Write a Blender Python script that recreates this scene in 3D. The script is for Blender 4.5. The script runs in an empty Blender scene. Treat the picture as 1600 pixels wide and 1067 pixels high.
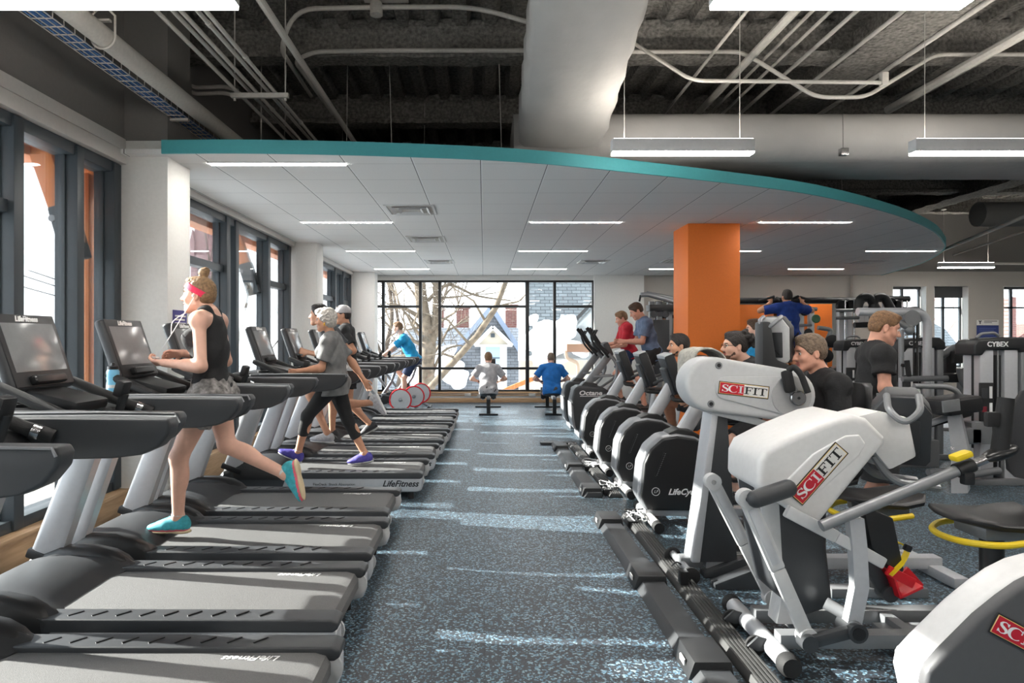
import bpy, bmesh, math, random
import numpy as np
from mathutils import Vector, Matrix, Euler
random.seed(7)
rng = np.random.default_rng(7)
SC = bpy.context.scene
COL = SC.collection
# ---------------------------------------------------------------- camera
FPX, VPX, HZY, EYE = 1040.0, 757.0, 529.5, 1.6
cd = bpy.data.cameras.new('camera')
cam = bpy.data.objects.new('camera', cd)
COL.objects.link(cam)
cam.location = (0, 0, EYE)
cam.rotation_euler = (math.pi / 2, 0, 0)
cd.sensor_width = 36.0
cd.lens = 36.0 * FPX / 1600
cd.shift_x = (800 - VPX) / 1600
cd.shift_y = (HZY - 533.5) / 1600
cd.clip_start, cd.clip_end = 0.05, 400
SC.camera = cam
# ---------------------------------------------------------------- light of the place: sky, sun, exposure
W = bpy.data.worlds.new('sky')
SC.world = W
W.use_nodes = True
wn, wl = W.node_tree.nodes, W.node_tree.links
wn.clear()
_o = wn.new('ShaderNodeOutputWorld'); _b = wn.new('ShaderNodeBackground')
_g = wn.new('ShaderNodeTexCoord'); _s = wn.new('ShaderNodeSeparateXYZ'); _r = wn.new('ShaderNodeValToRGB')
wl.new(_g.outputs['Generated'], _s.inputs[0]); wl.new(_s.outputs['Z'], _r.inputs[0])
_r.color_ramp.elements[0].position = 0.0; _r.color_ramp.elements[0].color = (0.93, 0.96, 1.0, 1)
_r.color_ramp.elements[1].position = 0.6; _r.color_ramp.elements[1].color = (0.80, 0.90, 1.0, 1)
wl.new(_r.outputs[0], _b.inputs[0]); _b.inputs[1].default_value = 2.4
wl.new(_b.outputs[0], _o.inputs[0])
SUN_AZ, SUN_EL = math.radians(12.6), math.radians(24.5)
sd = bpy.data.lights.new('sun', 'SUN'); sun = bpy.data.objects.new('sun', sd); COL.objects.link(sun)
sd.energy = 14.0; sd.angle = math.radians(0.6); sd.color = (1.0, 0.95, 0.88)
_d = Vector((math.cos(SUN_EL) * math.cos(SUN_AZ), -math.cos(SUN_EL) * math.sin(SUN_AZ), -math.sin(SUN_EL)))
sun.rotation_euler = _d.to_track_quat('-Z', 'Y').to_euler()
sun.location = (-30, 10, 14)
vs = SC.view_settings
vs.view_transform = 'Standard'; vs.look = 'None'; vs.gamma = 1.0; vs.use_curve_mapping = False
vs.exposure = 1.1
SC.cycles.max_bounces = 8; SC.cycles.diffuse_bounces = 5; SC.cycles.glossy_bounces = 3
SC.cycles.transparent_max_bounces = 12; SC.cycles.sample_clamp_indirect = 6.0
SC.cycles.caustics_reflective = False; SC.cycles.caustics_refractive = False
SC.cycles.use_denoising = True


def P(px, py, Y):                       # a point of the place at depth Y
    return Vector(((px - VPX) * Y / FPX, Y, EYE - (py - HZY) * Y / FPX))
# ---------------------------------------------------------------- materials
def srgb(r, g, b):
    f = lambda c: (c / 255 / 12.92) if c / 255 <= 0.04045 else ((c / 255 + 0.055) / 1.055) ** 2.4
    return (f(r), f(g), f(b), 1.0)


MATS = {}


def mat(name, col, rough=0.5, metal=0.0, noise=0.0, nscale=40.0, bump=0.0, bscale=120.0, emit=0.0, coat=0.0, spec=0.5):
    if name in MATS:
        return MATS[name]
    m = bpy.data.materials.new(name); m.use_nodes = True
    nt = m.node_tree; b = nt.nodes['Principled BSDF']
    c = srgb(*col)
    b.inputs['Base Color'].default_value = c
    b.inputs['Roughness'].default_value = rough
    b.inputs['Metallic'].default_value = metal
    b.inputs['Specular IOR Level'].default_value = spec
    if coat: b.inputs['Coat Weight'].default_value = coat
    tc = nt.nodes.new('ShaderNodeTexCoord')
    n = nt.nodes.new('ShaderNodeTexNoise'); n.inputs['Scale'].default_value = nscale; n.inputs['Detail'].default_value = 4
    nt.links.new(tc.outputs['Object'], n.inputs['Vector'])
    mx = nt.nodes.new('ShaderNodeMix'); mx.data_type = 'RGBA'; mx.blend_type = 'MULTIPLY'
    k = max(noise, 0.04)
    rp = nt.nodes.new('ShaderNodeValToRGB')
    rp.color_ramp.elements[0].color = (1 - k, 1 - k, 1 - k, 1); rp.color_ramp.elements[1].color = (1 + k * .3,) * 3 + (1,)
    rp.color_ramp.elements[0].position = 0.3; rp.color_ramp.elements[1].position = 0.7
    nt.links.new(n.outputs[0], rp.inputs[0])
    mx.inputs['Factor'].default_value = 1.0
    mx.inputs['A'].default_value = c
    nt.links.new(rp.outputs[0], mx.inputs['B'])
    nt.links.new(mx.outputs['Result'], b.inputs['Base Color'])
    if bump:
        n2 = nt.nodes.new('ShaderNodeTexNoise'); n2.inputs['Scale'].default_value = bscale; n2.inputs['Detail'].default_value = 3
        nt.links.new(tc.outputs['Object'], n2.inputs['Vector'])
        bp = nt.nodes.new('ShaderNodeBump'); bp.inputs['Strength'].default_value = bump; bp.inputs['Distance'].default_value = 0.01
        nt.links.new(n2.outputs[0], bp.inputs['Height']); nt.links.new(bp.outputs[0], b.inputs['Normal'])
    if emit:
        b.inputs['Emission Color'].default_value = c; b.inputs['Emission Strength'].default_value = emit
    MATS[name] = m
    return m


def nodes(name):
    m = bpy.data.materials.new(name); m.use_nodes = True
    MATS[name] = m
    return m, m.node_tree, m.node_tree.nodes['Principled BSDF'], m.node_tree.nodes.new, m.node_tree.links.new


# ---------------------------------------------------------------- mesh builder
def bevelled(v, f, off, seg=2, ang=25):
    bm = bmesh.new()
    bv = [bm.verts.new(x) for x in v]
    for q in f:
        try: bm.faces.new([bv[i] for i in q])
        except ValueError: pass
    bmesh.ops.recalc_face_normals(bm, faces=bm.faces)
    bm.normal_update()
    es = [e for e in bm.edges if len(e.link_faces) == 2 and e.calc_face_angle(0) > math.radians(ang)]
    bmesh.ops.bevel(bm, geom=es, offset=off, offset_type='OFFSET', segments=seg, profile=0.6, affect='EDGES', clamp_overlap=True)
    bm.verts.index_update()
    V = [tuple(x.co) for x in bm.verts]; F = [[x.index for x in q.verts] for q in bm.faces]
    bm.free()
    return V, F


def fillet(pts, rad, k=5):
    pts = [Vector(p) for p in pts]
    out = [pts[0]]
    for a, b, c in zip(pts, pts[1:], pts[2:]):
        u, w = (a - b), (c - b)
        r = min(rad, u.length * .48, w.length * .48)
        p0, p2 = b + u.normalized() * r, b + w.normalized() * r
        for i in range(k + 1):
            t = i / k
            out.append(p0 * (1 - t) ** 2 + b * 2 * t * (1 - t) + p2 * t * t)
    out.append(pts[-1])
    return out


def rot_to(d):                           # matrix whose z axis is d
    return Vector(d).to_track_quat('Z', 'Y').to_matrix()


class MB:
    def __init__(s):
        s.v, s.f, s.m = [], [], []
        s.X = Matrix.Identity(4)

    def add(s, V, F, mi=0):
        o = len(s.v)
        ident = s.X == Matrix.Identity(4)
        s.v.extend(tuple(v) if ident else tuple(s.X @ Vector(v)) for v in V)
        s.f.extend([i + o for i in q] for q in F)
        s.m.extend([mi] * len(F))
        return s

    def box(s, c, size, rot=None, bev=0, mi=0, seg=2):
        hx, hy, hz = size[0] / 2, size[1] / 2, size[2] / 2
        V = [(x, y, z) for x in (-hx, hx) for y in (-hy, hy) for z in (-hz, hz)]
        F = [(0, 1, 3, 2), (4, 6, 7, 5), (0, 4, 5, 1), (2, 3, 7, 6), (0, 2, 6, 4), (1, 5, 7, 3)]
        if bev: V, F = bevelled(V, F, min(bev, hx * .95, hy * .95, hz * .95), seg)
        R = Matrix.Identity(3) if rot is None else (rot if isinstance(rot, Matrix) else Euler(rot).to_matrix())
        c = Vector(c)
        return s.add([R @ Vector(v) + c for v in V], F, mi)

    def b2(s, lo, hi, bev=0, mi=0):      # box by two corners
        return s.box([(a + b) / 2 for a, b in zip(lo, hi)], [abs(b - a) for a, b in zip(lo, hi)], None, bev, mi)

    def bar(s, a, b, w, h, up=(0, 0, 1), bev=0, mi=0):   # rectangular bar from a to b; h along up
        a, b = Vector(a), Vector(b); d = (b - a)
        L = d.length; z = d.normalized(); u = Vector(up); u = (u - z * u.dot(z)).normalized(); x = u.cross(z)
        R = Matrix((x, u, z)).transposed()
        return s.box((a + b) / 2, (w, h, L), R, bev, mi)

    def tube(s, pts, r, n=10, mi=0, bend=0, cap=True, closed=False):
        pts = [Vector(p) for p in pts]
        if bend: pts = fillet(pts, bend)
        q = [pts[0]]
        for p in pts[1:]:
            if (p - q[-1]).length > 1e-5: q.append(p)
        pts = q; N = len(pts)
        if N < 2: return s
        rr = list(r) if isinstance(r, (list, tuple)) else [r] * N
        if len(rr) != N: rr = [rr[0] + (rr[-1] - rr[0]) * i / (N - 1) for i in range(N)]
        V, F = [], []
        tg = []
        for i in range(N):
            if closed: t = pts[(i + 1) % N] - pts[i - 1]
            else: t = pts[min(i + 1, N - 1)] - pts[max(i - 1, 0)]
            tg.append(t.normalized())
        u = tg[0].orthogonal().normalized()
        for i in range(N):
            t = tg[i]; u = (u - t * u.dot(t)).normalized(); w = t.cross(u)
            for j in range(n):
                a = 2 * math.pi * j / n
                V.append(pts[i] + (u * math.cos(a) + w * math.sin(a)) * rr[i])
        for i in range(N if closed else N - 1):
            i2 = (i + 1) % N
            for j in range(n):
                F.append((i * n + j, i * n + (j + 1) % n, i2 * n + (j + 1) % n, i2 * n + j))
        if cap and not closed:
            F.append(list(range(n))[::-1]); F.append([(N - 1) * n + j for j in range(n)])
        return s.add(V, F, mi)

    def lathe(s, prof, base=(0, 0, 0), axis=(0, 0, 1), n=20, mi=0):
        R = rot_to(axis); b = Vector(base); V, F = [], []
        for r, h in prof:
            for j in range(n):
                a = 2 * math.pi * j / n
                V.append(R @ Vector((r * math.cos(a), r * math.sin(a), h)) + b)
        for i in range(len(prof) - 1):
            for j in range(n):
                F.append((i * n + j, i * n + (j + 1) % n, (i + 1) * n + (j + 1) % n, (i + 1) * n + j))
        F.append(list(range(n))[::-1]); F.append([(len(prof) - 1) * n + j for j in range(n)])
        return s.add(V, F, mi)

    def cyl(s, a, b, r, n=16, mi=0, r2=None):
        a, b = Vector(a), Vector(b)
        return s.lathe([(r, 0), (r if r2 is None else r2, (b - a).length)], a, b - a, n, mi)

    def sph(s, c, r, rot=None, n=12, mi=0):
        r = (r, r, r) if not hasattr(r, '__len__') else r
        R = Matrix.Identity(3) if rot is None else (rot if isinstance(rot, Matrix) else Euler(rot).to_matrix())
        c = Vector(c); V = [R @ Vector((0, 0, -r[2])) + c]; F = []
        m = max(6, n // 2 + 2); n2 = n
        for i in range(1, m):
            t = math.pi * i / m - math.pi / 2
            for j in range(n2):
                a = 2 * math.pi * j / n2
                V.append(R @ Vector((r[0] * math.cos(t) * math.cos(a), r[1] * math.cos(t) * math.sin(a), r[2] * math.sin(t))) + c)
        V.append(R @ Vector((0, 0, r[2])) + c)
        for j in range(n2): F.append((0, 1 + (j + 1) % n2, 1 + j))
        for i in range(m - 2):
            for j in range(n2):
                F.append((1 + i * n2 + j, 1 + i * n2 + (j + 1) % n2, 1 + (i + 1) * n2 + (j + 1) % n2, 1 + (i + 1) * n2 + j))
        L = 1 + (m - 2) * n2
        for j in range(n2): F.append((L + j, L + (j + 1) % n2, len(V) - 1))
        return s.add(V, F, mi)

    def prism(s, poly, lo, hi, plane='xz', bev=0, mi=0, seg=2, ang=25):   # polygon extruded along the missing axis
        mp = {'xz': lambda a, b, d: (a, d, b), 'xy': lambda a, b, d: (a, b, d), 'yz': lambda a, b, d: (d, a, b)}[plane]
        n = len(poly)
        V = [mp(a, b, lo) for a, b in poly] + [mp(a, b, hi) for a, b in poly]
        F = [list(range(n))[::-1], list(range(n, 2 * n))] + [(i, (i + 1) % n, n + (i + 1) % n, n + i) for i in range(n)]
        if bev: V, F = bevelled(V, F, bev, seg, ang)
        return s.add(V, F, mi)

    def loft(s, rings, mi=0, cap=True, closed=False):
        n = len(rings[0]); V = [p for r in rings for p in r]; F = []
        for i in range(len(rings) - 1):
            for j in range(n if closed is False else n):
                F.append((i * n + j, i * n + (j + 1) % n, (i + 1) * n + (j + 1) % n, (i + 1) * n + j))
        if cap:
            F.append(list(range(n))[::-1]); F.append([(len(rings) - 1) * n + j for j in range(n)])
        return s.add(V, F, mi)

    def text(s, body, origin, right, up, size, depth=0.002, mi=0, shear=0.0, align='CENTER', squeeze=1.0, bold=0.0):
        cu = bpy.data.curves.new('lettering', 'FONT')
        cu.body = body; cu.size = size; cu.extrude = depth / 2; cu.align_x = align; cu.align_y = 'CENTER'; cu.shear = shear; cu.offset = bold
        cu.resolution_u = 3
        ob = bpy.data.objects.new('lettering', cu)
        COL.objects.link(ob)
        me = bpy.data.meshes.new_from_object(ob.evaluated_get(bpy.context.evaluated_depsgraph_get()))
        r, u = Vector(right).normalized(), Vector(up).normalized(); nrm = r.cross(u); o = Vector(origin)
        s.add([o + r * v.co.x * squeeze + u * v.co.y + nrm * v.co.z for v in me.vertices], [list(p.vertices) for p in me.polygons], mi)
        bpy.data.objects.remove(ob); bpy.data.curves.remove(cu); bpy.data.meshes.remove(me)
        return s

    def build(s, name, mats, parent=None, loc=None, angle=35, smooth=True, fix=True):
        me = bpy.data.meshes.new(name)
        me.from_pydata([tuple(v) for v in s.v], [], [list(q) for q in s.f])
        mats = mats if isinstance(mats, (list, tuple)) else [mats]
        for m in mats: me.materials.append(m)
        if len(mats) > 1: me.polygons.foreach_set('material_index', s.m)
        if fix:
            bm = bmesh.new(); bm.from_mesh(me); bmesh.ops.recalc_face_normals(bm, faces=bm.faces); bm.to_mesh(me); bm.free()
        if smooth:
            me.polygons.foreach_set('use_smooth', [True] * len(me.polygons))
            me.set_sharp_from_angle(angle=math.radians(angle))
        me.update()
        o = bpy.data.objects.new(name, me); COL.objects.link(o)
        if loc is not None: o.location = loc
        if parent is not None: o.parent = parent
        return o


def tag(o, label=None, cat=None, group=None, kind=None):
    if label: o['label'] = label
    if cat: o['category'] = cat
    if group: o['group'] = group
    if kind: o['kind'] = kind
    return o


def thing(name, label, cat, loc=(0, 0, 0), rz=0.0, group=None):
    o = bpy.data.objects.new(name, None); COL.objects.link(o)
    o.empty_display_size = 0.1
    o.location = loc; o.rotation_euler = (0, 0, rz)
    return tag(o, label, cat, group)


def dup(o, loc=None, rz=None, label=None, parent=None):
    c = o.copy(); COL.objects.link(c)
    if parent is not None: c.parent = parent
    if loc is not None: c.location = loc
    if rz is not None: c.rotation_euler = (0, 0, rz)
    if label: c['label'] = label
    for ch in list(o.children): dup(ch, parent=c)
    return c


def struct(o):
    o['kind'] = 'structure'
    return o


# ---------------------------------------------------------------- distance fields -> one continuous surface
class SDF:
    """Smooth union of round cones and ellipsoids, meshed by surface nets."""
    def __init__(s): s.p = []

    def cone(s, a, b, ra, rb=None, k=0.02, lat=None, sq=1.0, flat=False, op='u'):
        s.p.append(('c', np.array(a, float), np.array(b, float), ra, ra if rb is None else rb, k, None if lat is None else np.array(Vector(lat).normalized()), sq, flat, op)); return s

    def ell(s, c, r, R=None, k=0.02, op='u'):
        r = (r, r, r) if not hasattr(r, '__len__') else r
        s.p.append(('e', np.array(c, float), np.array(r, float), np.eye(3) if R is None else np.array(R, float), k, op)); return s

    def plane(s, p, n, k=0.0):           # keeps the side the normal points away from
        s.p.append(('p', np.array(p, float), np.array(Vector(n).normalized(), float), k)); return s

    def wob(s, amp, freq, seed=0):
        s.p.append(('w', amp, freq, seed)); return s

    def bounds(s):
        lo, hi = np.full(3, 1e9), np.full(3, -1e9)
        for q in s.p:
            if q[0] == 'c' and q[9] == 'u':
                m = max(q[3], q[4]) * max(1, q[7]) + .01
                lo = np.minimum(lo, np.minimum(q[1], q[2]) - m); hi = np.maximum(hi, np.maximum(q[1], q[2]) + m)
            elif q[0] == 'e' and q[5] == 'u':
                m = q[2].max() + .01
                lo = np.minimum(lo, q[1] - m); hi = np.maximum(hi, q[1] + m)
        return lo, hi

    def mesh(s, vox):
        lo, hi = s.bounds(); lo -= 3 * vox; hi += 3 * vox
        n = np.ceil((hi - lo) / vox).astype(int) + 1
        ax = [lo[i] + np.arange(n[i]) * vox for i in range(3)]
        D = np.full(n, 1.0, np.float32)
        for q in s.p:
            if q[0] == 'w':
                X, Y, Z = np.meshgrid(*ax, indexing='ij', sparse=True)
                f = q[2]; sd = q[3]
                D += (q[1] * (np.sin(X * f + 1.7 * np.sin(Z * f * .7 + sd)) * np.sin(Z * f * 1.3 + sd * 2 + 1.3 * np.sin(Y * f)) + .5 * np.sin((X + Y - Z) * f * 2.1 + sd))).astype(np.float32)
                continue
            if q[0] == 'p':
                X, Y, Z = np.meshgrid(*ax, indexing='ij', sparse=True)
                d = ((X - q[1][0]) * q[2][0] + (Y - q[1][1]) * q[2][1] + (Z - q[1][2]) * q[2][2]).astype(np.float32)
                D = np.maximum(D, d); continue
            if q[0] == 'c': m = max(q[3], q[4]) * max(1, q[7]) + q[5] + 2 * vox; l, h = np.minimum(q[1], q[2]) - m, np.maximum(q[1], q[2]) + m
            else: m = q[2].max() + q[4] + 2 * vox; l, h = q[1] - m, q[1] + m
            i0 = np.clip(((l - lo) / vox).astype(int), 0, n); i1 = np.clip(((h - lo) / vox).astype(int) + 2, 0, n)
            if (i1 <= i0).any(): continue
            sl = tuple(slice(a, b) for a, b in zip(i0, i1))
            X, Y, Z = np.meshgrid(*[ax[i][sl[i]] for i in range(3)], indexing='ij', sparse=True)
            if q[0] == 'c':
                a, b, ra, rb, k, lat, sq, flat, op = q[1:]
                dx, dy, dz = X - a[0], Y - a[1], Z - a[2]; ba = b - a; L2 = max(ba @ ba, 1e-9)
                tu = (dx * ba[0] + dy * ba[1] + dz * ba[2]) / L2
                t = np.clip(tu, 0, 1)
                ex, ey, ez = dx - t * ba[0], dy - t * ba[1], dz - t * ba[2]
                d2 = ex * ex + ey * ey + ez * ez
                if lat is not None:
                    la = ex * lat[0] + ey * lat[1] + ez * lat[2]
                    d2 = d2 - la * la * (1 - 1 / (sq * sq))
                d = np.sqrt(np.maximum(d2, 0)) - (ra + (rb - ra) * t)
                if flat: d = np.maximum(d, (np.abs(tu - .5) - .5) * math.sqrt(L2))
            else:
                c, r, R, k, op = q[1:]
                px, py, pz = X - c[0], Y - c[1], Z - c[2]
                l = [(px * R[0][i] + py * R[1][i] + pz * R[2][i]) / r[i] for i in range(3)]
                k0 = np.sqrt(l[0] ** 2 + l[1] ** 2 + l[2] ** 2)
                k1 = np.sqrt((l[0] / r[0]) ** 2 + (l[1] / r[1]) ** 2 + (l[2] / r[2]) ** 2) + 1e-9
                d = k0 * (k0 - 1) / k1
                d = np.where(k0 < 1e-3, -r.min(), d)
            d = d.astype(np.float32); E = D[sl]
            if op == 'u':
                if k > 0:
                    hh = np.clip(k - np.abs(E - d), 0, None) / k
                    D[sl] = np.minimum(E, d) - hh * hh * k * .25
                else: D[sl] = np.minimum(E, d)
            else:
                d = -d
                if k > 0:
                    hh = np.clip(k - np.abs(E - d), 0, None) / k
                    D[sl] = np.maximum(E, d) + hh * hh * k * .25
                else: D[sl] = np.maximum(E, d)
        return nets(D, lo, vox)


def nets(D, lo, vox):
    S = D < 0
    n = np.array(D.shape)
    c = [S[i:n[0] - 1 + i, j:n[1] - 1 + j, k:n[2] - 1 + k] for i in (0, 1) for j in (0, 1) for k in (0, 1)]
    cnt = sum(x.astype(np.int8) for x in c)
    act = (cnt > 0) & (cnt < 8)
    idx = np.full(act.shape, -1, np.int64)
    A = np.argwhere(act); idx[act] = np.arange(len(A))
    pos = np.zeros((len(A), 3)); num = np.zeros(len(A))
    cor = [(i, j, k) for i in (0, 1) for j in (0, 1) for k in (0, 1)]
    for a in range(8):
        for b in range(a + 1, 8):
            if sum(abs(x - y) for x, y in zip(cor[a], cor[b])) != 1: continue
            da = D[A[:, 0] + cor[a][0], A[:, 1] + cor[a][1], A[:, 2] + cor[a][2]].astype(float)
            db = D[A[:, 0] + cor[b][0], A[:, 1] + cor[b][1], A[:, 2] + cor[b][2]].astype(float)
            m = (da < 0) != (db < 0)
            t = np.where(m, da / np.where(m, da - db, 1), 0)
            pa, pb = np.array(cor[a], float), np.array(cor[b], float)
            pos += np.where(m[:, None], pa + t[:, None] * (pb - pa), 0); num += m
    V = (A + pos / num[:, None]) * vox + lo
    F = []
    for ax in range(3):
        o1, o2 = [(1, 2), (2, 0), (0, 1)][ax]
        s1 = [slice(1, -1)] * 3; s1[ax] = slice(0, -1)
        s2 = [slice(1, -1)] * 3; s2[ax] = slice(1, None)
        a, b = S[tuple(s1)], S[tuple(s2)]
        E = np.argwhere(a != b)
        if not len(E): continue
        off = np.ones(3, int); off[ax] = 0
        E = E + off
        fl = S[E[:, 0], E[:, 1], E[:, 2]]
        u = np.zeros(3, int); u[o1] = 1; w = np.zeros(3, int); w[o2] = 1
        g = lambda q: idx[q[:, 0], q[:, 1], q[:, 2]]
        Q = np.stack([g(E - u - w), g(E - w), g(E), g(E - u)], 1)
        Q[~fl] = Q[~fl][:, ::-1]
        F.append(Q)
    return V, np.concatenate(F)


def sdf_obj(name, sdf, vox, mats, base, parent=None, matfun=None, extra=None):
    V, F = sdf.mesh(vox)
    V = V - np.array(base)
    me = bpy.data.meshes.new(name)
    mats = mats if isinstance(mats, (list, tuple)) else [mats]
    nv, nf = len(V), len(F)
    VV, FF = V.tolist(), F.tolist(); mi = [0] * nf
    if matfun is not None:
        cen = V[F].mean(1) + np.array(base)
        mi = matfun(cen).astype(int).tolist()
    if extra is not None:                # MB islands in world space joined into the same mesh
        o = len(VV)
        VV += [[a - b for a, b in zip(v, base)] for v in extra.v]; FF += [[i + o for i in q] for q in extra.f]; mi += extra.m
    me.from_pydata(VV, [], FF)
    for m in mats: me.materials.append(m)
    me.polygons.foreach_set('material_index', mi)
    me.polygons.foreach_set('use_smooth', [True] * len(me.polygons))
    me.update()
    o = bpy.data.objects.new(name, me); COL.objects.link(o)
    if parent is None: o.location = base
    else: o.parent = parent
    return o
# ---------------------------------------------------------------- materials of the room
M = {}
def floor_material():
    m, nt, b, new, ln = nodes('speckled_rubber')
    tc = new('ShaderNodeTexCoord')
    v = new('ShaderNodeTexVoronoi'); v.inputs['Scale'].default_value = 95
    ln(tc.outputs['Object'], v.inputs['Vector'])
    sp = new('ShaderNodeSeparateColor'); ln(v.outputs['Color'], sp.inputs[0])
    r = new('ShaderNodeValToRGB'); r.color_ramp.interpolation = 'CONSTANT'
    e = r.color_ramp.elements
    e[0].position = 0; e[0].color = srgb(46, 50, 56)
    e[1].position = 0.52; e[1].color = srgb(58, 65, 72)
    x = e.new(0.71); x.color = srgb(92, 122, 140)
    x = e.new(0.88); x.color = srgb(134, 160, 174)
    ln(sp.outputs[0], r.inputs[0])
    br = new('ShaderNodeTexBrick'); br.inputs['Scale'].default_value = 1.0
    br.inputs['Brick Width'].default_value = 1.22; br.inputs['Row Height'].default_value = 1.0; br.inputs['Mortar Size'].default_value = 0.004
    br.inputs['Color1'].default_value = (1, 1, 1, 1); br.inputs['Color2'].default_value = (.9, .9, .9, 1); br.inputs['Mortar'].default_value = (.55, .55, .55, 1)
    ln(tc.outputs['Object'], br.inputs['Vector'])
    mx = new('ShaderNodeMix'); mx.data_type = 'RGBA'; mx.blend_type = 'MULTIPLY'; mx.inputs['Factor'].default_value = 1
    ln(r.outputs[0], mx.inputs['A']); ln(br.outputs[0], mx.inputs['B']); ln(mx.outputs['Result'], b.inputs['Base Color'])
    b.inputs['Roughness'].default_value = 0.42; b.inputs['Specular IOR Level'].default_value = 0.45
    n = new('ShaderNodeTexNoise'); n.inputs['Scale'].default_value = 160; ln(tc.outputs['Object'], n.inputs['Vector'])
    bp = new('ShaderNodeBump'); bp.inputs['Strength'].default_value = 0.25; bp.inputs['Distance'].default_value = 0.004
    ln(n.outputs[0], bp.inputs['Height']); ln(bp.outputs[0], b.inputs['Normal'])
    return m


def ceiling_tile_material():
    m, nt, b, new, ln = nodes('acoustic_tile')
    tc = new('ShaderNodeTexCoord'); s = new('ShaderNodeSeparateXYZ'); ln(tc.outputs['Object'], s.inputs[0])
    def line(axis, off, per, wid):
        a = new('ShaderNodeMath'); a.operation = 'ADD'; a.inputs[1].default_value = off; ln(s.outputs[axis], a.inputs[0])
        d = new('ShaderNodeMath'); d.operation = 'DIVIDE'; d.inputs[1].default_value = per; ln(a.outputs[0], d.inputs[0])
        f = new('ShaderNodeMath'); f.operation = 'FRACT'; ln(d.outputs[0], f.inputs[0])
        g = new('ShaderNodeMath'); g.operation = 'LESS_THAN'; g.inputs[1].default_value = wid / per; ln(f.outputs[0], g.inputs[0])
        return g
    gx = line(0, 50 * .615 + 2.5, .615, .007); gw = line(0, 50 * .615 + 2.493, .615, .013); gy = line(1, 0.0 - 6.08 + 50 * .606, .606, .006)
    n = new('ShaderNodeTexNoise'); n.inputs['Scale'].default_value = 90; n.inputs['Detail'].default_value = 5; ln(tc.outputs['Object'], n.inputs['Vector'])
    rp = new('ShaderNodeValToRGB'); rp.color_ramp.elements[0].color = srgb(230, 229, 227); rp.color_ramp.elements[1].color = srgb(247, 246, 244)
    ln(n.outputs[0], rp.inputs[0])
    m1 = new('ShaderNodeMix'); m1.data_type = 'RGBA'; m1.inputs['B'].default_value = srgb(176, 176, 175)
    ln(gy.outputs[0], m1.inputs['Factor']); ln(rp.outputs[0], m1.inputs['A'])
    m2 = new('ShaderNodeMix'); m2.data_type = 'RGBA'; m2.inputs['B'].default_value = srgb(96, 96, 96)  # dark line paints the shadow reveal beside each ceiling bar into the tile
    ln(gx.outputs[0], m2.inputs['Factor']); ln(m1.outputs['Result'], m2.inputs['A'])
    m3 = new('ShaderNodeMix'); m3.data_type = 'RGBA'; m3.inputs['B'].default_value = srgb(248, 248, 247)
    ln(gw.outputs[0], m3.inputs['Factor']); ln(m2.outputs['Result'], m3.inputs['A'])
    ln(m3.outputs['Result'], b.inputs['Base Color']); b.inputs['Roughness'].default_value = .9; b.inputs['Specular IOR Level'].default_value = .2
    return m


def glass_material():
    m, nt, b, new, ln = nodes('clear_glass')
    nt.nodes.remove(b)
    t = new('ShaderNodeBsdfTransparent'); t.inputs[0].default_value = (.88, .90, .90, 1)
    g = new('ShaderNodeBsdfGlossy'); g.inputs['Roughness'].default_value = 0.02
    f = new('ShaderNodeFresnel'); f.inputs[0].default_value = 1.45
    x = new('ShaderNodeMixShader'); sc = new('ShaderNodeMath'); sc.operation = 'MULTIPLY'; sc.inputs[1].default_value = .6
    ln(f.outputs[0], sc.inputs[0]); ln(sc.outputs[0], x.inputs[0]); ln(t.outputs[0], x.inputs[1]); ln(g.outputs[0], x.inputs[2])
    ln(x.outputs[0], nt.nodes['Material Output'].inputs[0])
    return m


def wood_material(name, c1, c2, scale=(1, 12, 12)):
    m, nt, b, new, ln = nodes(name)
    tc = new('ShaderNodeTexCoord'); mp = new('ShaderNodeMapping'); mp.inputs['Scale'].default_value = scale; ln(tc.outputs['Object'], mp.inputs[0])
    n = new('ShaderNodeTexNoise'); n.inputs['Scale'].default_value = 3; n.inputs['Detail'].default_value = 6; n.inputs['Distortion'].default_value = .6; ln(mp.outputs[0], n.inputs['Vector'])
    r = new('ShaderNodeValToRGB'); r.color_ramp.elements[0].position = .3; r.color_ramp.elements[1].position = .7
    r.color_ramp.elements[0].color = srgb(*c1); r.color_ramp.elements[1].color = srgb(*c2)
    ln(n.outputs[0], r.inputs[0]); ln(r.outputs[0], b.inputs['Base Color']); b.inputs['Roughness'].default_value = .5
    return m


def shingle_material(name, c1, c2, mortar, w=.3, h=.17, plane='xz'):
    m, nt, b, new, ln = nodes(name)
    tc = new('ShaderNodeTexCoord'); s = new('ShaderNodeSeparateXYZ'); c = new('ShaderNodeCombineXYZ'); ln(tc.outputs['Object'], s.inputs[0])
    ln(s.outputs['XYZ'.index(plane[0].upper())], c.inputs[0]); ln(s.outputs['XYZ'.index(plane[1].upper())], c.inputs[1])
    br = new('ShaderNodeTexBrick'); br.inputs['Scale'].default_value = 1; br.inputs['Brick Width'].default_value = w; br.inputs['Row Height'].default_value = h
    br.inputs['Mortar Size'].default_value = .012; br.inputs['Color1'].default_value = srgb(*c1); br.inputs['Color2'].default_value = srgb(*c2); br.inputs['Mortar'].default_value = srgb(*mortar)
    ln(c.outputs[0], br.inputs['Vector']); ln(br.outputs[0], b.inputs['Base Color']); b.inputs['Roughness'].default_value = .8
    return m


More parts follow.
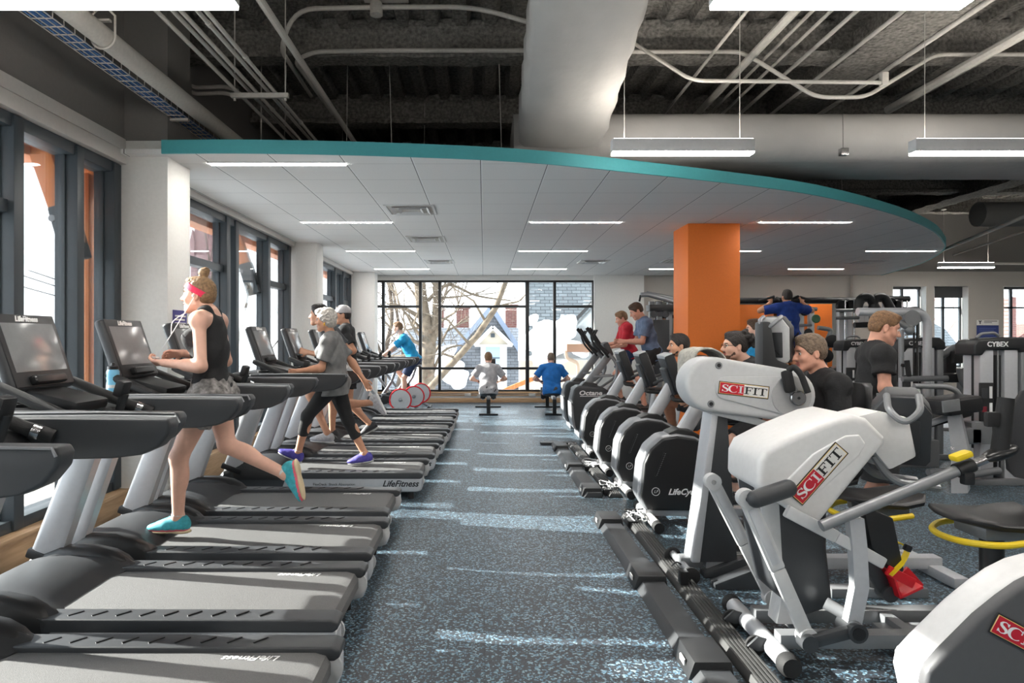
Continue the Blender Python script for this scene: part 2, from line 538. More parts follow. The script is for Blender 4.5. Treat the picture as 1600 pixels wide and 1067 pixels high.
M['floor'] = floor_material()
M['tile'] = ceiling_tile_material()
M['glass'] = glass_material()
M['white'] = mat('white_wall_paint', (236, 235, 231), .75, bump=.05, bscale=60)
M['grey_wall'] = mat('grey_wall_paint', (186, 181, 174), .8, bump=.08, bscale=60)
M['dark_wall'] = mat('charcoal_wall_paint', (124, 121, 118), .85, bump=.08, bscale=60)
M['blind'] = mat('pale_blind_box', (216, 213, 208), .6)
M['teal'] = mat('teal_fascia_paint', (82, 176, 182), .55)
M['orange'] = mat('orange_column_paint', (226, 116, 32), .6)
M['frame'] = mat('slate_window_frame', (58, 66, 72), .45)
M['black_frame'] = mat('black_window_frame', (36, 37, 38), .5)
M['fireproof'] = mat('sprayed_fireproofing', (134, 131, 126), 1.0, noise=.55, nscale=28, bump=1.0, bscale=45, spec=.1)
M['wood'] = wood_material('pale_oak', (196, 160, 122), (222, 190, 152), (12, 1, 12))
M['wood_x'] = wood_material('pale_oak_panel', (190, 150, 112), (214, 180, 142), (1, 12, 12))
M['timber'] = wood_material('orange_glulam_timber', (196, 112, 58), (222, 142, 84), (6, 6, 1))
M['uplight'] = mat('lit_uplight_diffuser', (255, 246, 234), .5, emit=22.0)
M['band'] = mat('grey_shell_band', (150, 152, 156), .4, .3)
M['pipe'] = mat('grey_painted_pipe', (198, 194, 187), .5, noise=.1)
M['wrap'] = mat('grey_duct_wrap', (172, 170, 167), .8, noise=.08, nscale=3, bump=.5, bscale=9)
M['lamp_body'] = mat('white_lamp_housing', (216, 215, 214), .5)
M['lamp'] = mat('lit_diffuser', (255, 250, 243), .5, emit=34.0)
M['strip'] = mat('lit_linear_diffuser', (255, 250, 243), .5, emit=26.0)
M['chrome'] = mat('brushed_steel', (200, 200, 202), .25, 1.0)
M['mirror'] = mat('mirror_glass', (225, 228, 228), .02, 1.0)
M['silver'] = mat('silver_paint', (192, 194, 198), .38, .3)
M['silver_d'] = mat('grey_metallic_paint', (136, 138, 141), .38, .4)
M['black'] = mat('black_plastic', (33, 34, 36), .42, bump=.06, bscale=400)
M['black_s'] = mat('satin_black_plastic', (28, 29, 31), .3)
M['charcoal'] = mat('charcoal_plastic', (55, 57, 60), .45, bump=.05, bscale=400)
M['rubber'] = mat('black_rubber', (30, 30, 31), .75, bump=.15, bscale=200)
M['belt'] = mat('grey_running_belt', (104, 104, 104), .7, noise=.25, nscale=260, bump=.25, bscale=300)
M['white_p'] = mat('white_gloss_plastic', (226, 225, 224), .32)
M['grey_p'] = mat('pale_grey_plastic', (196, 197, 198), .4)
M['yellow'] = mat('yellow_paint', (236, 204, 40), .4)
M['red'] = mat('red_plastic', (206, 28, 40), .4)
M['screen'] = mat('reflection_grey_screen', (128, 129, 130), .15, spec=.8)  # grey reflection on the glass is painted into its base colour
M['vinyl'] = mat('black_vinyl', (30, 30, 32), .45, bump=.1, bscale=150)
M['letter_w'] = mat('white_lettering', (235, 235, 235), .5)
M['letter_k'] = mat('black_lettering', (24, 24, 26), .5)
M['concrete'] = mat('gravel_roof', (206, 204, 200), .95, noise=.45, nscale=22, bump=.6, bscale=40)

# ---------------------------------------------------------------- floor, walls
XL, XR, YB, YF, ZD = -3.14, 15.0, 16.8, -7.0, 4.9
struct(MB().b2((XL - .3, YF, -.12), (XR, YB + .3, 0)).build('floor', M['floor']))

SECT = [(-4.45, .2), (.65, 5.84), (6.285, 11.03), (11.47, 15.93)]
w = MB()
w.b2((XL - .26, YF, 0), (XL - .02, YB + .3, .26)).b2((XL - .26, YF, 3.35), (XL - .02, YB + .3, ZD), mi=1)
w.b2((XL - .26, YF, .26), (XL - .02, -4.9, 3.35))
w.b2((XL - .26, 16.38, .26), (XL - .02, YB + .3, 3.35))
struct(w.build('wall_left', [M['white'], M['dark_wall']]))
c = MB()
for y0, y1 in ((-4.9, -4.45), (.2, .65), (5.84, 6.285), (11.03, 11.47)):
    c.b2((XL - .26, y0, 0), (-2.78, y1, 3.34), .004).b2((XL - .26, y0, 3.34), (-2.78, y1, ZD), mi=1)
c.b2((XL - .26, 15.93, 0), (-2.63, 16.38, 3.34), .004)
struct(c.build('trim_1', [M['white'], M['dark_wall']]))
b = MB()
for y0, y1 in SECT:
    b.b2((XL - .17, y0, 3.13), (XL, y1, 3.24), .003).b2((XL - .17, y0, 3.246), (XL - .006, y1, 3.35), .003)
struct(b.build('trim_2', M['blind']))
s = MB()
for y0, y1 in SECT: s.b2((XL - .24, y0, .26), (XL + .04, y1, .29), .004).b2((XL - .02, y0, 0), (XL + .02, y1, .26), .004)
struct(s.build('trim_3', M['wood']))

GX = XL - .16
def side_window(name, y0, y1, mull, trans):
    root = bpy.data.objects.new(name, None); COL.objects.link(root); struct(root)
    f = MB()
    f.b2((GX - .08, y0, .29), (GX + .1, y1, .37), .006).b2((GX - .08, y0, 3.04), (GX + .1, y1, 3.14), .006)
    for a, q in mull:
        f.b2((GX - .06, a, .3), (GX + .12, q, 3.12), .006)
        f.b2((GX - .02, a - .015, .32), (GX + .03, q + .015, 3.1), .004)
    for a, q, z in trans: f.b2((GX - .05, a, z - .045), (GX + .08, q, z + .045), .006)
    f.build('frame', M['frame'], root)
    es = sorted(mull)
    for (a0, a1), (b0, b1) in zip(es, es[1:]):
        MB().b2((GX - .006, a1 - .01, .34), (GX + .006, b0 + .01, 3.08)).build('pane', M['glass'], root)
side_window('window_1', -4.45, .2, [(-4.4, -4.3), (-2.0, -1.9), (-1.0, -.9), (.08, .18)], [(-4.3, -2.0, 2.49)])
side_window('window_2', .65, 5.84, [(.7, .8), (2.6, 2.7), (4.5, 4.6), (5.2, 5.29), (5.72, 5.83)], [(2.7, 4.5, 2.5), (.8, 2.6, 2.5)])
side_window('window_3', 6.285, 11.03, [(6.3, 6.4), (8.22, 8.34), (8.52, 8.63), (9.8, 9.9), (10.82, 10.95)], [(6.4, 8.22, 2.47), (9.9, 10.82, 2.44)])
side_window('window_4', 11.47, 15.93, [(11.5, 11.6), (12.6, 12.7), (14.2, 14.32), (15.0, 15.1), (15.8, 15.9)], [(11.6, 12.6, 2.45), (12.7, 14.2, 2.45), (14.32, 15.0, 2.2), (15.1, 15.8, 2.45)])

# back wall
k = YB / FPX
bw = MB()
bw.b2((XL - .3, YB, 0), (-2.74, YB + .3, ZD)).b2((-2.74, YB, 3.08), (2.754, YB + .3, ZD)).b2((-2.74, YB + .02, 0), (2.754, YB + .3, .26))
bw.b2((2.754, YB - .12, 0), (4.0, YB + .3, ZD), .004)
WR = [(10.3, 11.16), (11.35, 12.22), (13.1, 13.95)]
ZT, ZBT = 2.93, .88
x0 = 4.0
for a, q in WR:
    bw.b2((x0, YB, 0), (a, YB + .35, 3.3), mi=1); x0 = q
    bw.b2((a, YB, ZT), (q, YB + .35, 3.3), mi=1).b2((a, YB, 0), (q, YB + .35, ZBT), mi=1)
    bw.b2((a, YB + .002, ZBT), (a + .012, YB + .34, ZT)).b2((q - .012, YB + .002, ZBT), (q, YB + .34, ZT)).b2((a - .02, YB - .03, ZBT - .03), (q + .02, YB + .34, ZBT + .005))
bw.b2((x0, YB, 0), (XR, YB + .35, 3.3), mi=1)
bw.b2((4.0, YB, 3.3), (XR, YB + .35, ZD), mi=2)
bw.b2((9.24, YB - .1, 0), (10.1, YB + .1, 3.3), .004, mi=1)
struct(bw.build('wall_back', [M['white'], M['grey_wall'], M['dark_wall']]))
struct(MB().b2((XR, YF, 0), (XR + .2, YB + .35, ZD)).build('wall_right', M['grey_wall']))
struct(MB().b2((XL - .3, YF - .2, 0), (XR, YF, ZD)).build('wall_front', M['grey_wall']))

def back_window():
    root = bpy.data.objects.new('window_5', None); COL.objects.link(root); struct(root)
    f = MB(); y0, y1 = YB + .02, YB + .14
    f.b2((-2.74, y0, .27), (2.754, y1, .315), .004).b2((-2.74, y0, 3.03), (2.754, y1, 3.08), .004)
    xs = [-2.74, -2.56, -1.62, -1.134, 1.085, 1.774, 2.74]
    for i, x in enumerate(xs):
        h = .035 if i not in (4,) else .045
        if i in (0, 6): h = .02
        f.b2((x - h, y0 - .02, .28), (x + h, y1, 3.07), .004)
    for a, q, z in ((-2.74, -1.62, 2.42), (-1.134, 1.085, 2.42), (1.774, 2.74, 2.42), (-1.62, -1.134, .855), (-1.134, 1.085, .855), (1.085, 1.774, .855)):
        f.b2((a, y0, z - .03), (q, y1, z + .03), .004)
    f.build('frame', M['black_frame'], root)
    for a, q in zip(xs, xs[1:]): MB().b2((a + .01, YB + .075, .29), (q - .01, YB + .085, 3.06)).build('pane', M['glass'], root)
back_window()
t = MB()
t.b2((-2.74, YB - .05, .225), (2.754, YB + .06, .268), .004).b2((-2.74, YB - .02, 0), (2.754, YB + .05, .11), .003).b2((-2.74, YB - .03, .165), (2.754, YB + .05, .2), .003)
t.b2((-2.74, YB - .015, .1), (2.754, YB + .04, .23), mi=1)
struct(t.build('trim_4', [M['wood_x'], M['blind']]))
struct(MB().b2((-2.74, YB - .02, 3.08), (2.754, YB, 3.2)).build('trim_5', M['white']))
for i, (a, q) in enumerate(WR):
    root = bpy.data.objects.new('window_%d' % (6 + i), None); COL.objects.link(root); struct(root)
    f = MB(); y0, y1 = YB + .25, YB + .31; mid = (a + q) / 2 - .03
    f.b2((a + .01, y0, ZBT), (a + .05, y1, ZT)).b2((q - .05, y0, ZBT), (q - .01, y1, ZT)).b2((a, y0, ZT - .06), (q, y1, ZT)).b2((a, y0, ZBT), (q, y1, ZBT + .04))
    f.b2((mid - .03, y0, ZBT), (mid + .03, y1, ZT)).b2((a, y0, 2.38), (q, y1, 2.42))
    f.build('frame', M['frame'], root)
    MB().b2((a + .02, YB + .275, ZBT + .02), (q - .02, YB + .283, ZT - .02)).build('pane', M['glass'], root)
    MB().b2((a + .015, YB + .2, ZT - (.28 if i == 1 else .06)), (q - .015, YB + .21, ZT)).build('blind', M['charcoal'], root)

# wall mirror, the orange column, and added orange stand-ins for mirrored columns
mr = MB().b2((4.3, YB - .03, .72), (9.2, YB - .01, 2.55)).build('wall_mirror', M['mirror'])
tag(mr, 'long frameless mirror on the grey back wall behind the weight machines', 'mirror')
struct(MB().b2((2.82, 9.22, 0), (3.54, 9.93, 3.2), .004).build('column', M['orange']))
struct(MB().b2((7.62, 15.6, 0), (8.15, 16.0, 2.42), .004).build('column', M['orange']))  # added solid column in place of a column's image in the mirror
struct(MB().b2((5.9, 15.9, 0), (6.75, 15.98, 2.42), .004).build('added_panel', M['orange']))  # added panel approximating the orange that shows at the mirror
# ---------------------------------------------------------------- structural ceiling: fluted deck and beams
per, n = .30, int((XR - XL + .6) / .30)
pr = []
for i in range(n):
    x = XL - .3 + i * per
    pr += [(x, ZD), (x + .11, ZD), (x + .15, ZD - .085), (x + .26, ZD - .085)]
pr.append((XL - .3 + n * per, ZD))
ys = list(np.arange(YF, YB + .4, .4))
V, F = [], []
for y in ys:
    for x, z in pr: V.append((x + random.uniform(-.008, .008), y, z + random.uniform(-.012, .012)))
L = len(pr)
for i in range(len(ys) - 1):
    for j in range(L - 1): F.append((i * L + j, i * L + j + 1, (i + 1) * L + j + 1, (i + 1) * L + j))
d = MB().add(V, F)
d.b2((XL - .3, YF, ZD + .02), (XR, YB + .3, ZD + .1))
struct(d.build('ceiling', M['fireproof'], angle=50))


def fuzzy_beam(a, b_, wid, hgt, ztop):
    """An I-beam under sprayed fireproofing: uneven outline along its length."""
    a, b_ = Vector(a), Vector(b_); L = (b_ - a).length; t = (b_ - a).normalized(); s = Vector((-t.y, t.x, 0))
    prof = [(-.5, 0), (-.5, .16), (-.16, .26), (-.16, .8), (-.5, .9), (-.5, 1), (.5, 1), (.5, .9), (.16, .8), (.16, .26), (.5, .16), (.5, 0)]
    rings = []
    for i in range(int(L / .12) + 1):
        o = a + t * min(i * .12, L); r = []
        for u, v in prof:
            r.append(o + s * (u * wid + random.uniform(-.012, .012)) + Vector((0, 0, ztop - hgt + v * hgt + random.uniform(-.012, .012))))
        rings.append(r)
    return MB().loft(rings)
for y in (-3.6, -1.5, .55, 2.65, 4.75, 6.93, 9.03, 11.13, 13.25, 15.3):
    struct(fuzzy_beam((XL, y, 0), (XR, y, 0), .24, .38, ZD - .03).build('ceiling_beam', M['fireproof'], angle=60))
struct(fuzzy_beam((3.9, YF, 0), (3.9, YB, 0), .52, .45, ZD - .03).build('ceiling_beam', M['fireproof'], angle=60))
struct(fuzzy_beam((9.6, YF, 0), (9.6, YB, 0), .45, .45, ZD - .03).build('ceiling_beam', M['fireproof'], angle=60))

# ---------------------------------------------------------------- the dropped ceiling with its curved teal edge
arc = [(-2.78, 5.745), (-1.97, 5.738), (-.88, 5.82), (.248, 6.0), (1.237, 6.33), (3.016, 7.06), (3.98, 7.6), (4.94, 8.3), (5.75, 8.98), (6.675, 9.9), (7.5, 10.9), (7.98, 11.55), (8.55, 12.55), (9.3, 14.3), (9.86, 16.4), (9.95, 16.78)]
def smooth_line(pts, k=6):
    p = [Vector((x, y, 0)) for x, y in pts]; out = []
    for i in range(len(p) - 1):
        a, b_, c_, d_ = p[max(i - 1, 0)], p[i], p[i + 1], p[min(i + 2, len(p) - 1)]
        for j in range(k):
            t = j / k
            out.append(.5 * ((2 * b_) + (c_ - a) * t + (2 * a - 5 * b_ + 4 * c_ - d_) * t * t + (3 * b_ - a - 3 * c_ + d_) * t ** 3))
    return out + [p[-1]]
A = smooth_line(arc)
poly = [(v.x, v.y) for v in A] + [(XL - .01, YB - .02), (XL - .01, 5.745)]
struct(MB().prism(poly, 3.2, 3.24, 'xy').build('ceiling_panel', M['tile'], smooth=False))
fa = MB(); rg = []
for i, p in enumerate(A):
    t = (A[min(i + 1, len(A) - 1)] - A[max(i - 1, 0)]).normalized(); nn = Vector((t.y, -t.x, 0))
    q = p + nn * .02
    rg.append([Vector((p.x, p.y, 3.195)), Vector((q.x, q.y, 3.195)), Vector((q.x, q.y, 3.312)), Vector((p.x, p.y, 3.312))])
struct(fa.loft(rg).build('trim_6', M['teal'], angle=40))

# recessed linear lights and air diffusers in the dropped ceiling
rows = [6.08, 9.11, 12.1, 15.2]; cols = [-2.5, .64, 3.78, 6.96]
names = {0: 'beside the windows', 1: 'over the aisle', 2: 'beside the orange column', 3: 'near the curved edge'}
rn = ['first', 'second', 'third', 'fourth']
proto = None
for i, y in enumerate(rows):
    for j, x in enumerate(cols):
        if (i == 0 and j > 0) or (i == 1 and j > 2): continue
        lab = 'recessed linear light %s, %s row back from the teal edge' % (names[j], rn[i])
        if proto is None:
            proto = thing('recessed_light', lab, 'ceiling light', (x + .61, y, 3.2), 0, 'recessed linear lights')
            MB().b2((-.62, -.05, -.006), (.62, -.037, .004)).b2((-.62, .037, -.006), (.62, .05, .004)).build('trim_frame', M['lamp_body'], proto)
            MB().b2((-.615, -.038, -.008), (.615, .038, .002)).build('diffuser', M['strip'], proto)
        else: dup(proto, (x + .61, y, 3.2), None, lab)
def vent_parts(root):
    f = MB()
    for k_, (r0, z) in enumerate(((.29, 0), (.21, -.0), (.13, -.0))):
        for a in range(4):
            R = Matrix.Rotation(a * math.pi / 2, 4, 'Z'); f.X = R
            if k_ == 0: f.b2((-r0 - .012, r0 - .02, -.012), (r0 + .012, r0 + .012, .002), .003)
            else: f.box((0, r0, -.012), (2 * r0, .05, .004), (math.radians(-35), 0, 0))
    f.X = Matrix.Identity(4)
    f.build('louvre_frame', M['lamp_body'], root)
    MB().b2((-.28, -.28, -.004), (.28, .28, .002)).build('duct_opening', M['pipe'], root)
v0 = None
for x, y, lab in ((-.91, 8.24, 'square air diffuser over the aisle closest to the teal edge'), (-.93, 10.66, 'square air diffuser, middle of the three over the aisle'), (-.93, 13.75, 'square air diffuser over the aisle closest to the back window'), (2.25, 13.75, 'square air diffuser in the ceiling in front of the white pier'), (7.9, 13.75, 'square air diffuser near the far end of the curved teal edge'), (3.95, 13.6, 'square air diffuser partly hidden behind the orange column')):
    if v0 is None: v0 = thing('air_diffuser', lab, 'ceiling vent', (x, y, 3.2), 0, 'square air diffusers'); vent_parts(v0)
    else: dup(v0, (x, y, 3.2), None, lab)

# ---------------------------------------------------------------- pendant linear lights
def pendant(label, x, y, z=3.2, first=[None]):
    if first[0] is None:
        r = thing('pendant_light', label, 'pendant light', (x, y, z), 0, 'white pendant box lights'); first[0] = r
        h = MB().b2((-.61, -.055, .012), (.61, .055, .12), .002)
        h.build('housing', M['lamp_body'], r)
        MB().b2((-.606, -.052, -.004), (.606, .052, .014), .002).build('diffuser', M['lamp'], r)
        MB().b2((-.6, -.045, .119), (.6, .045, .123)).build('uplight_diffuser', M['uplight'], r)
        for s_ in (-.5, .5):
            q = MB().tube([(s_, 0, .12), (s_, 0, 1.3)], .0035, 6)
            q.lathe([(.05, 0), (.06, .012), (.045, .03)], (s_, 0, 1.3), (0, 0, 1), 14)
            q.build('suspension_cable', M['pipe'], r)
        return r
    return dup(first[0], (x, y, z), None, label)
pendant('white pendant box light hanging in front of the long wrapped duct', 1.71, 5.76)
pendant('white pendant box light below the cross duct, cut by the frame on one side', 4.31, 5.76)
pendant('white pendant box light overhead, closest of those on the duct side', 1.7, 3.18)
pendant('white pendant box light overhead beside the window wall, cut by the top of the frame', -1.8, 3.18)
pendant('small distant pendant box light beyond the curved teal edge', 10.85, 15.0)
pendant('small distant pendant box light against the dark upper wall, cut by the frame', 13.6, 13.2)
for x, y in ((4.3, 3.18), (6.9, 5.76), (-1.8, .4), (1.7, .4), (4.3, .4), (7.5, .4), (-1.8, -3), (1.7, -3), (4.3, -3), (7.5, -3), (10.5, 3), (12.5, 8), (11.0, 10.5)):  # added fill pendants, all outside the camera's view
    pendant('white pendant box light added out of view as fill light for the gym', x, y)

# ---------------------------------------------------------------- ducts
q = [];
def ductring(y, z, x0_, x1_, h):
    c_ = .05
    return [Vector(p) for p in ((x0_, y, z + c_), (x0_ + c_, y, z), ((x0_ * 2 + x1_) / 3, y, z - .012), ((x0_ + x1_ * 2) / 3, y, z - .012), (x1_ - c_, y, z), (x1_, y, z + c_), (x1_, y, z + h - c_), (x1_ - c_, y, z + h), (x0_ + c_, y, z + h), (x0_, y, z + h - c_))]
rings = []
for i in range(57):
    y = .5 + i * .11
    z = 3.45 + .257 * (6.95 - y)
    wv = .014 * math.sin(i * 1.9) + random.uniform(-.006, .006)
    rings.append(ductring(y, min(z, 4.04) + wv * .4, .345 - wv, 1.19 + wv, .42))
dk = tag(MB().loft(rings).build('air_duct', M['wrap'], angle=55), 'wide grey wrapped air duct running away from the camera along the ceiling', 'duct')
def oval(x):
    r = []
    for i in range(28):
        a = 2 * math.pi * i / 28
        cy, cz = math.cos(a), math.sin(a)
        yy = 7.35 + (.36 if cy > 0 else -.36) + .24 * cy; zz = 3.70 + .25 * cz
        r.append(Vector((x, yy + random.uniform(-.004, .004), zz + random.uniform(-.004, .004))))
    return r
tag(MB().loft([oval(.3 + i * .16) for i in range(92)]).build('air_duct', M['wrap'], angle=55), 'long flat oval air duct in pale wrap crossing behind the pendant lights', 'duct')
dj = MB()
for y, z in ((4.72, 4.1),):
    dj.b2((.2, y, z + .0), (.34, y + .06, z + .06)).tube([(.25, y + .03, z), (.25, y + .03, 4.8)], .006, 6)
    dj.b2((1.2, y, z), (1.32, y + .06, z + .06)).tube([(1.27, y + .03, z), (1.27, y + .03, 4.8)], .006, 6).b2((.2, y, z - .05), (1.32, y + .06, z - .02))
tag(dj.build('duct_hanger', M['pipe']), 'strut hanger across the underside of the wrapped duct', 'hanger')
dd = MB().tube([(8.0, 10.8, 3.62), (15, 10.8, 3.62)], .2, 16)
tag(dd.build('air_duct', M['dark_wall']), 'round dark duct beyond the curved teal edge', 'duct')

# ---------------------------------------------------------------- pipes, conduits, cable tray
def pipe(name, label, cat, pts, r, m=None, bend=.1, group=None, n=10):
    return tag(MB().tube(pts, r, n, 0, bend).build(name, m or M['pipe']), label, cat, group)
pp = thing('sprinkler_pipe', 'thick grey pipe running along the window wall above the blue cable tray', 'pipe')
MB().tube([(-2.55, .3, 3.62), (-2.55, 16.6, 3.62)], .07, 18).build('pipe_run', M['pipe'], pp)
for y in (4.45, 7.6):
    h = MB().tube([(-2.55, y, 3.82), (-2.55, y, 4.8)], .008, 8)
    ring = [(-2.55 + .08 * math.cos(a), y, 3.62 + .08 * math.sin(a)) for a in np.linspace(-math.pi, 0, 13)]
    h.tube([(-2.55, y, 3.84), (-2.63, y, 3.76)] + ring + [(-2.47, y, 3.76), (-2.55, y, 3.84)], .008, 8)
    h.b2((-2.6, y - .015, 3.72), (-2.5, y + .015, 3.735))
    h.build('clevis_hanger', M['pipe'], pp)
ct = thing('cable_tray', 'wire basket tray full of blue data cables beside the thick pipe', 'cable tray')
wr = MB(); tx0, tx1, tz = -2.78, -2.64, 3.56
for i in range(60):
    y = 2.2 + i * .11
    wr.tube([(tx0, y, tz + .06), (tx0, y, tz), (tx1, y, tz), (tx1, y, tz + .06)], .0045, 5)
for x, z in ((tx0, tz + .07), (tx0, tz), ((tx0 * 2 + tx1) / 3, tz), ((tx0 + 2 * tx1) / 3, tz), (tx1, tz), (tx1, tz + .07)):
    wr.tube([(x, 2.1, z), (x, 8.8, z)], .0035, 5)
wr.build('wire_basket', M['pipe'], ct)
blue = mat('blue_cable', (84, 130, 190), .5)
bc = MB()
for i in range(11):
    x = tx0 + .012 + i * .0108; o = random.uniform(0, 6); z0 = tz + .008 + (i % 3) * .009
    bc.tube([(x + .006 * math.sin(y * 1.3 + o), y, z0 + .004 * math.sin(y * 2 + o)) for y in np.arange(2.1, 8.8, .3)], .005, 5)
bc.build('cable_bundle', blue, ct)
for y in (3.7, 5.9):
    hk = MB(); hk.b2((tx0 - .05, y - .02, tz - .03), (tx1 + .02, y + .02, tz - .008)).tube([(tx0 - .03, y, tz - .02), (tx0 - .03, y, 4.8)], .005, 6)
    hk.build('tray_bracket', M['pipe'], ct)
wh = mat('pale_cable', (205, 203, 198), .5)
dc = MB()
for i in range(5):
    dc.tube([(-2.68 - .012 * i, 6.9, 3.57), (-2.69 - .012 * i, 6.8, 3.5), (-2.75 - .03 * i, 6.75, 3.35), (-2.76 - .01 * i, 6.9, 3.26)], .005, 5, 0, .08)
tag(dc.build('cable_drop', wh), 'pale cables drooping off the tray end behind the teal edge', 'cables')

cg = 'grey conduits running along the ceiling'
cl = ['thin conduit with couplings, closest to the cable tray', 'thin conduit second from the cable tray', 'thin conduit third from the cable tray', 'thin conduit fourth from the cable tray', 'thin conduit fifth from the cable tray']
for i in range(5):
    x = -2.25 + i * .085
    o = MB().tube([(x, .5, 3.85 + .03 * (i % 2)), (x, 10.5, 3.85 + .03 * (i % 2))], .016, 10)
    for y in (3.3 + .5 * i, 6.1 + .2 * i): o.cyl((x, y, 3.85 + .03 * (i % 2)), (x, y + .05, 3.85 + .03 * (i % 2)), .021, 10)
    tag(o.build('conduit', M['pipe']), cl[i] + ' in the bundle under the deck', 'conduit', cg)
for y, lab in ((3.55, 'slotted strut carrying the conduit bundle near the top of the frame'), (6.05, 'slotted strut carrying the conduit bundle just above the teal edge')):
    o = MB().b2((-2.3, y - .02, 3.79), (-1.78, y + .02, 3.832), .002)
    for x in (-2.27, -1.81): o.tube([(x, y, 3.77), (x, y, 4.85)], .006, 6).cyl((x, y, 3.765), (x, y, 3.785), .012, 8)
    tag(o.build('strut_hanger', M['pipe']), lab, 'hanger')
pipe('conduit', 'thicker grey pipe running beside the conduit bundle toward the deck', 'conduit', [(-1.62, .5, 4.05), (-1.62, 10.5, 4.05)], .03, group=cg)
zz = 4.5
pipe('conduit', 'grey conduit looping around above the teal edge, higher of two loops', 'conduit', [P(486, 150, 8.0), P(437, 75, 6.45), P(462, 14, 6.3), P(600, 11, 6.3), P(744, 11, 6.3), P(830, 36, 6.3)], .022, bend=.3)
pipe('conduit', 'grey conduit looping along the beam flange, lower of two loops', 'conduit', [P(520, 178, 8.4), P(460, 95, 6.8), P(490, 81, 6.74), P(600, 79, 6.74), P(830, 79, 6.74)], .022, bend=.28)
jb = MB().b2((-1.14, 6.26, 4.8), (-.72, 6.34, 4.83)).lathe([(.06, 0), (.06, .1), (.05, .12)], P(588, 12, 6.3) + Vector((0, 0, -.07)), (0, 0, 1), 14)
tag(jb.build('junction_box', M['pipe']), 'round junction box on the looping conduit at the top of the frame', 'junction box')
pipe('conduit', 'grey conduit along the beam behind the pendant light', 'conduit', [P(975, 81, 6.74), P(1155, 81, 6.74), P(1178, 92, 6.7), P(1275, 152, 6.6), P(1352, 152, 6.6), P(1462, 85, 6.74), P(1640, 85, 6.74)], .02, bend=.12)
pipe('conduit', 'grey conduit dropping in a shallow bend beside the wrapped duct', 'conduit', [P(985, 64, 6.5), P(1081, 126, 6.2), P(1376, 129, 6.2)], .018, bend=.12)
tag(MB().box(P(1381, 124, 6.2), (.06, .06, .12), None, .005).build('junction_box', M['pipe']), 'small square junction box at the end of the bent conduit', 'junction box')
def lengthwise(xr, zr, r, y1, lab, y0=1.0):
    pipe('conduit', lab, 'conduit', [(xr, y0, EYE + zr), (xr, y1, EYE + zr)], r, group=cg)
lengthwise(2.2, 2.75, .016, 8.8, 'slim conduit right beside the pendant canopy, passing over the bent conduit')
lengthwise(2.6, 2.75, .04, 8.2, 'thickest overhead pipe beside the pendant canopy')
lengthwise(2.82, 2.82, .016, 8.8, 'slim conduit next to the thickest overhead pipe')
lengthwise(2.98, 2.82, .016, 8.8, 'second slim conduit beyond the thickest overhead pipe')
lengthwise(3.2, 2.82, .02, 8.8, 'conduit closest to the broad sprayed girder')
lengthwise(3.6, 2.82, .02, 9.0, 'steel angle along the near edge of the broad sprayed girder')
lengthwise(4.18, 2.8, .024, 9.0, 'steel angle along the far edge of the broad sprayed girder')
lengthwise(4.85, 2.75, .05, 8.0, 'thick pale pipe beyond the girder reaching the frame edge')
for px, y in ((443, 7.5), (541, 7.6), (614, 7.4), (785, 7.0), (535, 9.5), (661, 9.0), (1317, 9.6)):
    p = P(px, 300, y); tag(MB().tube([(p.x, y, 3.24), (p.x + random.uniform(-.05, .05), y, 4.8)], .004, 5).build('hanger_wire', M['pipe']), 'thin straight wire holding up the dropped ceiling behind the teal edge', 'wire', 'ceiling hanger wires')
for i_, dy in enumerate((0, 10)): pipe('conduit', ('upper', 'lower')[i_] + ' of two curved conduits running from the charcoal column to the conduit bundle', 'conduit', [P(268, 122 + dy, 7.2), P(290, 127 + dy, 7.2), P(303, 137 + dy, 7.2), P(352, 135 + dy, 7.2), P(372, 142 + dy, 7.2)], .02, bend=.1)
o = MB().tube([P(1317, 160, 6.9), P(1317, 232, 6.3)], .003, 5).b2(P(1312, 243, 6.4) - Vector((0, .03, 0)), P(1324, 232, 6.4) + Vector((0, .03, 0)), .004)
tag(o.build('sensor', M['chrome']), 'small metal clamp hanging on a thin wire over the oval duct', 'sensor')
for i_, (a_, b_, r_, l_) in enumerate(((P(1470, 392, 12.6), P(1640, 322, 9.2), .03, 'pale conduit slanting past the far end of the teal edge'), (P(1490, 398, 13.5), P(1650, 345, 10.5), .02, 'thin conduit slanting below the pale one past the teal edge'), (P(1480, 412, 15.5), P(1640, 412, 15.5), .03, 'level pipe along the dark upper wall past the teal edge'))):
    pipe('conduit', l_, 'conduit', [a_, b_], r_)
# outlets and the notices on the walls
for x, z, lab in ((-1.55, .16, 'white outlet on the oak base left of the seated rowers'), (-.1, .16, 'double white outlet on the oak base behind the grey shirted rower'), (-.42, .2, 'small white outlet beside the grey shirted rower'), (1.2, .2, 'small white outlet beside the blue shirted rower')):
    tag(MB().box((x, YB - .045, z), (.16, .03, .075), None, .004).build('outlet', M['blind']), lab, 'outlet')
ns = MB().b2((-2.779, 5.93, 1.63), (-2.772, 6.2, 1.86)).b2((-2.772, 5.93, 1.6), (-2.77, 6.2, 1.66), mi=1)
for i in range(4): ns.b2((-2.771, 5.96, 1.80 - i * .033), (-2.769, 6.17 - .02 * (i % 2), 1.815 - i * .033), mi=1)
tag(ns.build('notice', [mat('violet_notice', (78, 72, 140), .6), M['letter_w']]), 'small violet notice with white lines on the white column behind the runner', 'sign')
ps = MB().b2((12.42, YB - .012, 1.42), (12.97, YB, 1.94))
for i in range(9): ps.b2((12.48, YB - .014, 1.86 - i * .045), (12.9 - .05 * (i % 3), YB - .011, 1.873 - i * .045), mi=2)
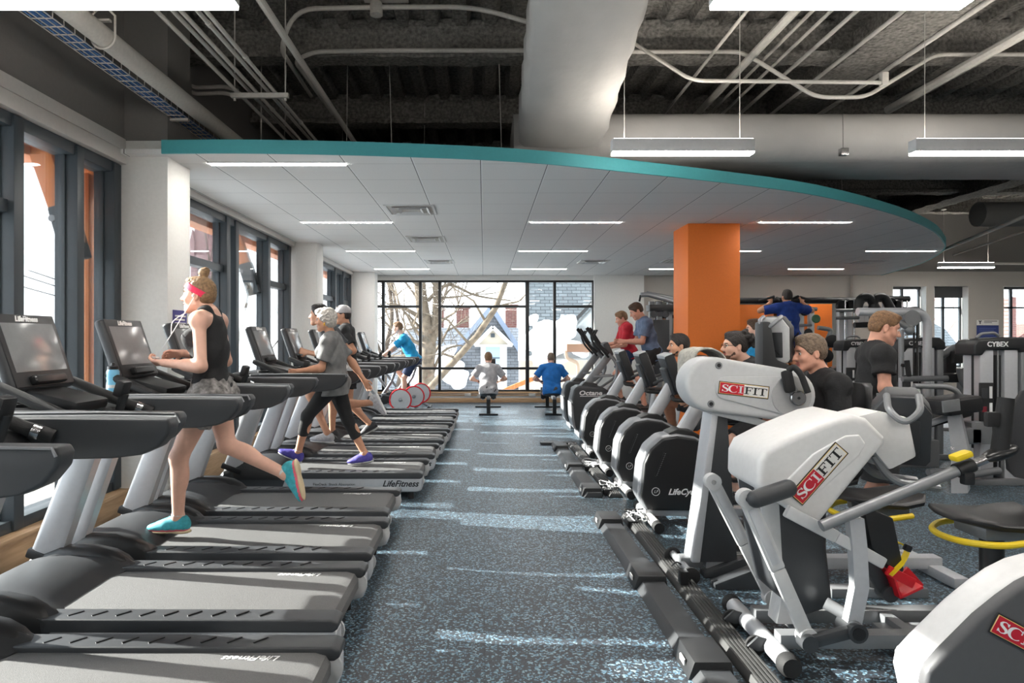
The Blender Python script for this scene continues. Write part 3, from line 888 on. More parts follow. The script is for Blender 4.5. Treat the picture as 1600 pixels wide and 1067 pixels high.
ps.b2((12.42, YB - .012, 1.95), (12.97, YB, 2.08), mi=1).b2((12.6, YB - .014, 2.04), (12.93, YB - .011, 2.055), mi=3).b2((12.6, YB - .014, 2.005), (12.8, YB - .011, 2.017), mi=3)
ps.text('Y', (12.5, YB - .014, 2.015), (1, 0, 0), (0, 0, 1), .11, .002, 3, bold=.006)
tag(ps.build('notice', [mat('blue_notice', (44, 62, 128), .5), M['white'], mat('faint_blue_print', (96, 112, 170), .6), M['letter_k']]), 'blue poster with a white heading strip on the wall between two windows', 'sign')
# ---------------------------------------------------------------- outdoors, seen through the panes
def flat(name, m, pts, nrm, th=.15, parent=None, lab=None, cat=None):
    """A slab with the outline pts (3D, coplanar) and real thickness th along nrm."""
    n_ = Vector(nrm).normalized(); p = [Vector(a) for a in pts]; k_ = len(p)
    V = p + [a - n_ * th for a in p]
    F = [list(range(k_)), list(range(k_, 2 * k_))[::-1]] + [(i, (i + 1) % k_, k_ + (i + 1) % k_, k_ + i) for i in range(k_)]
    o = MB().add(V, F).build(name, m, parent, angle=20)
    return o
snow = mat('snow', (238, 242, 247), .8, bump=.4, bscale=6)
ground = MB().b2((-120, -40, -4.2), (-3.5, 140, -4)).b2((-3.5, 17.2, -4.2), (80, 140, -4))
struct(ground.build('ground', mat('snowy_ground', (222, 224, 228), .95, noise=.3, nscale=.6)))
struct(MB().b2((-6.2, -6, -.5), (-3.42, 17, .05)).build('roof_terrace', M['concrete']))

# timber brackets, posts and eave of the building itself, outside the side windows
for i, (y, lab) in enumerate(((5.5, 'orange timber brace with a bolted steel shoe outside the front side window'), (9.72, 'orange timber brace with a steel shoe outside the second side window'), (-.3, 'orange timber brace outside the side window behind the camera'))):
    t_ = thing('timber_brace', lab, 'timber brace', (-3.46, y, 2.2), 0, 'timber braces outside the side windows')
    MB().bar((.0, 0, .4), (-.3, 0, 1.25), .1, .17, (1, 0, .3), .006).build('timber', M['timber'], t_)
    q = MB().bar((.1, 0, .05), (-.03, 0, .5), .13, .185, (1, 0, .3), .02)
    q.build('steel_shoe', M['frame'], t_)
    for z in (.15, .38):
        MB().cyl(((.06 - z * .3), -.1, z), ((.06 - z * .3), .1, z), .028, 10).build('bolt', M['silver_d'], t_)
for i, (y, lab) in enumerate(((5.82, 'orange timber post in the slot between two front window mullions'), (10.42, 'orange timber post behind the second side window'), (15.45, 'orange timber post behind the side window closest to the back wall'))):
    tag(MB().b2((-3.52, y - .05, -.2), (-3.43, y + .06, 3.04), .006).build('timber_post', M['timber']), lab, 'timber post', 'timber posts outside')
tag(MB().b2((-3.95, -5, 3.1), (-3.72, 17, 3.4), .01).b2((-4.6, -5, 3.4), (-3.4, 17, 3.5)).build('timber_eave', M['timber']), 'orange timber eave beam running along outside the side windows', 'eave')

# church steeple, neighbour roof and power lines beyond the side windows
brick_p = shingle_material('pink_brick', (146, 112, 110), (130, 96, 96), (160, 140, 138), .5, .25)
st = thing('church_steeple', 'pinkish brick church steeple seen through the side window behind the runner', 'steeple', (-25.0, 60, -4), 0)
z = lambda py: EYE - (py - HZY) * 60 / FPX + 4
MB().prism([(-1.15, 0), (1.15, 0), (.98, z(400)), (-.98, z(400))], -1.1, 1.1, 'xz').build('tower', brick_p, st)
MB().prism([(-.95, z(400)), (.95, z(400)), (.7, z(352)), (.35, z(300)), (-.35, z(300)), (-.7, z(352))], -.9, .9, 'xz').build('spire', brick_p, st)
for s_ in (-.82, .82): MB().prism([(s_ - .2, z(404)), (s_ + .2, z(404)), (s_ + .2, z(380)), (s_, z(362)), (s_ - .2, z(380))], -1.25, -.85, 'xz').build('pinnacle', brick_p, st)
MB().prism([(-.35, z(440)), (.35, z(440)), (.35, z(415)), (0, z(408)), (-.35, z(415))], -1.2, -.9, 'xz').build('louvre_opening', M['charcoal'], st)
hs = thing('house', 'brown gabled house with a tan chimney seen through the front side window', 'house', (-13, 20, -4), 0)
MB().b2((-.7, 0, 0), (2.2, 4, 5.3)).build('wall', brick_p, hs)
MB().prism([(-.9, 5.2), (2.5, 5.2), (1.0, 6.3)], -.3, 4.3, 'xz').build('roof', mat('red_brown_shingle', (128, 92, 90), .8, noise=.3, nscale=8), hs)
MB().b2((-.2, 1, 5.2), (.12, 1.5, 6.1)).build('chimney', mat('tan_brick', (190, 172, 132), .85, noise=.2, nscale=10), hs)
for i, (a, b_) in enumerate((((-60, 385, 22), (300, 500, 30)), ((-60, 398, 22), (300, 507, 30)), ((-60, 420, 22), (300, 512, 30)))):
    a, b_ = P(*a), P(*b_)
    tag(MB().tube([a + (b_ - a) * t - Vector((0, 0, 4 * t * (1 - t) * .12)) for t in np.linspace(0, 1, 9)], .02, 5).build('power_line', M['charcoal']),
        ('uppermost', 'middle', 'lowest')[i] + ' of three power lines outside the front side window', 'power line', 'power lines')


def tree(name, label, base, h, r, seed, lean=(0, 0), depth=5, mat_=None, spread=.55):
    rd = random.Random(seed); mb = MB()
    def grow(p, d, L, r0, lev):
        n_ = 4 if lev else 6; pts = [p]; rs = [r0]
        for i in range(n_):
            d = (d + Vector((rd.gauss(0, .10), rd.gauss(0, .10), rd.gauss(.03, .06)))).normalized()
            p = p + d * (L / n_); pts.append(p); rs.append(r0 * (1 - .42 * (i + 1) / n_))
        mb.tube(pts, rs, 9 if lev < 2 else (5 if lev < 4 else 3), cap=lev == 0)
        if lev >= depth: return
        k_ = rd.choice((2, 3)) if lev else 3
        for i in range(k_ + (1 if lev > 1 else 0)):
            at = pts[-1] if i < 2 else pts[rd.randint(2, len(pts) - 1)]
            a = Vector((rd.gauss(0, 1), rd.gauss(0, .8), rd.gauss(0, .5)))
            nd = (d + a.normalized() * rd.uniform(spread * .7, spread * 1.5)).normalized()
            grow(at, nd, L * rd.uniform(.62, .85), rs[-1] * rd.uniform(.55, .85), lev + 1)
    grow(Vector((0, 0, 0)), Vector((lean[0], lean[1], 1)).normalized(), h, r, 0)
    return tag(mb.build(name, mat_, None, base, angle=60), label, 'tree', 'bare winter trees outdoors')
bark = mat('pale_bark', (118, 105, 90), .9, noise=.5, nscale=6, bump=.5, bscale=12)
bark2 = mat('thin_bark', (96, 84, 74), .9, noise=.4, nscale=6)
def tree_on(label, limbs, seed, Y, n_twigs, m):
    rd = random.Random(seed); mb = MB()
    def twig(p, d, L, r0, lev):
        pts = [p]
        for i in range(4):
            d = (d + Vector((rd.gauss(0, .16), rd.gauss(0, .12), rd.gauss(.03, .1)))).normalized(); p = p + d * L / 4; pts.append(p)
        mb.tube(pts, [r0, r0 * .3], 5 if lev < 2 else 3, cap=False)
        if lev < 3:
            for i in range(3):
                q = pts[rd.randint(1, 4)]; a_ = Vector((rd.gauss(0, 1), rd.gauss(0, .7), rd.gauss(.1, .7))).normalized()
                twig(q, (d + a_ * .9).normalized(), L * rd.uniform(.5, .8), r0 * .5, lev + 1)
    for px, r0, r1 in limbs:
        pts = [P(x, y, Y) for x, y in px]; pts = smooth_line3(pts)
        mb.tube(pts, [r0 + (r1 - r0) * i / (len(pts) - 1) for i in range(len(pts))], 10)
        for i in range(n_twigs):
            k_ = rd.randint(len(pts) // 4, len(pts) - 1); t = k_ / len(pts)
            twig(pts[k_], Vector((rd.gauss(0, 1), rd.gauss(0, .6), rd.gauss(.4, .6))).normalized(), rd.uniform(1.0, 2.4), (r0 + (r1 - r0) * t) * .3, 0)
    return tag(mb.build('bare_tree', m, angle=60), label, 'tree', 'bare winter trees outdoors')
def smooth_line3(p, k=5):
    out = []
    for i in range(len(p) - 1):
        a, b_, c_, d_ = p[max(i - 1, 0)], p[i], p[i + 1], p[min(i + 2, len(p) - 1)]
        for j in range(k):
            t = j / k; out.append(.5 * ((2 * b_) + (c_ - a) * t + (2 * a - 5 * b_ + 4 * c_ - d_) * t * t + (3 * b_ - a - 3 * c_ + d_) * t ** 3))
    return out + [p[-1]]
tree_on('big bare tree with a thick forking trunk just outside the back window', [([(672, 780), (668, 640), (666, 575), (670, 535), (660, 480), (655, 430), (652, 380)], .34, .15), ([(670, 538), (682, 500), (684, 440), (690, 380)], .2, .12), ([(664, 500), (640, 486), (625, 480), (600, 484)], .09, .03), ([(674, 590), (690, 552), (715, 540), (735, 545)], .06, .02), ([(668, 470), (700, 445), (745, 462), (800, 470)], .07, .02), ([(655, 445), (630, 425), (610, 380)], .08, .04)], 3, 22.5, 7, bark)
tree_on('slender bare tree beyond the back window beside the corner column', [([(598, 700), (602, 560), (612, 500), (608, 440), (600, 380)], .1, .05), ([(612, 640), (630, 560), (622, 500), (612, 440)], .09, .04), ([(598, 560), (580, 500), (590, 420)], .07, .03)], 5, 24, 7, bark2)
tree('bare_tree', 'bare tree with fine twigs behind the gabled house outside', (-2.6, 44, -4), 6.5, .3, 11, (0, 0), 6, bark2)
tree('bare_tree', 'small bare tree beyond the side window close to the corner', (-11.5, 30, -4), 5, .2, 21, (0, 0), 6, bark2)
tree('bare_tree', 'bare tree outside the second side window', (-17, 34, -4), 5.2, .22, 31, (0, 0), 5, bark2)
tree('bare_tree', 'bare tree outside the front side window below the power lines', (-21, 27, -4), 4.2, .2, 41, (0, 0), 5, bark2)
tree('bare_tree', 'small pinkish bare tree outside the window beside the blue poster', (19.5, 30, -4), 4.0, .16, 51, (0, 0), 6, mat('pink_bark', (150, 118, 112), .9))
lb = MB().tube([P(640, 640, 21), P(700, 575, 20.8), P(745, 525, 20.6), P(775, 480, 20.4), P(798, 420, 20.2)], [.11, .11, .1, .09, .07], 9)
for a in ([P(735, 540, 20.6), P(700, 500, 20.5), P(660, 488, 20.4)], [P(775, 480, 20.4), P(812, 470, 20.4), P(826, 455, 20.3)], [P(760, 505, 20.5), P(740, 470, 20.4), P(705, 448, 20.4)], [P(715, 560, 20.8), P(690, 552, 20.7), P(668, 556, 20.7)]):
    lb.tube(a, [.05, .035, .015], 6)
tag(lb.build('leaning_tree', bark, angle=60), 'leaning bare tree limb crossing the lower back window panes', 'tree', 'bare winter trees outdoors')

# left neighbour: shingled house with a dormer
sl_l = shingle_material('grey_shingles', (104, 108, 114), (128, 130, 136), (74, 76, 80), .4, .14)
sl_r = shingle_material('slate_courses', (104, 109, 112), (122, 127, 130), (70, 73, 76), .3, .11)
brick = shingle_material('red_brick', (112, 66, 58), (94, 54, 50), (120, 100, 94), .3, .1)
cream = mat('cream_siding', (196, 186, 170), .7)
whitew = mat('white_board', (236, 236, 234), .6)
h = thing('house', 'grey shingled house with a cream dormer outside the back window', 'house', (0, 0, 0), 0)
Yh = 31.0
def Q(px, py, Y=Yh): return P(px, py, Y)
main = [Q(560, 622), Q(826, 622), Q(826, 512, 34), Q(640, 512, 34)]
nn = (main[1] - main[0]).cross(main[2] - main[1])
if nn.y > 0: nn = -nn
flat('roof', sl_l, main, nn, .2, h)
g = [Q(648, 622, 30.6), Q(846, 600, 30.6), Q(768, 480, 30.6)]
flat('gable', sl_l, g, (0, -1, 0), 2.0, h)
rk = MB(); a, b_, c_ = [v + Vector((0, -.15, 0)) for v in g]
rk.bar(a, c_, .4, .22, (0, 0, 1)).bar(c_, b_, .4, .22, (0, 0, 1)); rk.build('rake_board', mat('blue_grey_flashing', (120, 132, 152), .6), h)
Yd = 29.6
d = [Q(751, 608, Yd), Q(792, 608, Yd), Q(792, 542, Yd), Q(751, 542, Yd)]
flat('dormer_wall', whitew, d, (0, -1, 0), 1.4, h)
gg = [Q(742, 540, Yd), Q(800, 540, Yd), Q(770, 511, Yd)]
flat('dormer_gable', cream, gg, (0, -1, 0), 1.6, h)
r2 = MB(); a, b_, c_ = [v + Vector((0, -.1, 0)) for v in gg]
r2.bar(a, c_, .3, .16, (0, 0, 1)).bar(c_, b_, .3, .16, (0, 0, 1)).bar(a, b_, .25, .1, (0, 0, 1)); r2.build('dormer_trim', whitew, h)
dw = MB().b2(Q(759, 577, Yd - .06), Q(781, 541, Yd - .02)); dw.build('dormer_window', mat('blue_window_glass', (156, 176, 192), .15), h)
dm = MB().b2(Q(759, 560, Yd - .1), Q(781, 558.5, Yd - .05)).b2(Q(767, 527, Yd - .1), Q(773, 521, Yd - .0)); dm.build('dormer_sash', M['frame'], h)
for a, b_ in (((713, 520), (733, 483)), ((790, 520), (807, 480)), ((684, 520), (694, 486))):
    lo, hi = Q(a[0], a[1], 35), Q(b_[0], b_[1], 35.6)
    q = MB().b2(lo, hi); q.b2((lo.x - .08, lo.y - .08, hi.z), (hi.x + .08, hi.y + .08, hi.z + .12)); q.build('chimney', brick, h)
lw = MB().b2(Q(540, 760, 30.3), Q(826, 620, 31)); lw.build('wall', cream, h)
sn = SDF()
for px, py, r in ((690, 560, .55), (672, 575, .6), (700, 575, .6), (715, 592, .45), (655, 590, .4), (700, 548, .3)): sn.ell(Q(px, py, 30.2), (r, .25, r * .8), None, .2)
sn.wob(.16, 3.1, .5)
sdf_obj('snow_patch', sn, .08, snow, (0, 0, 0), h)

# right neighbour: big slate roof with snow
h2 = thing('house', 'large slate roofed house with snow right outside the back window', 'house', (0, 0, 0), 0)
face = [P(820, 560, 20.4), P(960, 560, 20.4), P(975, 400, 22.5), P(820, 400, 22.5)]
nn = (face[1] - face[0]).cross(face[2] - face[1]); nn = -nn if nn.y > 0 else nn
flat('slate_roof', sl_r, face, nn, .3, h2)
flat('corner_board', whitew, [P(810, 556, 20.3), P(823, 556, 20.3), P(819, 405, 22.3), P(813, 405, 22.3)], nn, .3, h2)
ln_ = MB().bar(P(880, 520, 19.6), P(935, 462, 19.6), .12, .1, (0, 0, 1)); ln_.build('flashing', M['charcoal'], h2)
f2 = [P(868, 560, 19.0), P(975, 560, 19.0), P(975, 430, 19.7), P(900, 505, 19.7)]
nn2 = (f2[1] - f2[0]).cross(f2[2] - f2[1]); nn2 = -nn2 if nn2.y > 0 else nn2
flat('porch_roof', mat('pale_slate', (150, 154, 156), .8, noise=.2, nscale=3), f2, nn2, .2, h2)
MB().b2(P(812, 720, 19.4), P(975, 556, 19.9)).build('wall', cream, h2)
MB().b2(P(820, 563, 19.25), P(940, 556, 19.5)).build('eave', whitew, h2)
gu = MB().tube([P(884, 548, 18.6), P(885, 560, 18.6), P(903, 566, 18.6), P(905, 640, 18.6)], .05, 8, 0, .15); gu.build('downpipe', mat('tan_metal', (170, 150, 132), .5), h2)
MB().b2(P(886, 550, 18.5), P(930, 537, 18.75)).build('gutter', mat('copper_brown_gutter', (146, 112, 92), .5), h2)
sn = SDF()
for px, py, r in ((840, 520, .35), (860, 530, .5), (880, 520, .42), (845, 545, .5), (890, 505, .25), (870, 550, .5), (835, 508, .16), (858, 510, .2), (900, 540, .3)): sn.ell(P(px, py, 19.35 if px < 885 else 18.9), (r, .3, r * .75), None, .15)
sn.wob(.14, 4.3, 1.5)
sdf_obj('snow_patch', sn, .06, snow, (0, 0, 0), h2)
rl = MB()
for px in range(835, 935, 9): rl.tube([P(px, 630, 18.2), P(px, 588, 18.2)], .012, 5)
rl.tube([P(830, 588, 18.2), P(935, 588, 18.2)], .02, 6)
tag(rl.build('railing', whitew), 'pale balustrade outside the back window beside the elliptical machines', 'railing')
tag(MB().bar(P(770, 618, 18.0), P(872, 575, 18.4), .05, .12, (0, 0, 1)).build('handrail', M['timber']), 'sloping timber handrail outside between the two seated rowers', 'railing')

# roofs outside the three windows of the grey wall
h3 = thing('house', 'grey slate hipped roof outside the windows of the grey wall', 'house', (0, 0, 0), 0)
f = [P(1340, 580, 26), P(1530, 580, 26), P(1478, 515, 29), P(1340, 440, 29)]
nn = (f[1] - f[0]).cross(f[2] - f[1]); nn = -nn if nn.y > 0 else nn
flat('roof', sl_r, f, nn, .3, h3); MB().b2(P(1340, 680, 26.2), P(1520, 578, 27.5)).build('wall', cream, h3)
h4 = thing('house', 'red brick gabled house with a tall chimney outside the last window', 'house', (0, 0, 0), 0)
flat('gable_wall', brick, [P(1562, 640, 36), P(1680, 640, 36), P(1680, 560, 36), P(1622, 505, 36), P(1562, 548, 36)], (0, -1, 0), 3, h4)
MB().b2(P(1577, 560, 35), P(1588, 464, 35) + Vector((0, .8, 0))).build('chimney', brick, h4)
# ---------------------------------------------------------------- treadmill (local: rear end at x=0, front at -x; y across; z up)
def script_letters(mb, body, o, right, up, size, mi=0, depth=.002, bold=.002): mb.text(body, o, right, up, size, depth, mi, shear=.35, align='CENTER', squeeze=1.0, bold=bold)


def make_treadmill(label, loc):
    r = thing('treadmill', label, 'treadmill', loc, 0, 'row of treadmills along the windows')
    for s in (-1, 1):
        a = MB()
        # silver side of the deck with a round rear corner
        prof = [(-1.55, .07), (-.06, .07), (-.012, .085), (0, .12), (0, .215), (-1.62, .215), (-1.62, .14)]
        lo, hi = sorted((s * .31, s * .415))
        a.prism(prof, lo, hi, 'xz', .02, seg=3)
        a.build('side_panel', M['silver'], r)
        k_ = MB()
        k_.prism([(-1.66, .205), (-.02, .205), (.004, .222), (.004, .252), (-.03, .268), (-1.66, .272)], *sorted((s * .295, s * .425)), 'xz', .012, seg=3)
        for i in range(9): k_.bar((-1.3 + i * .115, s * .358 - .0275, .2725), (-1.255 + i * .115, s * .358 + .0275, .2725), .009, .004, (0, 0, 1), 0, 1)
        k_.build('side_rail', [M['charcoal'], M['black_s']], r)
        g = MB()
        if s < 0:
            script_letters(g, 'LifeFitness', (-.22, s * .416, .155), (1, 0, 0), (0, 0, 1), .085, 0)
            g.text('FlexDeck  Shock Absorption', (-.88, s * .416, .15), (1, 0, 0), (0, 0, 1), .036, .002, 0)
            g.build('lettering', M['letter_k'], r)
    bl = MB()
    ring = [(-1.62, .245), (-.1, .245), (-.055, .232), (-.035, .2), (-.035, .15), (-.06, .1), (-.1, .09), (-1.62, .09)]
    bl.prism(ring, -.298, .298, 'xz')
    script_letters(bl, 'LifeFitness', (-.36, .245, .246), (-1, 0, 0), (0, -1, 0), .058, 1, .002, 0)
    bl.build('running_belt', [M['belt'], M['letter_w']], r, angle=25)
    for s in (-1, 1):
        ec = MB(); ec.lathe([(.03, 0), (.07, .004), (.07, .02)], (-.055, s * .3, .17), (0, s, 0), 16)
        ec.build('rear_roller_cap', M['grey_p'], r)
    # motor hood: flat platform, dished towards the belt, with a shoulder either side
    hd = MB()
    rings = []
    for x, zc, zs, w_ in ((-2.06, .14, .14, .36), (-2.03, .27, .25, .40), (-1.9, .335, .315, .43), (-1.72, .345, .335, .435), (-1.6, .325, .335, .43), (-1.5, .285, .315, .43), (-1.44, .25, .285, .425), (-1.415, .24, .262, .42)):
        rr = []
        for j in range(13):
            y = -w_ + 2 * w_ * j / 12; t = abs(y) / w_
            zz_ = zc + (zs - zc) * min(1, max(0, (t - .55) / .25)) - (.03 if t > .98 else 0)
            rr.append(Vector((x + (.0 if t < .6 else .06 * min(1, (t - .6) / .2) * (1 if x > -1.7 else 0)), y, zz_)))
        rr += [Vector((x, w_, .06)), Vector((x, -w_, .06))]
        rings.append(rr)
    hd.loft(rings).build('motor_hood', M['charcoal'], r, angle=50)
    for s in (-1, 1):
        sh = MB()
        sec = []
        for x, z_, w_ in ((-1.98, .30, .05), (-1.8, .37, .065), (-1.62, .37, .068), (-1.5, .345, .066), (-1.43, .31, .06), (-1.385, .27, .05)):
            sec.append([Vector((x, s * (.372 - w_), .2)), Vector((x, s * (.372 - w_), z_ - .03)), Vector((x, s * (.372 - w_ * .6), z_)), Vector((x, s * (.372 + w_ * .6), z_)), Vector((x, s * (.372 + w_), z_ - .03)), Vector((x, s * (.372 + w_), .2))])
        sh.loft(sec).build('shoulder', M['black'], r, angle=50)
        up = MB()
        a_, b_ = Vector((-1.9, s * .385, .3)), Vector((-1.6, s * .385, 1.12))
        pr = [(-.085, -.036), (-.06, -.046), (.06, -.046), (.085, -.036), (.085, .036), (.06, .046), (-.06, .046), (-.085, .036)]
        d_ = (b_ - a_).normalized(); ux = Vector((d_.z, 0, -d_.x))
        up.loft([[a_ + (b_ - a_) * t + ux * u * w_ + Vector((0, v, 0)) for u, v in pr] for t, w_ in ((0, 1.15), (.04, 1.02), (.5, .94), (1, .9))])
        up.build('upright', M['silver'], r, angle=50)
        cf = MB().bar(a_ - d_ * .02, a_ + d_ * .035, .11, .21, (1, 0, 0), .012); cf.build('upright_collar', M['black'], r)
        # handrail: deep beam whose rear end sweeps up in a curve
        hr = MB()
        prof = [(-1.72, 1.06), (-1.0, 1.075), (-.88, 1.09), (-.80, 1.125), (-.755, 1.18), (-.745, 1.225), (-.76, 1.25), (-1.3, 1.255), (-1.72, 1.25)]
        hr.prism(prof, *sorted((s * .335, s * .425)), 'xz', .018, seg=3, ang=20)
        hr.build('handrail', M['charcoal'], r)
        rim = MB().tube([(-1.62, s * .434, 1.247), (-1.1, s * .434, 1.252), (-.765, s * .434, 1.247), (-.752, s * .434, 1.22)], .006, 6)
        rim.build('handrail_trim', M['silver_d'], r)
        gr = MB().tube([(-1.25, s * .33, 1.17), (-1.36, s * .3, 1.215), (-1.7, s * .285, 1.36), (-1.73, s * .285, 1.37)], [.034, .03, .027, .02], 12)
        gr.build('grip_bar', M['rubber'], r)
        MB().tube([(-1.30, s * .316, 1.19), (-1.33, s * .308, 1.203)], .034, 12).build('grip_ring', M['chrome'], r)
    ds = MB()
    ds.prism([(-1.98, 1.06), (-1.38, 1.06), (-1.34, 1.14), (-1.4, 1.2), (-1.6, 1.255), (-1.92, 1.26), (-2.02, 1.16)], -.34, .34, 'xz', .03, seg=3)
    ds.box((-1.55, 0, 1.28), (.3, .3, .06), (0, .25, 0), .02)
    for s in (-1, 1): ds.lathe([(.05, 0), (.058, .03), (.05, .035), (.045, .01)], (-1.66, s * .2, 1.24), (0, 0, 1), 16)
    ds.build('dashboard', M['black'], r)
    gp = MB().tube([(-1.44, .06, 1.17), (-1.3, .06, 1.2), (-1.27, .06, 1.3)], .025, 12).box((-1.28, .06, 1.33), (.05, .09, .09), (0, .3, 0), .015)
    gp.build('centre_grip', M['black'], r)
    tl = math.radians(-19)
    R = Euler((0, tl, 0)).to_matrix(); C_ = Vector((-1.745, 0, 1.525))
    cs = MB().box(C_, (.065, .50, .42), R, .03, seg=4)
    cs.build('console', M['charcoal'], r)
    bz = MB().box(C_ + R @ Vector((.031, 0, .005)), (.012, .47, .4), R, .006)
    script_letters(bz, 'LifeFitness', C_ + R @ Vector((.0385, 0, .178)), R @ Vector((0, 1, 0)), R @ Vector((0, 0, 1)), .042, 1)
    bz.build('bezel', [M['black'], M['letter_w']], r)
    MB().box(C_ + R @ Vector((.036, 0, .02)), (.006, .41, .27), R, .002).build('screen', M['screen'], r)
    fn = MB().prism([(-.13, -.1), (.13, -.1), (.17, -.045), (-.17, -.045)], 0, .05, 'xy', .01)
    fn = MB().box(C_ + R @ Vector((.05, 0, -.165)), (.05, .26, .05), R, .02, seg=3)
    fn.build('fan_pod', M['black_s'], r)
    MB().bar((-1.68, 0, 1.2), (-1.72, 0, 1.4), .18, .07, (1, 0, 0), .02).build('console_neck', M['black_s'], r)
    MB().box((-1.4, -.12, 1.195), (.05, .04, .02), (0, .4, 0), .006).build('stop_button', M['red'], r)
    for i, (x, y) in enumerate(((-.12, -.36), (-.12, .36), (-1.9, -.3), (-1.9, .3))): MB().cyl((x, y, 0), (x, y, .09), .03, 12).build('foot', M['rubber'], r)
    return r
TM_Y = [2.58, 3.58, 4.58, 5.58, 7.05, 8.12, 9.19, 10.26, 11.33, 12.4]
TM_X = [-.63, -.70, -.71, -.75, -.62, -.58, -.54, -.51, -.5, -.5]
TM_L = ['closest black and silver treadmill, cut by the frame so only belt and handrail show',
        'empty treadmill with a large tilted screen in front of the slate window mullion',
        'treadmill the woman in the pink headband is running on',
        'empty treadmill behind the running woman, its console beside her elbow',
        'treadmill under the grey haired woman, with a lettered silver side panel',
        'treadmill under the bare legged man half hidden by the grey haired woman',
        'treadmill under the man in the grey cap',
        'empty treadmill just past the man in the grey cap',
        'empty treadmill second from the silver wheeled bikes',
        'last treadmill of the row, in front of the silver wheeled bikes']
tm = make_treadmill(TM_L[0], (TM_X[0], TM_Y[0], 0))
for i in range(1, 10): dup(tm, (TM_X[i], TM_Y[i], 0), None, TM_L[i])
# water bottle in the runner's treadmill
bt = thing('water_bottle', 'blue squeeze bottle with a black cap on the running woman\'s treadmill', 'bottle', (-2.4, 4.3, 1.255), 0)
MB().lathe([(.03, 0), (.038, .006), (.038, .06), (.034, .075), (.038, .09), (.038, .135), (.03, .15)], (0, 0, 0), (0, 0, 1), 20).build('flask', mat('blue_bottle', (120, 190, 225), .3), bt)
MB().lathe([(.0385, .03), (.0385, .05)], (0, 0, 0), (0, 0, 1), 20).build('printed_band', M['letter_w'], bt)
MB().lathe([(.033, .148), (.033, .168), (.012, .172), (.011, .19), (.008, .192)], (0, 0, 0), (0, 0, 1), 20).build('cap', M['black_s'], bt)
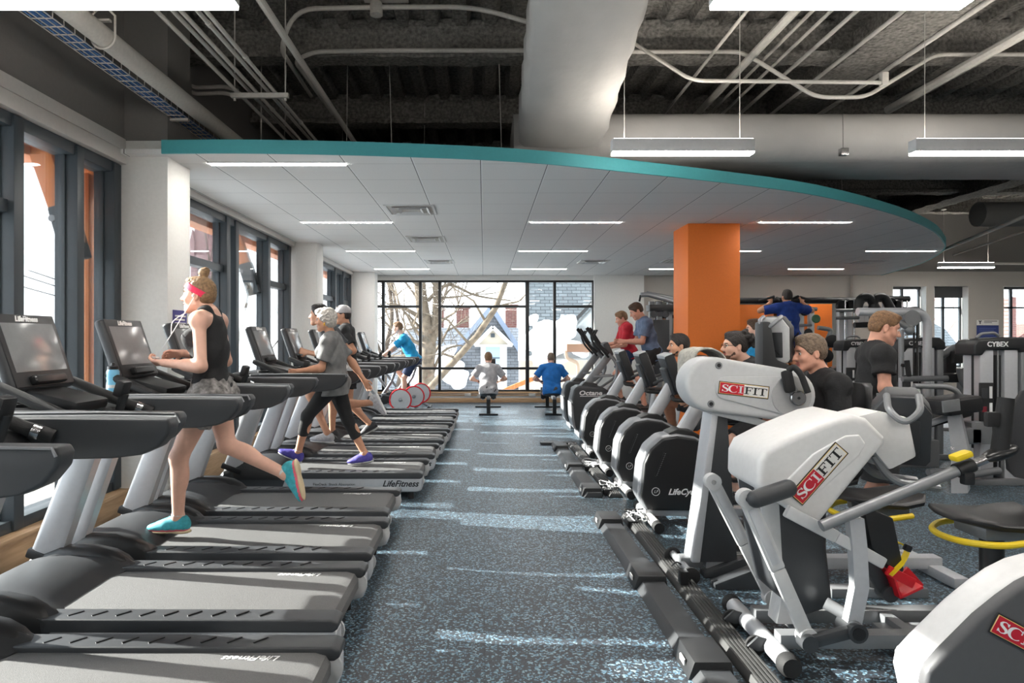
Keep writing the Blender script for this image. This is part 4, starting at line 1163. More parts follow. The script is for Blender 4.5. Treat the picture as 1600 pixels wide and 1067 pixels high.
# ---------------------------------------------------------------- upright bikes (local: front at x=0, rider faces -x)
def make_bike(label, loc):
    r = thing('exercise_bike', label, 'exercise bike', loc, 0, 'row of upright exercise bikes')
    out = [(0, .25), (.03, .53), (.09, .67), (.2, .765), (.34, .79), (.5, .765), (.66, .68), (.74, .5), (.76, .11), (.08, .11)]
    ins = [(.03, .25), (.058, .525), (.115, .65), (.213, .74), (.345, .764), (.5, .74), (.645, .662), (.715, .49), (.738, .125), (.092, .125)]
    MB().prism(out, -.115, .115, 'xz', .045, seg=4).build('shell_band', M['band'], r, angle=50)
    for s in (-1, 1):
        MB().prism(ins, *sorted((s * .09, s * .135)), 'xz', .02, seg=3).build('side_cover', M['black'], r, angle=45)
    y = -.1365
    e = MB()
    e.lathe([(.036, 0), (.036, .003)], (.155, y, .29), (0, -1, 0), 24).lathe([(.0305, 0), (.0305, .0045)], (.155, y, .29), (0, -1, 0), 24, 1)
    e.text('LF', (.155, y - .004, .29), (1, 0, 0), (0, 0, 1), .036, .002, 0, shear=.3)
    lt = MB(); script_letters(lt, 'LifeCycle', (.395, y, .285), (1, 0, 0), (0, 0, 1), .072, 0); lt.build('lettering', M['letter_w'], r)
    e.build('emblem', [M['letter_w'], M['black_s']], r)
    sl = MB().bar((.155, y, .42), (.235, y, .62), .012, .022, (1, 0, 0), .004)
    for i in range(12): sl.bar((.158 + i * .0066, y - .004, .43 + i * .0165), (.17 + i * .0066, y - .004, .436 + i * .0165), .006, .004, (0, 0, 1), mi=1)
    sl.build('vent_slot', [M['black_s'], M['silver_d']], r)
    MB().prism([(.26, .74), (.56, .7), (.56, .76), (.46, .82), (.36, .825), (.28, .79)], -.1, .1, 'xz', .02).build('neck_collar', M['black'], r)
    nk = MB()
    a, b = Vector((.42, 0, .77)), Vector((.66, 0, 1.16)); d = (b - a).normalized(); u = Vector((d.z, 0, -d.x))
    pr = [(-.06, -.035), (-.04, -.05), (.04, -.05), (.06, -.035), (.06, .035), (.04, .05), (-.04, .05), (-.06, .035)]
    nk.loft([[a + (b - a) * t + u * p + Vector((0, q, 0)) for p, q in pr] for t in (0, .5, 1)])
    nk.build('neck', M['silver'], r, angle=50)
    R = Euler((0, math.radians(-20), 0)).to_matrix(); c = Vector((.63, 0, 1.235))
    MB().box(c, (.11, .31, .43), R, .03, seg=3).build('console', M['black'], r)
    MB().box(c + R @ Vector((-.062, 0, -.06)), (.05, .2, .3), R, .022, seg=3).build('console_back', M['charcoal'], r)
    MB().box(c + R @ Vector((-.005, 0, .2)), (.1, .29, .05), R, .012).build('console_top', M['silver'], r)
    MB().box(c + R @ Vector((.057, 0, .03)), (.006, .25, .28), R, .002).build('screen', M['screen'], r)
    for s in (-1, 1):
        MB().tube([(.62, s * .05, 1.0), (.6, s * .19, .975), (.79, s * .2, .96)], .021, 10, 0, .04).build('grip_bar', M['rubber'], r)
        MB().tube([(.68, s * .1, 1.05), (.72, s * .24, 1.1), (.9, s * .25, 1.16), (.98, s * .25, 1.24)], .018, 10, 0, .06).build('handlebar', M['charcoal'], r)
    sp = MB().tube([(.78, 0, .3), (.98, 0, .5), (1.04, 0, .86)], .035, 12, 0, .15); sp.build('seat_post', M['silver'], r)
    st = MB().loft([[Vector((x, w * math.cos(t), z + .035 * math.sin(t))) for t in np.linspace(0, 2 * PI_, 13)[:-1]] for x, w, z in ((.8, .02, .885), (.85, .045, .89), (.98, .08, .89), (1.1, .13, .895), (1.17, .13, .9), (1.2, .08, .9))])
    st.build('saddle', M['vinyl'], r, angle=60)
    for x, w in ((.12, .3), (1.2, .32)):
        q = MB().tube([(x, -w, .05), (x, w, .05)], .04, 14); q.build('floor_bar', M['white_p'], r)
        for s in (-1, 1): MB().cyl((x, s * w, .045), (x, s * (w + .09), .045), .044, 14).build('end_cap', M['rubber'], r)
    MB().b2((.08, -.07, .06), (1.22, .07, .125), .012).build('base_rail', M['silver'], r)
    for s, a0 in ((-1, .5), (1, PI_ + .5)):
        c0 = Vector((.66, s * .15, .33)); tip = c0 + Vector((.17 * math.cos(a0), s * .03, .17 * math.sin(a0)))
        k_ = MB().cyl(c0 - Vector((0, s * .03, 0)), c0 + Vector((0, s * .02, 0)), .05, 16).bar(c0 + Vector((0, s * .01, 0)), tip, .02, .03, (0, 1, 0), .006)
        k_.build('crank', M['chrome'], r)
        MB().box(tip + Vector((0, s * .06, 0)), (.1, .1, .03), None, .01).build('pedal', M['black'], r)
    return r
PI_ = math.pi
BKY = [5.85, 7.0, 8.1, 9.3]; BKX = [1.315, 1.34, 1.33, 1.33]
BKL = ['upright bike with its white lettering in full view, ridden by the man with glasses', 'upright bike ridden by the bearded man in the tank top', 'empty upright bike between the bearded rider and the last bike of the row', 'upright bike next to the grey elliptical machines']
bk = make_bike(BKL[0], (BKX[0], BKY[0], 0))
for i in (1, 2, 3): dup(bk, (BKX[i], BKY[i], 0), None, BKL[i])
tw = SDF()
c0 = Vector((BKX[0] + .56, BKY[0], 1.49))
V, F = [], []
n1, n2 = 26, 18
prof = [(-.13, -.36), (-.125, -.2), (-.11, -.04), (-.06, .02), (.02, .03), (.1, .012), (.17, -.05), (.19, -.2), (.2, -.3)]
pp = smooth_line([(a, b) for a, b in prof], 4)
for i, p in enumerate(pp):
    for j in range(n2):
        v = j / (n2 - 1) - .5
        V.append((c0.x + p.x + .012 * math.sin(v * 15 + i * .3), c0.y + v * .42, c0.z + p.y + .01 * math.sin(v * 19 + i * .2)))
for i in range(len(pp) - 1):
    for j in range(n2 - 1): F.append((i * n2 + j, i * n2 + j + 1, (i + 1) * n2 + j + 1, (i + 1) * n2 + j))
tb = MB().add(V, F).build('towel', mat('oatmeal_towel', (192, 188, 178), .95, noise=.3, nscale=40, bump=.6, bscale=120), angle=80)
sm = tb.modifiers.new('thick', 'SOLIDIFY'); sm.thickness = .012
tag(tb, 'beige towel draped over the console of the closest upright bike', 'towel')

# ---------------------------------------------------------------- elliptical machines (front at x=0, rider faces -x)
def make_elliptical(label, loc):
    r = thing('elliptical_machine', label, 'elliptical machine', loc, 0, 'pair of elliptical machines')
    out = [(0, .3), (-.01, .6), (.03, .78), (.1, .84), (.5, .82), (.72, .68), (.78, .4), (.74, .12), (.1, .1), (.04, .18)]
    MB().prism(out, -.2, .2, 'xz', .05, seg=4).build('flywheel_housing', M['charcoal'], r, angle=50)
    MB().prism([(-.012, .3), (-.022, .58), (.03, .5), (.06, .2), (.08, .1), (.02, .16)], -.2, .2, 'xz', .02, seg=3).build('front_trim', M['band'], r, angle=50)
    L = MB().text('Octane', (.3, -.2025, .72), (1, 0, 0), (0, 0, 1), .1, .003, 0, shear=.15, squeeze=1.25, bold=.003).b2((.13, -.204, .665), (.47, -.201, .675))
    L.build('lettering', M['letter_w'], r)
    MB().prism([(.12, .8), (.46, .78), (.42, .87), (.22, .9)], -.13, .13, 'xz', .02).build('mast_collar', M['black'], r)
    MB().bar((.26, 0, .84), (.66, 0, 1.36), .13, .12, (1, 0, 0), .03).build('mast', M['silver_d'], r)
    MB().box((.6, 0, 1.43), (.1, .32, .24), (0, math.radians(-25), 0), .03).build('console', M['charcoal'], r)
    for s in (-1, 1): MB().bar((.36, s * .12, .98), (.7, s * .12, 1.0), .05, .03, (0, 0, 1), .01).build('tray', M['silver_d'], r)
    for s, o in ((-1, .0), (1, .12)):
        MB().tube([(.55, s * .27, .78), (.72 + o, s * .28, .98), (.7 + o, s * .29, 1.22), (.58 + o, s * .29, 1.36)], .022, 10, 0, .15).build('arm_link', M['silver_d'], r)
        MB().tube([(.58 + o, s * .29, 1.36), (.42 + o, s * .28, 1.5), (.28 + o, s * .26, 1.72), (.23 + o, s * .25, 1.78)], [.026] * 2 + [.03] * 30, 12, 0, .12).build('arm_grip', M['rubber'], r)
        MB().tube([(.6, s * .18, 1.3), (.42, s * .2, 1.5), (.36, s * .18, 1.66), (.42, s * .1, 1.74)], .018, 10, 0, .08).build('fixed_grip', M['rubber'], r)
        MB().bar((.6, s * .2, .5 + o), (1.75, s * .2, .4 - o * .6), .05, .07, (0, 0, 1), .012).build('pedal_link', M['silver_d'], r)
        MB().box((1.22 - o * .5, s * .2, .475), (.4, .17, .035), None, .015).build('footplate', M['black'], r)
    MB().b2((.5, -.06, .04), (1.95, .06, .14), .01).b2((1.85, -.3, 0), (1.97, .3, .08), .02).b2((.1, -.3, 0), (.22, .3, .09), .02).build('base_frame', M['silver_d'], r)
    for s in (-1, 1): MB().bar((1.75, s * .2, .1), (1.78, s * .2, .42), .05, .05, (1, 0, 0), .01).build('crank_post', M['charcoal'], r)
    return r
el = make_elliptical('grey elliptical machine with white lettering, used by the tall man in slate blue', (1.42, 11.0, 0))
dup(el, (1.42, 12.1, 0), None, 'grey elliptical machine closest to the back window, used by the man in red')

# ---------------------------------------------------------------- branded serif plate, as it stands on the arm machines
def serif(mb, ch, o, r, u, h, mi):
    """One serif capital drawn from strokes; returns its width. Units of h."""
    n_ = r.cross(u); t = .15; s_ = .09
    def quad(x0, y0, x1, y1): mb.add([o + r * x * h + u * y * h + n_ * z for z in (0, .0012) for x, y in ((x0, y0), (x1, y0), (x1, y1), (x0, y1))], [(0, 1, 2, 3), (4, 7, 6, 5), (0, 4, 5, 1), (1, 5, 6, 2), (2, 6, 7, 3), (3, 7, 4, 0)], mi)
    def stroke(pts):
        V = []
        k_ = len(pts)
        for i, (x, y, w) in enumerate(pts):
            a, b = pts[max(i - 1, 0)], pts[min(i + 1, k_ - 1)]; dx, dy = b[0] - a[0], b[1] - a[1]; L_ = math.hypot(dx, dy); nx, ny = -dy / L_ * w / 2, dx / L_ * w / 2
            for z in (0, .0012): V += [o + r * (x + nx) * h + u * (y + ny) * h + n_ * z, o + r * (x - nx) * h + u * (y - ny) * h + n_ * z]
        F = []
        for i in range(k_ - 1):
            p, q = i * 4, i * 4 + 4
            F += [(p + 2, p + 3, q + 3, q + 2), (p, q, q + 1, p + 1), (p, p + 2, q + 2, q), (p + 1, q + 1, q + 3, p + 3)]
        mb.add(V, F, mi)
    if ch == 'I': quad(.14, 0, .3, 1); quad(.02, 0, .42, s_); quad(.02, 1 - s_, .42, 1); return .46
    if ch == 'F': quad(.12, 0, .28, 1); quad(.0, 0, .42, s_); quad(.0, 1 - s_, .72, 1); quad(.66, .72, .72, 1); quad(.28, .48, .54, .48 + s_); quad(.5, .38, .56, .68); return .76
    if ch == 'T': quad(.34, 0, .5, 1); quad(.22, 0, .62, s_); quad(.02, 1 - s_, .82, 1); quad(.02, .74, .08, 1); quad(.76, .74, .82, 1); return .86
    if ch == 'C':
        stroke([(.42 + .4 * math.cos(a), .5 + .48 * math.sin(a), .05 + .14 * max(0, -math.cos(a))) for a in np.linspace(.75, 2 * math.pi - .75, 22)]); quad(.68, .64, .74, 1.0); return .84
    if ch == 'S':
        p = []
        for i in range(25):
            t_ = i / 24; a = -2.6 + t_ * 5.2
            y = .04 + .92 * t_; x = .33 - .27 * math.sin((t_ - .5) * 2 * math.pi * .98) * (1 if True else 0)
            x = .33 + .26 * math.sin(-(t_ - .5) * 2 * math.pi) * -1 if False else .33 - .25 * math.sin((t_ - .5) * 2 * math.pi)
            p.append((x, y, .05 + .15 * math.exp(-((t_ - .5) / .2) ** 2)))
        p = [(.1, .26, .05), (.16, .1, .06), (.32, .03, .06), (.5, .1, .1), (.57, .25, .16), (.48, .42, .2), (.32, .52, .2), (.17, .62, .19), (.11, .77, .15), (.18, .91, .09), (.33, .975, .06), (.47, .92, .06), (.54, .76, .05)]
        stroke(p); quad(.05, .04, .1, .3); quad(.53, .72, .58, .97); return .68


def brand_plate(name, parent, c, r, u, w, full=True):
    r, u = Vector(r).normalized(), Vector(u).normalized(); u = (u - r * u.dot(r)).normalized(); n_ = r.cross(u); c = Vector(c); h = w * .255
    mb = MB()
    Rm = Matrix((r, u, n_)).transposed()
    mb.box(c, (w, h, .004), Rm, .0018, 0)
    mb.box(c + n_ * .0006, (w * .975, h * .9, .004), Rm, .0018, 1)
    mb.box(c + n_ * .0012, (w * .955, h * .82, .004), Rm, 0, 2)
    x0 = -.477 * w; mid = -.002 * w
    mb.box(c + n_ * .0018 + r * (x0 + mid) / 2, (mid - x0, h * .82, .004), Rm, 0, 3)
    hh = h * .56; base = c + n_ * .0042 - u * hh / 2
    for txt, a, b, mi in (('SCI', x0 + .035 * w, mid - .012 * w, 4), ('FIT', mid + .014 * w, .462 * w, 0)):
        wd = {'S': .68, 'C': .84, 'I': .46, 'F': .76, 'T': .86}; tot = sum(wd[k] for k in txt); sx = (b - a) / (tot * hh)
        x = a
        for k_ in txt:
            q = MB(); serif(q, k_, Vector((0, 0, 0)), Vector((1, 0, 0)), Vector((0, 1, 0)), hh, 0)
            mb.add([base + r * (x + v[0] * sx) + u * v[1] + n_ * v[2] for v in q.v], q.f, mi)
            x += wd[k_] * hh * sx
    return mb.build(name, [M['letter_k'], mat('plate_cream_edge', (226, 196, 120), .5), mat('plate_white', (228, 226, 222), .45), mat('plate_red', (196, 26, 48), .4), M['letter_w']], parent, smooth=False)


def wheel(mb, a, b, r, mi=0): mb.lathe([(r * .75, 0), (r, .004), (r, .02), (r * .75, .024)], a, Vector(b) - Vector(a), 20, mi)

# ---------------------------------------------------------------- S1: the arm machine with the long rounded arm
def capsule2(c1, r1, c2, r2, n=14):
    d = math.atan2(c2[1] - c1[1], c2[0] - c1[0]); L = math.hypot(c2[0] - c1[0], c2[1] - c1[1]); o = math.acos((r1 - r2) / L)
    return [(c2[0] + r2 * math.cos(d + t), c2[1] + r2 * math.sin(d + t)) for t in np.linspace(-o, o, n)] + [(c1[0] + r1 * math.cos(d + t), c1[1] + r1 * math.sin(d + t)) for t in np.linspace(o, 2 * math.pi - o, n)]
s1 = thing('arm_machine', 'pale grey arm exercise machine with a long rounded drive arm bearing the branded plate', 'exercise machine', (1.6, 4.55, 0))
O1 = Vector((1.6, 4.55, 0))
def L1(x, y, z): return Vector((x, y, z)) - O1
cA, cB = (1.52 - 1.6, 1.295), (2.03 - 1.6, 1.222)
yn = -.14
MB().prism(capsule2(cA, .185, cB, .172, 18), yn, .12, 'xz', .035, seg=4).build('drive_arm', M['grey_p'], s1, angle=50)
MB().prism(capsule2((cA[0] + .08, cA[1] - .02), .075, (cB[0] - .0, cB[1]), .13, 14), yn - .008, yn + .01, 'xz', .004).build('arm_recess', M['grey_p'], s1, angle=50)
dk_ = MB().lathe([(.135, 0), (.13, .012), (.06, .016)], (cB[0], yn - .004, cB[1]), (0, -1, 0), 30)
dk_.build('crank_disc', mat('mid_grey_plastic', (168, 168, 168), .45), s1)
hub = MB().lathe([(.05, 0), (.05, .03), (.046, .034)], (cB[0] + .03, yn - .015, cB[1] - .01), (0, -1, 0), 24).lathe([(.009, 0), (.009, .037)], (cB[0] + .03, yn - .015, cB[1] - .01), (0, -1, 0), 12, 1)
hub.build('crank_hub', [M['chrome'], M['letter_k']], s1)
ca = MB().bar((cB[0] + .03, yn - .03, cB[1] - .01), (cB[0] - .06, yn - .035, cB[1] + .13), .018, .06, (1, 0, 0), .006)
ca.build('crank_arm', M['silver_d'], s1)
kb = MB().box((cB[0] - .045, yn - .06, cB[1] + .1), (.07, .05, .15), (0, -.2, 0), .025).tube([(cB[0] - .045, yn - .06, cB[1] + .17), (cB[0] - .02, yn - .08, cB[1] + .2), (cB[0] + .02, yn - .1, cB[1] + .15), (cB[0] + .06, yn - .11, cB[1] + .03)], .02, 12, 0, .03)
kb.build('hand_grip', M['rubber'], s1)
MB().cyl((cB[0] + .075, yn - .03, cB[1] + .035), (cB[0] + .105, yn - .03, cB[1] + .055), .012, 10).build('yellow_pin', M['yellow'], s1)
for px, pz in ((1.552, 1.425), (1.5, 1.17)):
    MB().lathe([(.024, 0), (.022, .004), (.013, .005)], (px - 1.6, yn - .001, pz), (0, -1, 0), 18).lathe([(.013, 0), (.013, .006)], (px - 1.6, yn - .001, pz), (0, -1, 0), 14, 1).build('bolt', [M['silver_d'], M['letter_k']], s1)
tl = math.radians(-6.5)
brand_plate('brand_plate', s1, (1.714 - 1.6, yn - .0095, 1.262), (math.cos(tl), 0, math.sin(tl)), (0, 0, 1), .335)
MB().prism([(-.04, 1.13), (.1, 1.12), (.34, 1.03), (.32, 1.0), (.06, 1.06), (-.1, 1.1)], -.1, .1, 'xz', .01).build('arm_bracket', M['grey_p'], s1)
MB().prism([(-.03, 1.12), (.03, 1.12), (.1, .1), (-.17, .1)], -.08, .09, 'xz', .008).build('stand', M['charcoal'], s1)
MB().prism([(-.075, 1.12), (-.03, 1.12), (-.155, .1), (-.21, .1)], -.095, .1, 'xz', .01).build('stand_edge', M['silver'], s1)
MB().b2((-.1, -.05, .04), (1.5, .05, .12), .01).build('base_rail', M['silver'], s1)
MB().b2((1.4, -.3, 0), (1.5, .3, .07), .015).build('rear_foot', M['silver'], s1)
for y_ in (-.06, -.26): MB().prism([(-.13, .0), (.16, 0), (.16, .13), (.12, .13), (-.13, .035)], y_ - .05, y_ + .05, 'xz', .008).build('footrest', M['charcoal'], s1)
fw = MB().tube([(-.26, -.2, .075), (-.26, .22, .075)], .025, 12).b2((-.27, -.05, .05), (-.12, .05, .12), .01); fw.build('front_foot', M['silver_d'], s1)
for y_ in (-.22, .2): w_ = MB(); wheel(w_, (-.26, y_, .06), (-.26, y_ - .03, .06), .058); w_.build('transport_wheel', M['rubber'], s1)
# console on its slanting neck
def console(parent, c, yaw, tilt, sc=1.0, handle=True, bz='grey_p'):
    """Tall dark display housing seen from behind: pale bezel, triangular recess, loop handle."""
    R = (Matrix.Rotation(yaw, 3, 'Z') @ Matrix.Rotation(tilt, 3, 'Y'))
    X = Matrix.Translation(c) @ R.to_4x4() @ Matrix.Scale(sc, 4)
    def mk(): q = MB(); q.X = X; return q
    out = [(-.115, -.2), (.115, -.2), (.135, -.17), (.135, .1), (.07, .19), (-.07, .19), (-.135, .1), (-.135, -.17)]
    mk().prism(out, -.02, .12, 'yz', .02, seg=3).build('console', M['charcoal'], parent, angle=45)
    b = mk().prism([(y * .97, z * .97) for y, z in out], -.045, -.018, 'yz', .008); b.build('console_bezel', M[bz], parent, angle=45)
    mk().prism([(-.08, -.15), (.08, -.15), (.08, .0), (.02, .06), (-.08, .06)], -.052, -.03, 'yz', .005).build('console_recess', M['charcoal'], parent)
    v = mk()
    for i in range(8): v.box((-.055, -.05 + i * .015, -.12 + i * .018), (.004, .03, .006), (.7, 0, 0))
    v.build('vent_slots', M['letter_k'], parent)
    mk().box((.122, 0, .01), (.006, .22, .27), None, .002).build('screen', M['screen'], parent)
    if handle: mk().tube([(-.03, -.07, .19), (-.17, -.07, .16), (-.2, 0, .1), (-.17, .07, .16), (-.03, .07, .19)], .017, 10, 0, .05).build('loop_handle', M['silver_d'], parent)
console(s1, (P(1209, 530, 4.7) - O1), math.radians(52), math.radians(-4), .84)
MB().prism([(.3, 1.37), (.46, 1.36), (.5, 1.42), (.4, 1.46), (.36, 1.72), (.3, 1.72)], .0, .14, 'xz', .02).build('console_neck', M['black'], s1)
sx, sy = 2.52 - 1.6, .2
def seat_assembly(parent, o, z, back=True, rz=0):
    X = Matrix.Translation(o) @ Matrix.Rotation(rz, 4, 'Z')
    def mk(): q = MB(); q.X = X; return q
    rings = []
    for x, w, zz, th in ((-.24, .1, .0, .02), (-.22, .17, .01, .05), (-.1, .22, -.01, .07), (.05, .225, -.02, .07), (.17, .21, .0, .07), (.22, .14, .03, .03)):
        rings.append([Vector((x, w * math.cos(t), z + zz + (th * math.sin(t)) * .5 + (.012 * math.cos(2 * t) if math.sin(t) > 0 else 0))) for t in np.linspace(0, 2 * PI_, 21)[:-1]])
    mk().loft(rings).build('seat_pad', M['vinyl'], parent, angle=60)
    mk().b2((-.12, -.12, z - .1), (.14, .12, z - .03), .02).build('seat_carriage', M['silver_d'], parent)
    mk().tube([(.1, -.2, z - .07), (-.12, -.23, z - .09), (-.24, -.12, z - .1), (-.27, 0, z - .1), (-.24, .12, z - .1), (-.12, .23, z - .09), (.1, .2, z - .07)], .017, 10, 0, .1).build('yellow_lever', M['yellow'], parent)
    mk().tube([(0, 0, .05), (0, 0, z - .06)], .055, 16).build('pedestal', M['black'], parent)
    if back:
        mk().tube([(.1, 0, z - .06), (.27, 0, z + .05), (.31, 0, z + .3)], .028, 10, 0, .08).build('back_post', M['silver_d'], parent)
        q = mk(); rings = []
        for zz, w, dx in ((.18, .12, 0), (.21, .19, .005), (.36, .215, .01), (.55, .2, .03), (.64, .15, .05), (.66, .09, .055)):
            rings.append([Vector((.27 + dx + .045 * math.sin(t) + .05 * (math.cos(t) ** 2) * -1, w * math.cos(t), z + zz)) for t in np.linspace(0, 2 * PI_, 19)[:-1]])
        q.loft(rings).build('backrest', M['vinyl'], parent, angle=60)
seat_assembly(s1, Vector((.74, .13, 0)), .63)
xs_ = thing('padded_stool', 'black padded stool with a yellow lever, behind the steel handle bar of the white trainer', 'seat', (2.44, 4.15, 0))
seat_assembly(xs_, Vector((0, 0, 0)), .62, False)
MB().b2((-.3, -.05, 0), (.3, .05, .06), .01).build('base_rail', M['silver_d'], xs_)

# ---------------------------------------------------------------- S2, S3: the white recumbent trainers
def prism_pts(pts, y0, y1, bev, **k): return MB().prism(pts, y0, y1, 'xz', bev, seg=4, **k)
s2 = thing('recumbent_trainer', 'white trainer with grey linkage arms, a steel handle bar and a red foot plate', 'exercise machine', (1.5, 3.48, 0))
O2 = Vector((1.5, 3.48, 0)); yn, yf = 3.25 - 3.48, .2
body = [(-.165, .87), (-.16, 1.0), (-.13, 1.06), (.02, 1.135), (.22, 1.215), (.3, 1.23), (.37, 1.212), (.46, 1.12), (.465, 1.085), (.41, 1.03), (.14, .7), (.1, .69), (-.05, .79)]
prism_pts(body, yn, yf, .05, ang=40).build('shroud', M['white_p'], s2, angle=50)
prism_pts([(-.04, .9), (.1, 1.04), (.26, 1.13), (.33, 1.135), (.36, 1.09), (.33, 1.03), (.12, .84), (.05, .82)], yn - .006, yn + .02, .012).build('side_panel', M['white_p'], s2, angle=50)
q0, q1 = P(1246, 778, 3.24), P(1313, 702, 3.24); rdir = q1 - q0; rdir.y = 0
brand_plate('brand_plate', s2, Vector((((q0 + q1) / 2).x - O2.x, yn - .0095, ((q0 + q1) / 2).z)), rdir, (-.6, 0, 1), .34)
prism_pts([(-.14, .9), (.1, .8), (.22, .62), (.26, .25), (.12, .2), (-.04, .32), (-.1, .6)], -.13, .13, .03).build('drive_housing', M['charcoal'], s2, angle=50)
MB().prism([(-.14, .88), (-.02, .86), (.0, .5), (.03, .34), (-.01, .34), (-.08, .6)], -.14, .14, 'xz', .02).build('housing_edge', M['grey_p'], s2)
def strap(a, b, w, t, name, m, parent, bev=.008, up=(1, 0, 0)): return MB().bar(Vector(a), Vector(b), t, w, up, bev).build(name, m, parent)
# linkage: two pale arms either side with rounded pivots, dark push bar between them
for y_, ax, az, bx, bz, cx, cz in ((-.3, -.25, .84, -.1, .5, .04, .18), (.26, -.22, .8, -.04, .45, .11, .15)):
    a, b, c_ = Vector((ax, y_, az)), Vector((bx, y_, bz)), Vector((cx, y_, cz))
    lk = MB().bar(a, b, .035, .075, (1, 0, 0), .012).bar(b, c_, .035, .07, (1, 0, 0), .012)
    lk.cyl(a - Vector((0, .025, 0)), a + Vector((0, .025, 0)), .045, 18).cyl(c_ - Vector((0, .03, 0)), c_ + Vector((0, .03, 0)), .045, 18)
    lk.build('link_arm', M['grey_p'], s2)
    ins_ = MB().bar(a + (b - a) * .14 - Vector((0, .012, 0)), a + (b - a) * .92 - Vector((0, .012, 0)), .018, .045, (1, 0, 0), .005); ins_.build('link_inset', M['silver'], s2)
    MB().cyl(a - Vector((0, .03, 0)), a - Vector((0, .02, 0)), .013, 12).build('pivot_bolt', M['chrome'], s2)
pa, pb = Vector((-.22, -.34, .845)), Vector((-.07, -.34, .895))
MB().tube([pa, pb], [.042, .042], 18).sph(pa, .042).sph(pb, .042).build('push_pad', M['charcoal'], s2)
MB().bar((-.06, -.3, .78), (.18, -.3, .655), .035, .06, (0, 0, 1), .01).bar((.18, -.3, .655), (.42, -.28, .52), .03, .055, (0, 0, 1), .01).build('rocker_arm', M['grey_p'], s2)
MB().bar((.03, -.33, .165), (.26, -.33, .225), .05, .06, (0, 0, 1), .02).cyl((.03, -.36, .165), (.03, -.29, .165), .04, 18).cyl((.25, -.37, .22), (.25, -.24, .22), .045, 18).build('crank_link', M['charcoal'], s2)
MB().cyl((.25, -.376, .22), (.25, -.366, .22), .03, 18).build('crank_cap', M['letter_k'], s2)
pw = [Vector((.25, -.3, .22)), Vector((.29, -.3, .42)), Vector((.28, -.3, .62)), Vector((.26, -.31, .75))]
for a, b in zip(pw, pw[1:]): pass
up_ = MB().loft([[p + Vector((dx, dy, 0)) for dx, dy in ((-.035, -.025), (.035, -.025), (.035, .025), (-.035, .025))] for p in (pw[0], pw[1], pw[2], pw[3])])
up_.build('upright_link', M['silver'], s2, angle=30)
ha, hb_ = P(1283, 822, 3.1) - O2, P(1562, 708, 3.12) - O2
mid_ = ha + (hb_ - ha) * .8
MB().tube([ha, mid_], .026, 16).build('handle_bar', M['silver_d'], s2)
MB().tube([mid_, hb_], .0205, 16).build('handle_extension', M['chrome'], s2)
dn_ = (hb_ - ha).normalized()
MB().tube([mid_ - dn_ * .04, mid_ + dn_ * .04], .034, 16).box(mid_ + Vector((0, -.02, -.045)), (.05, .04, .06), None, .01).build('clamp', M['black'], s2)
MB().box(mid_ + Vector((-.03, -.02, .06)), (.085, .06, .03), (0, -.35, 0), .012).build('adjuster_tab', M['yellow'], s2)
MB().sph(hb_ + Vector((.0, 0, .0)), (.09, .05, .03), (0, -.35, 0), 16).build('grip_guard', M['black_s'], s2)
MB().tube([hb_ + Vector((0, 0, 0)), hb_ + Vector((.03, 0, .26))], [.038, .034], 16).box(hb_ + Vector((-.045, -.01, .16)), (.06, .03, .07), None, .01).build('upright_grip', M['rubber'], s2)
# pedal arm with red foot plate and yellow strap
fa_, fb_ = P(1330, 835, 3.42) - O2, P(1385, 925, 3.42) - O2
MB().bar(fa_, fb_, .045, .075, (1, 0, 0), .02).cyl(fb_ - Vector((0, .04, 0)), fb_ + Vector((0, .04, 0)), .04, 18).build('pedal_arm', M['charcoal'], s2)
MB().prism([(a.x, a.z) for a in (P(1338, 785, 3.4) - O2, P(1385, 805, 3.4) - O2, P(1402, 885, 3.4) - O2, P(1392, 895, 3.4) - O2, P(1352, 850, 3.4) - O2)], -.14, -.02, 'xz', .01).build('calf_guard', M['black'], s2)
rp = MB()
p0, p1, p2 = P(1390, 912, 3.35) - O2, P(1438, 912, 3.35) - O2, P(1420, 890, 3.35) - O2
d_ = Vector((.8, 0, -.55)).normalized()
rp.bar(P(1384, 888, 3.4) - O2, P(1396, 928, 3.4) - O2, .13, .012, (1, 0, .3), .004)
rp.bar(P(1394, 927, 3.4) - O2, P(1430, 910, 3.4) - O2, .13, .014, (0, 0, 1), .004)
rp.bar(P(1412, 890, 3.46) - O2, P(1437, 918, 3.46) - O2, .02, .05, (0, 0, 1), .006).bar(P(1386, 890, 3.34) - O2, P(1428, 912, 3.34) - O2, .014, .05, (0, 0, 1), .004)
rp.build('foot_plate', M['red'], s2)
sp_ = [P(1390, 898, 3.33) - O2, P(1408, 880, 3.33) - O2, P(1417, 862, 3.36) - O2, P(1410, 850, 3.42) - O2, P(1394, 846, 3.46) - O2, P(1386, 852, 3.48) - O2]
V, F = [], []
sl_ = smooth_line([(0, 0)] * 0 + [(v.x, v.z) for v in sp_], 4); ys_ = np.interp(np.linspace(0, 5, len(sl_)), range(6), [v.y for v in sp_])
rs_ = []
for i, v in enumerate(sl_):
    t_ = (sl_[min(i + 1, len(sl_) - 1)] - sl_[max(i - 1, 0)]).normalized(); nn_ = Vector((-t_.y, 0, t_.x))
    c_ = Vector((v.x, ys_[i], v.y))
    rs_.append([c_ + nn_ * .003 + Vector((0, .02, 0)), c_ + nn_ * .003 - Vector((0, .02, 0)), c_ - nn_ * .003 - Vector((0, .02, 0)), c_ - nn_ * .003 + Vector((0, .02, 0))])
MB().loft(rs_).build('foot_strap', M['yellow'], s2)
MB().box(P(1418, 856, 3.34) - O2, (.035, .03, .035), (0, .4, 0), .01).build('strap_buckle', M['black_s'], s2)
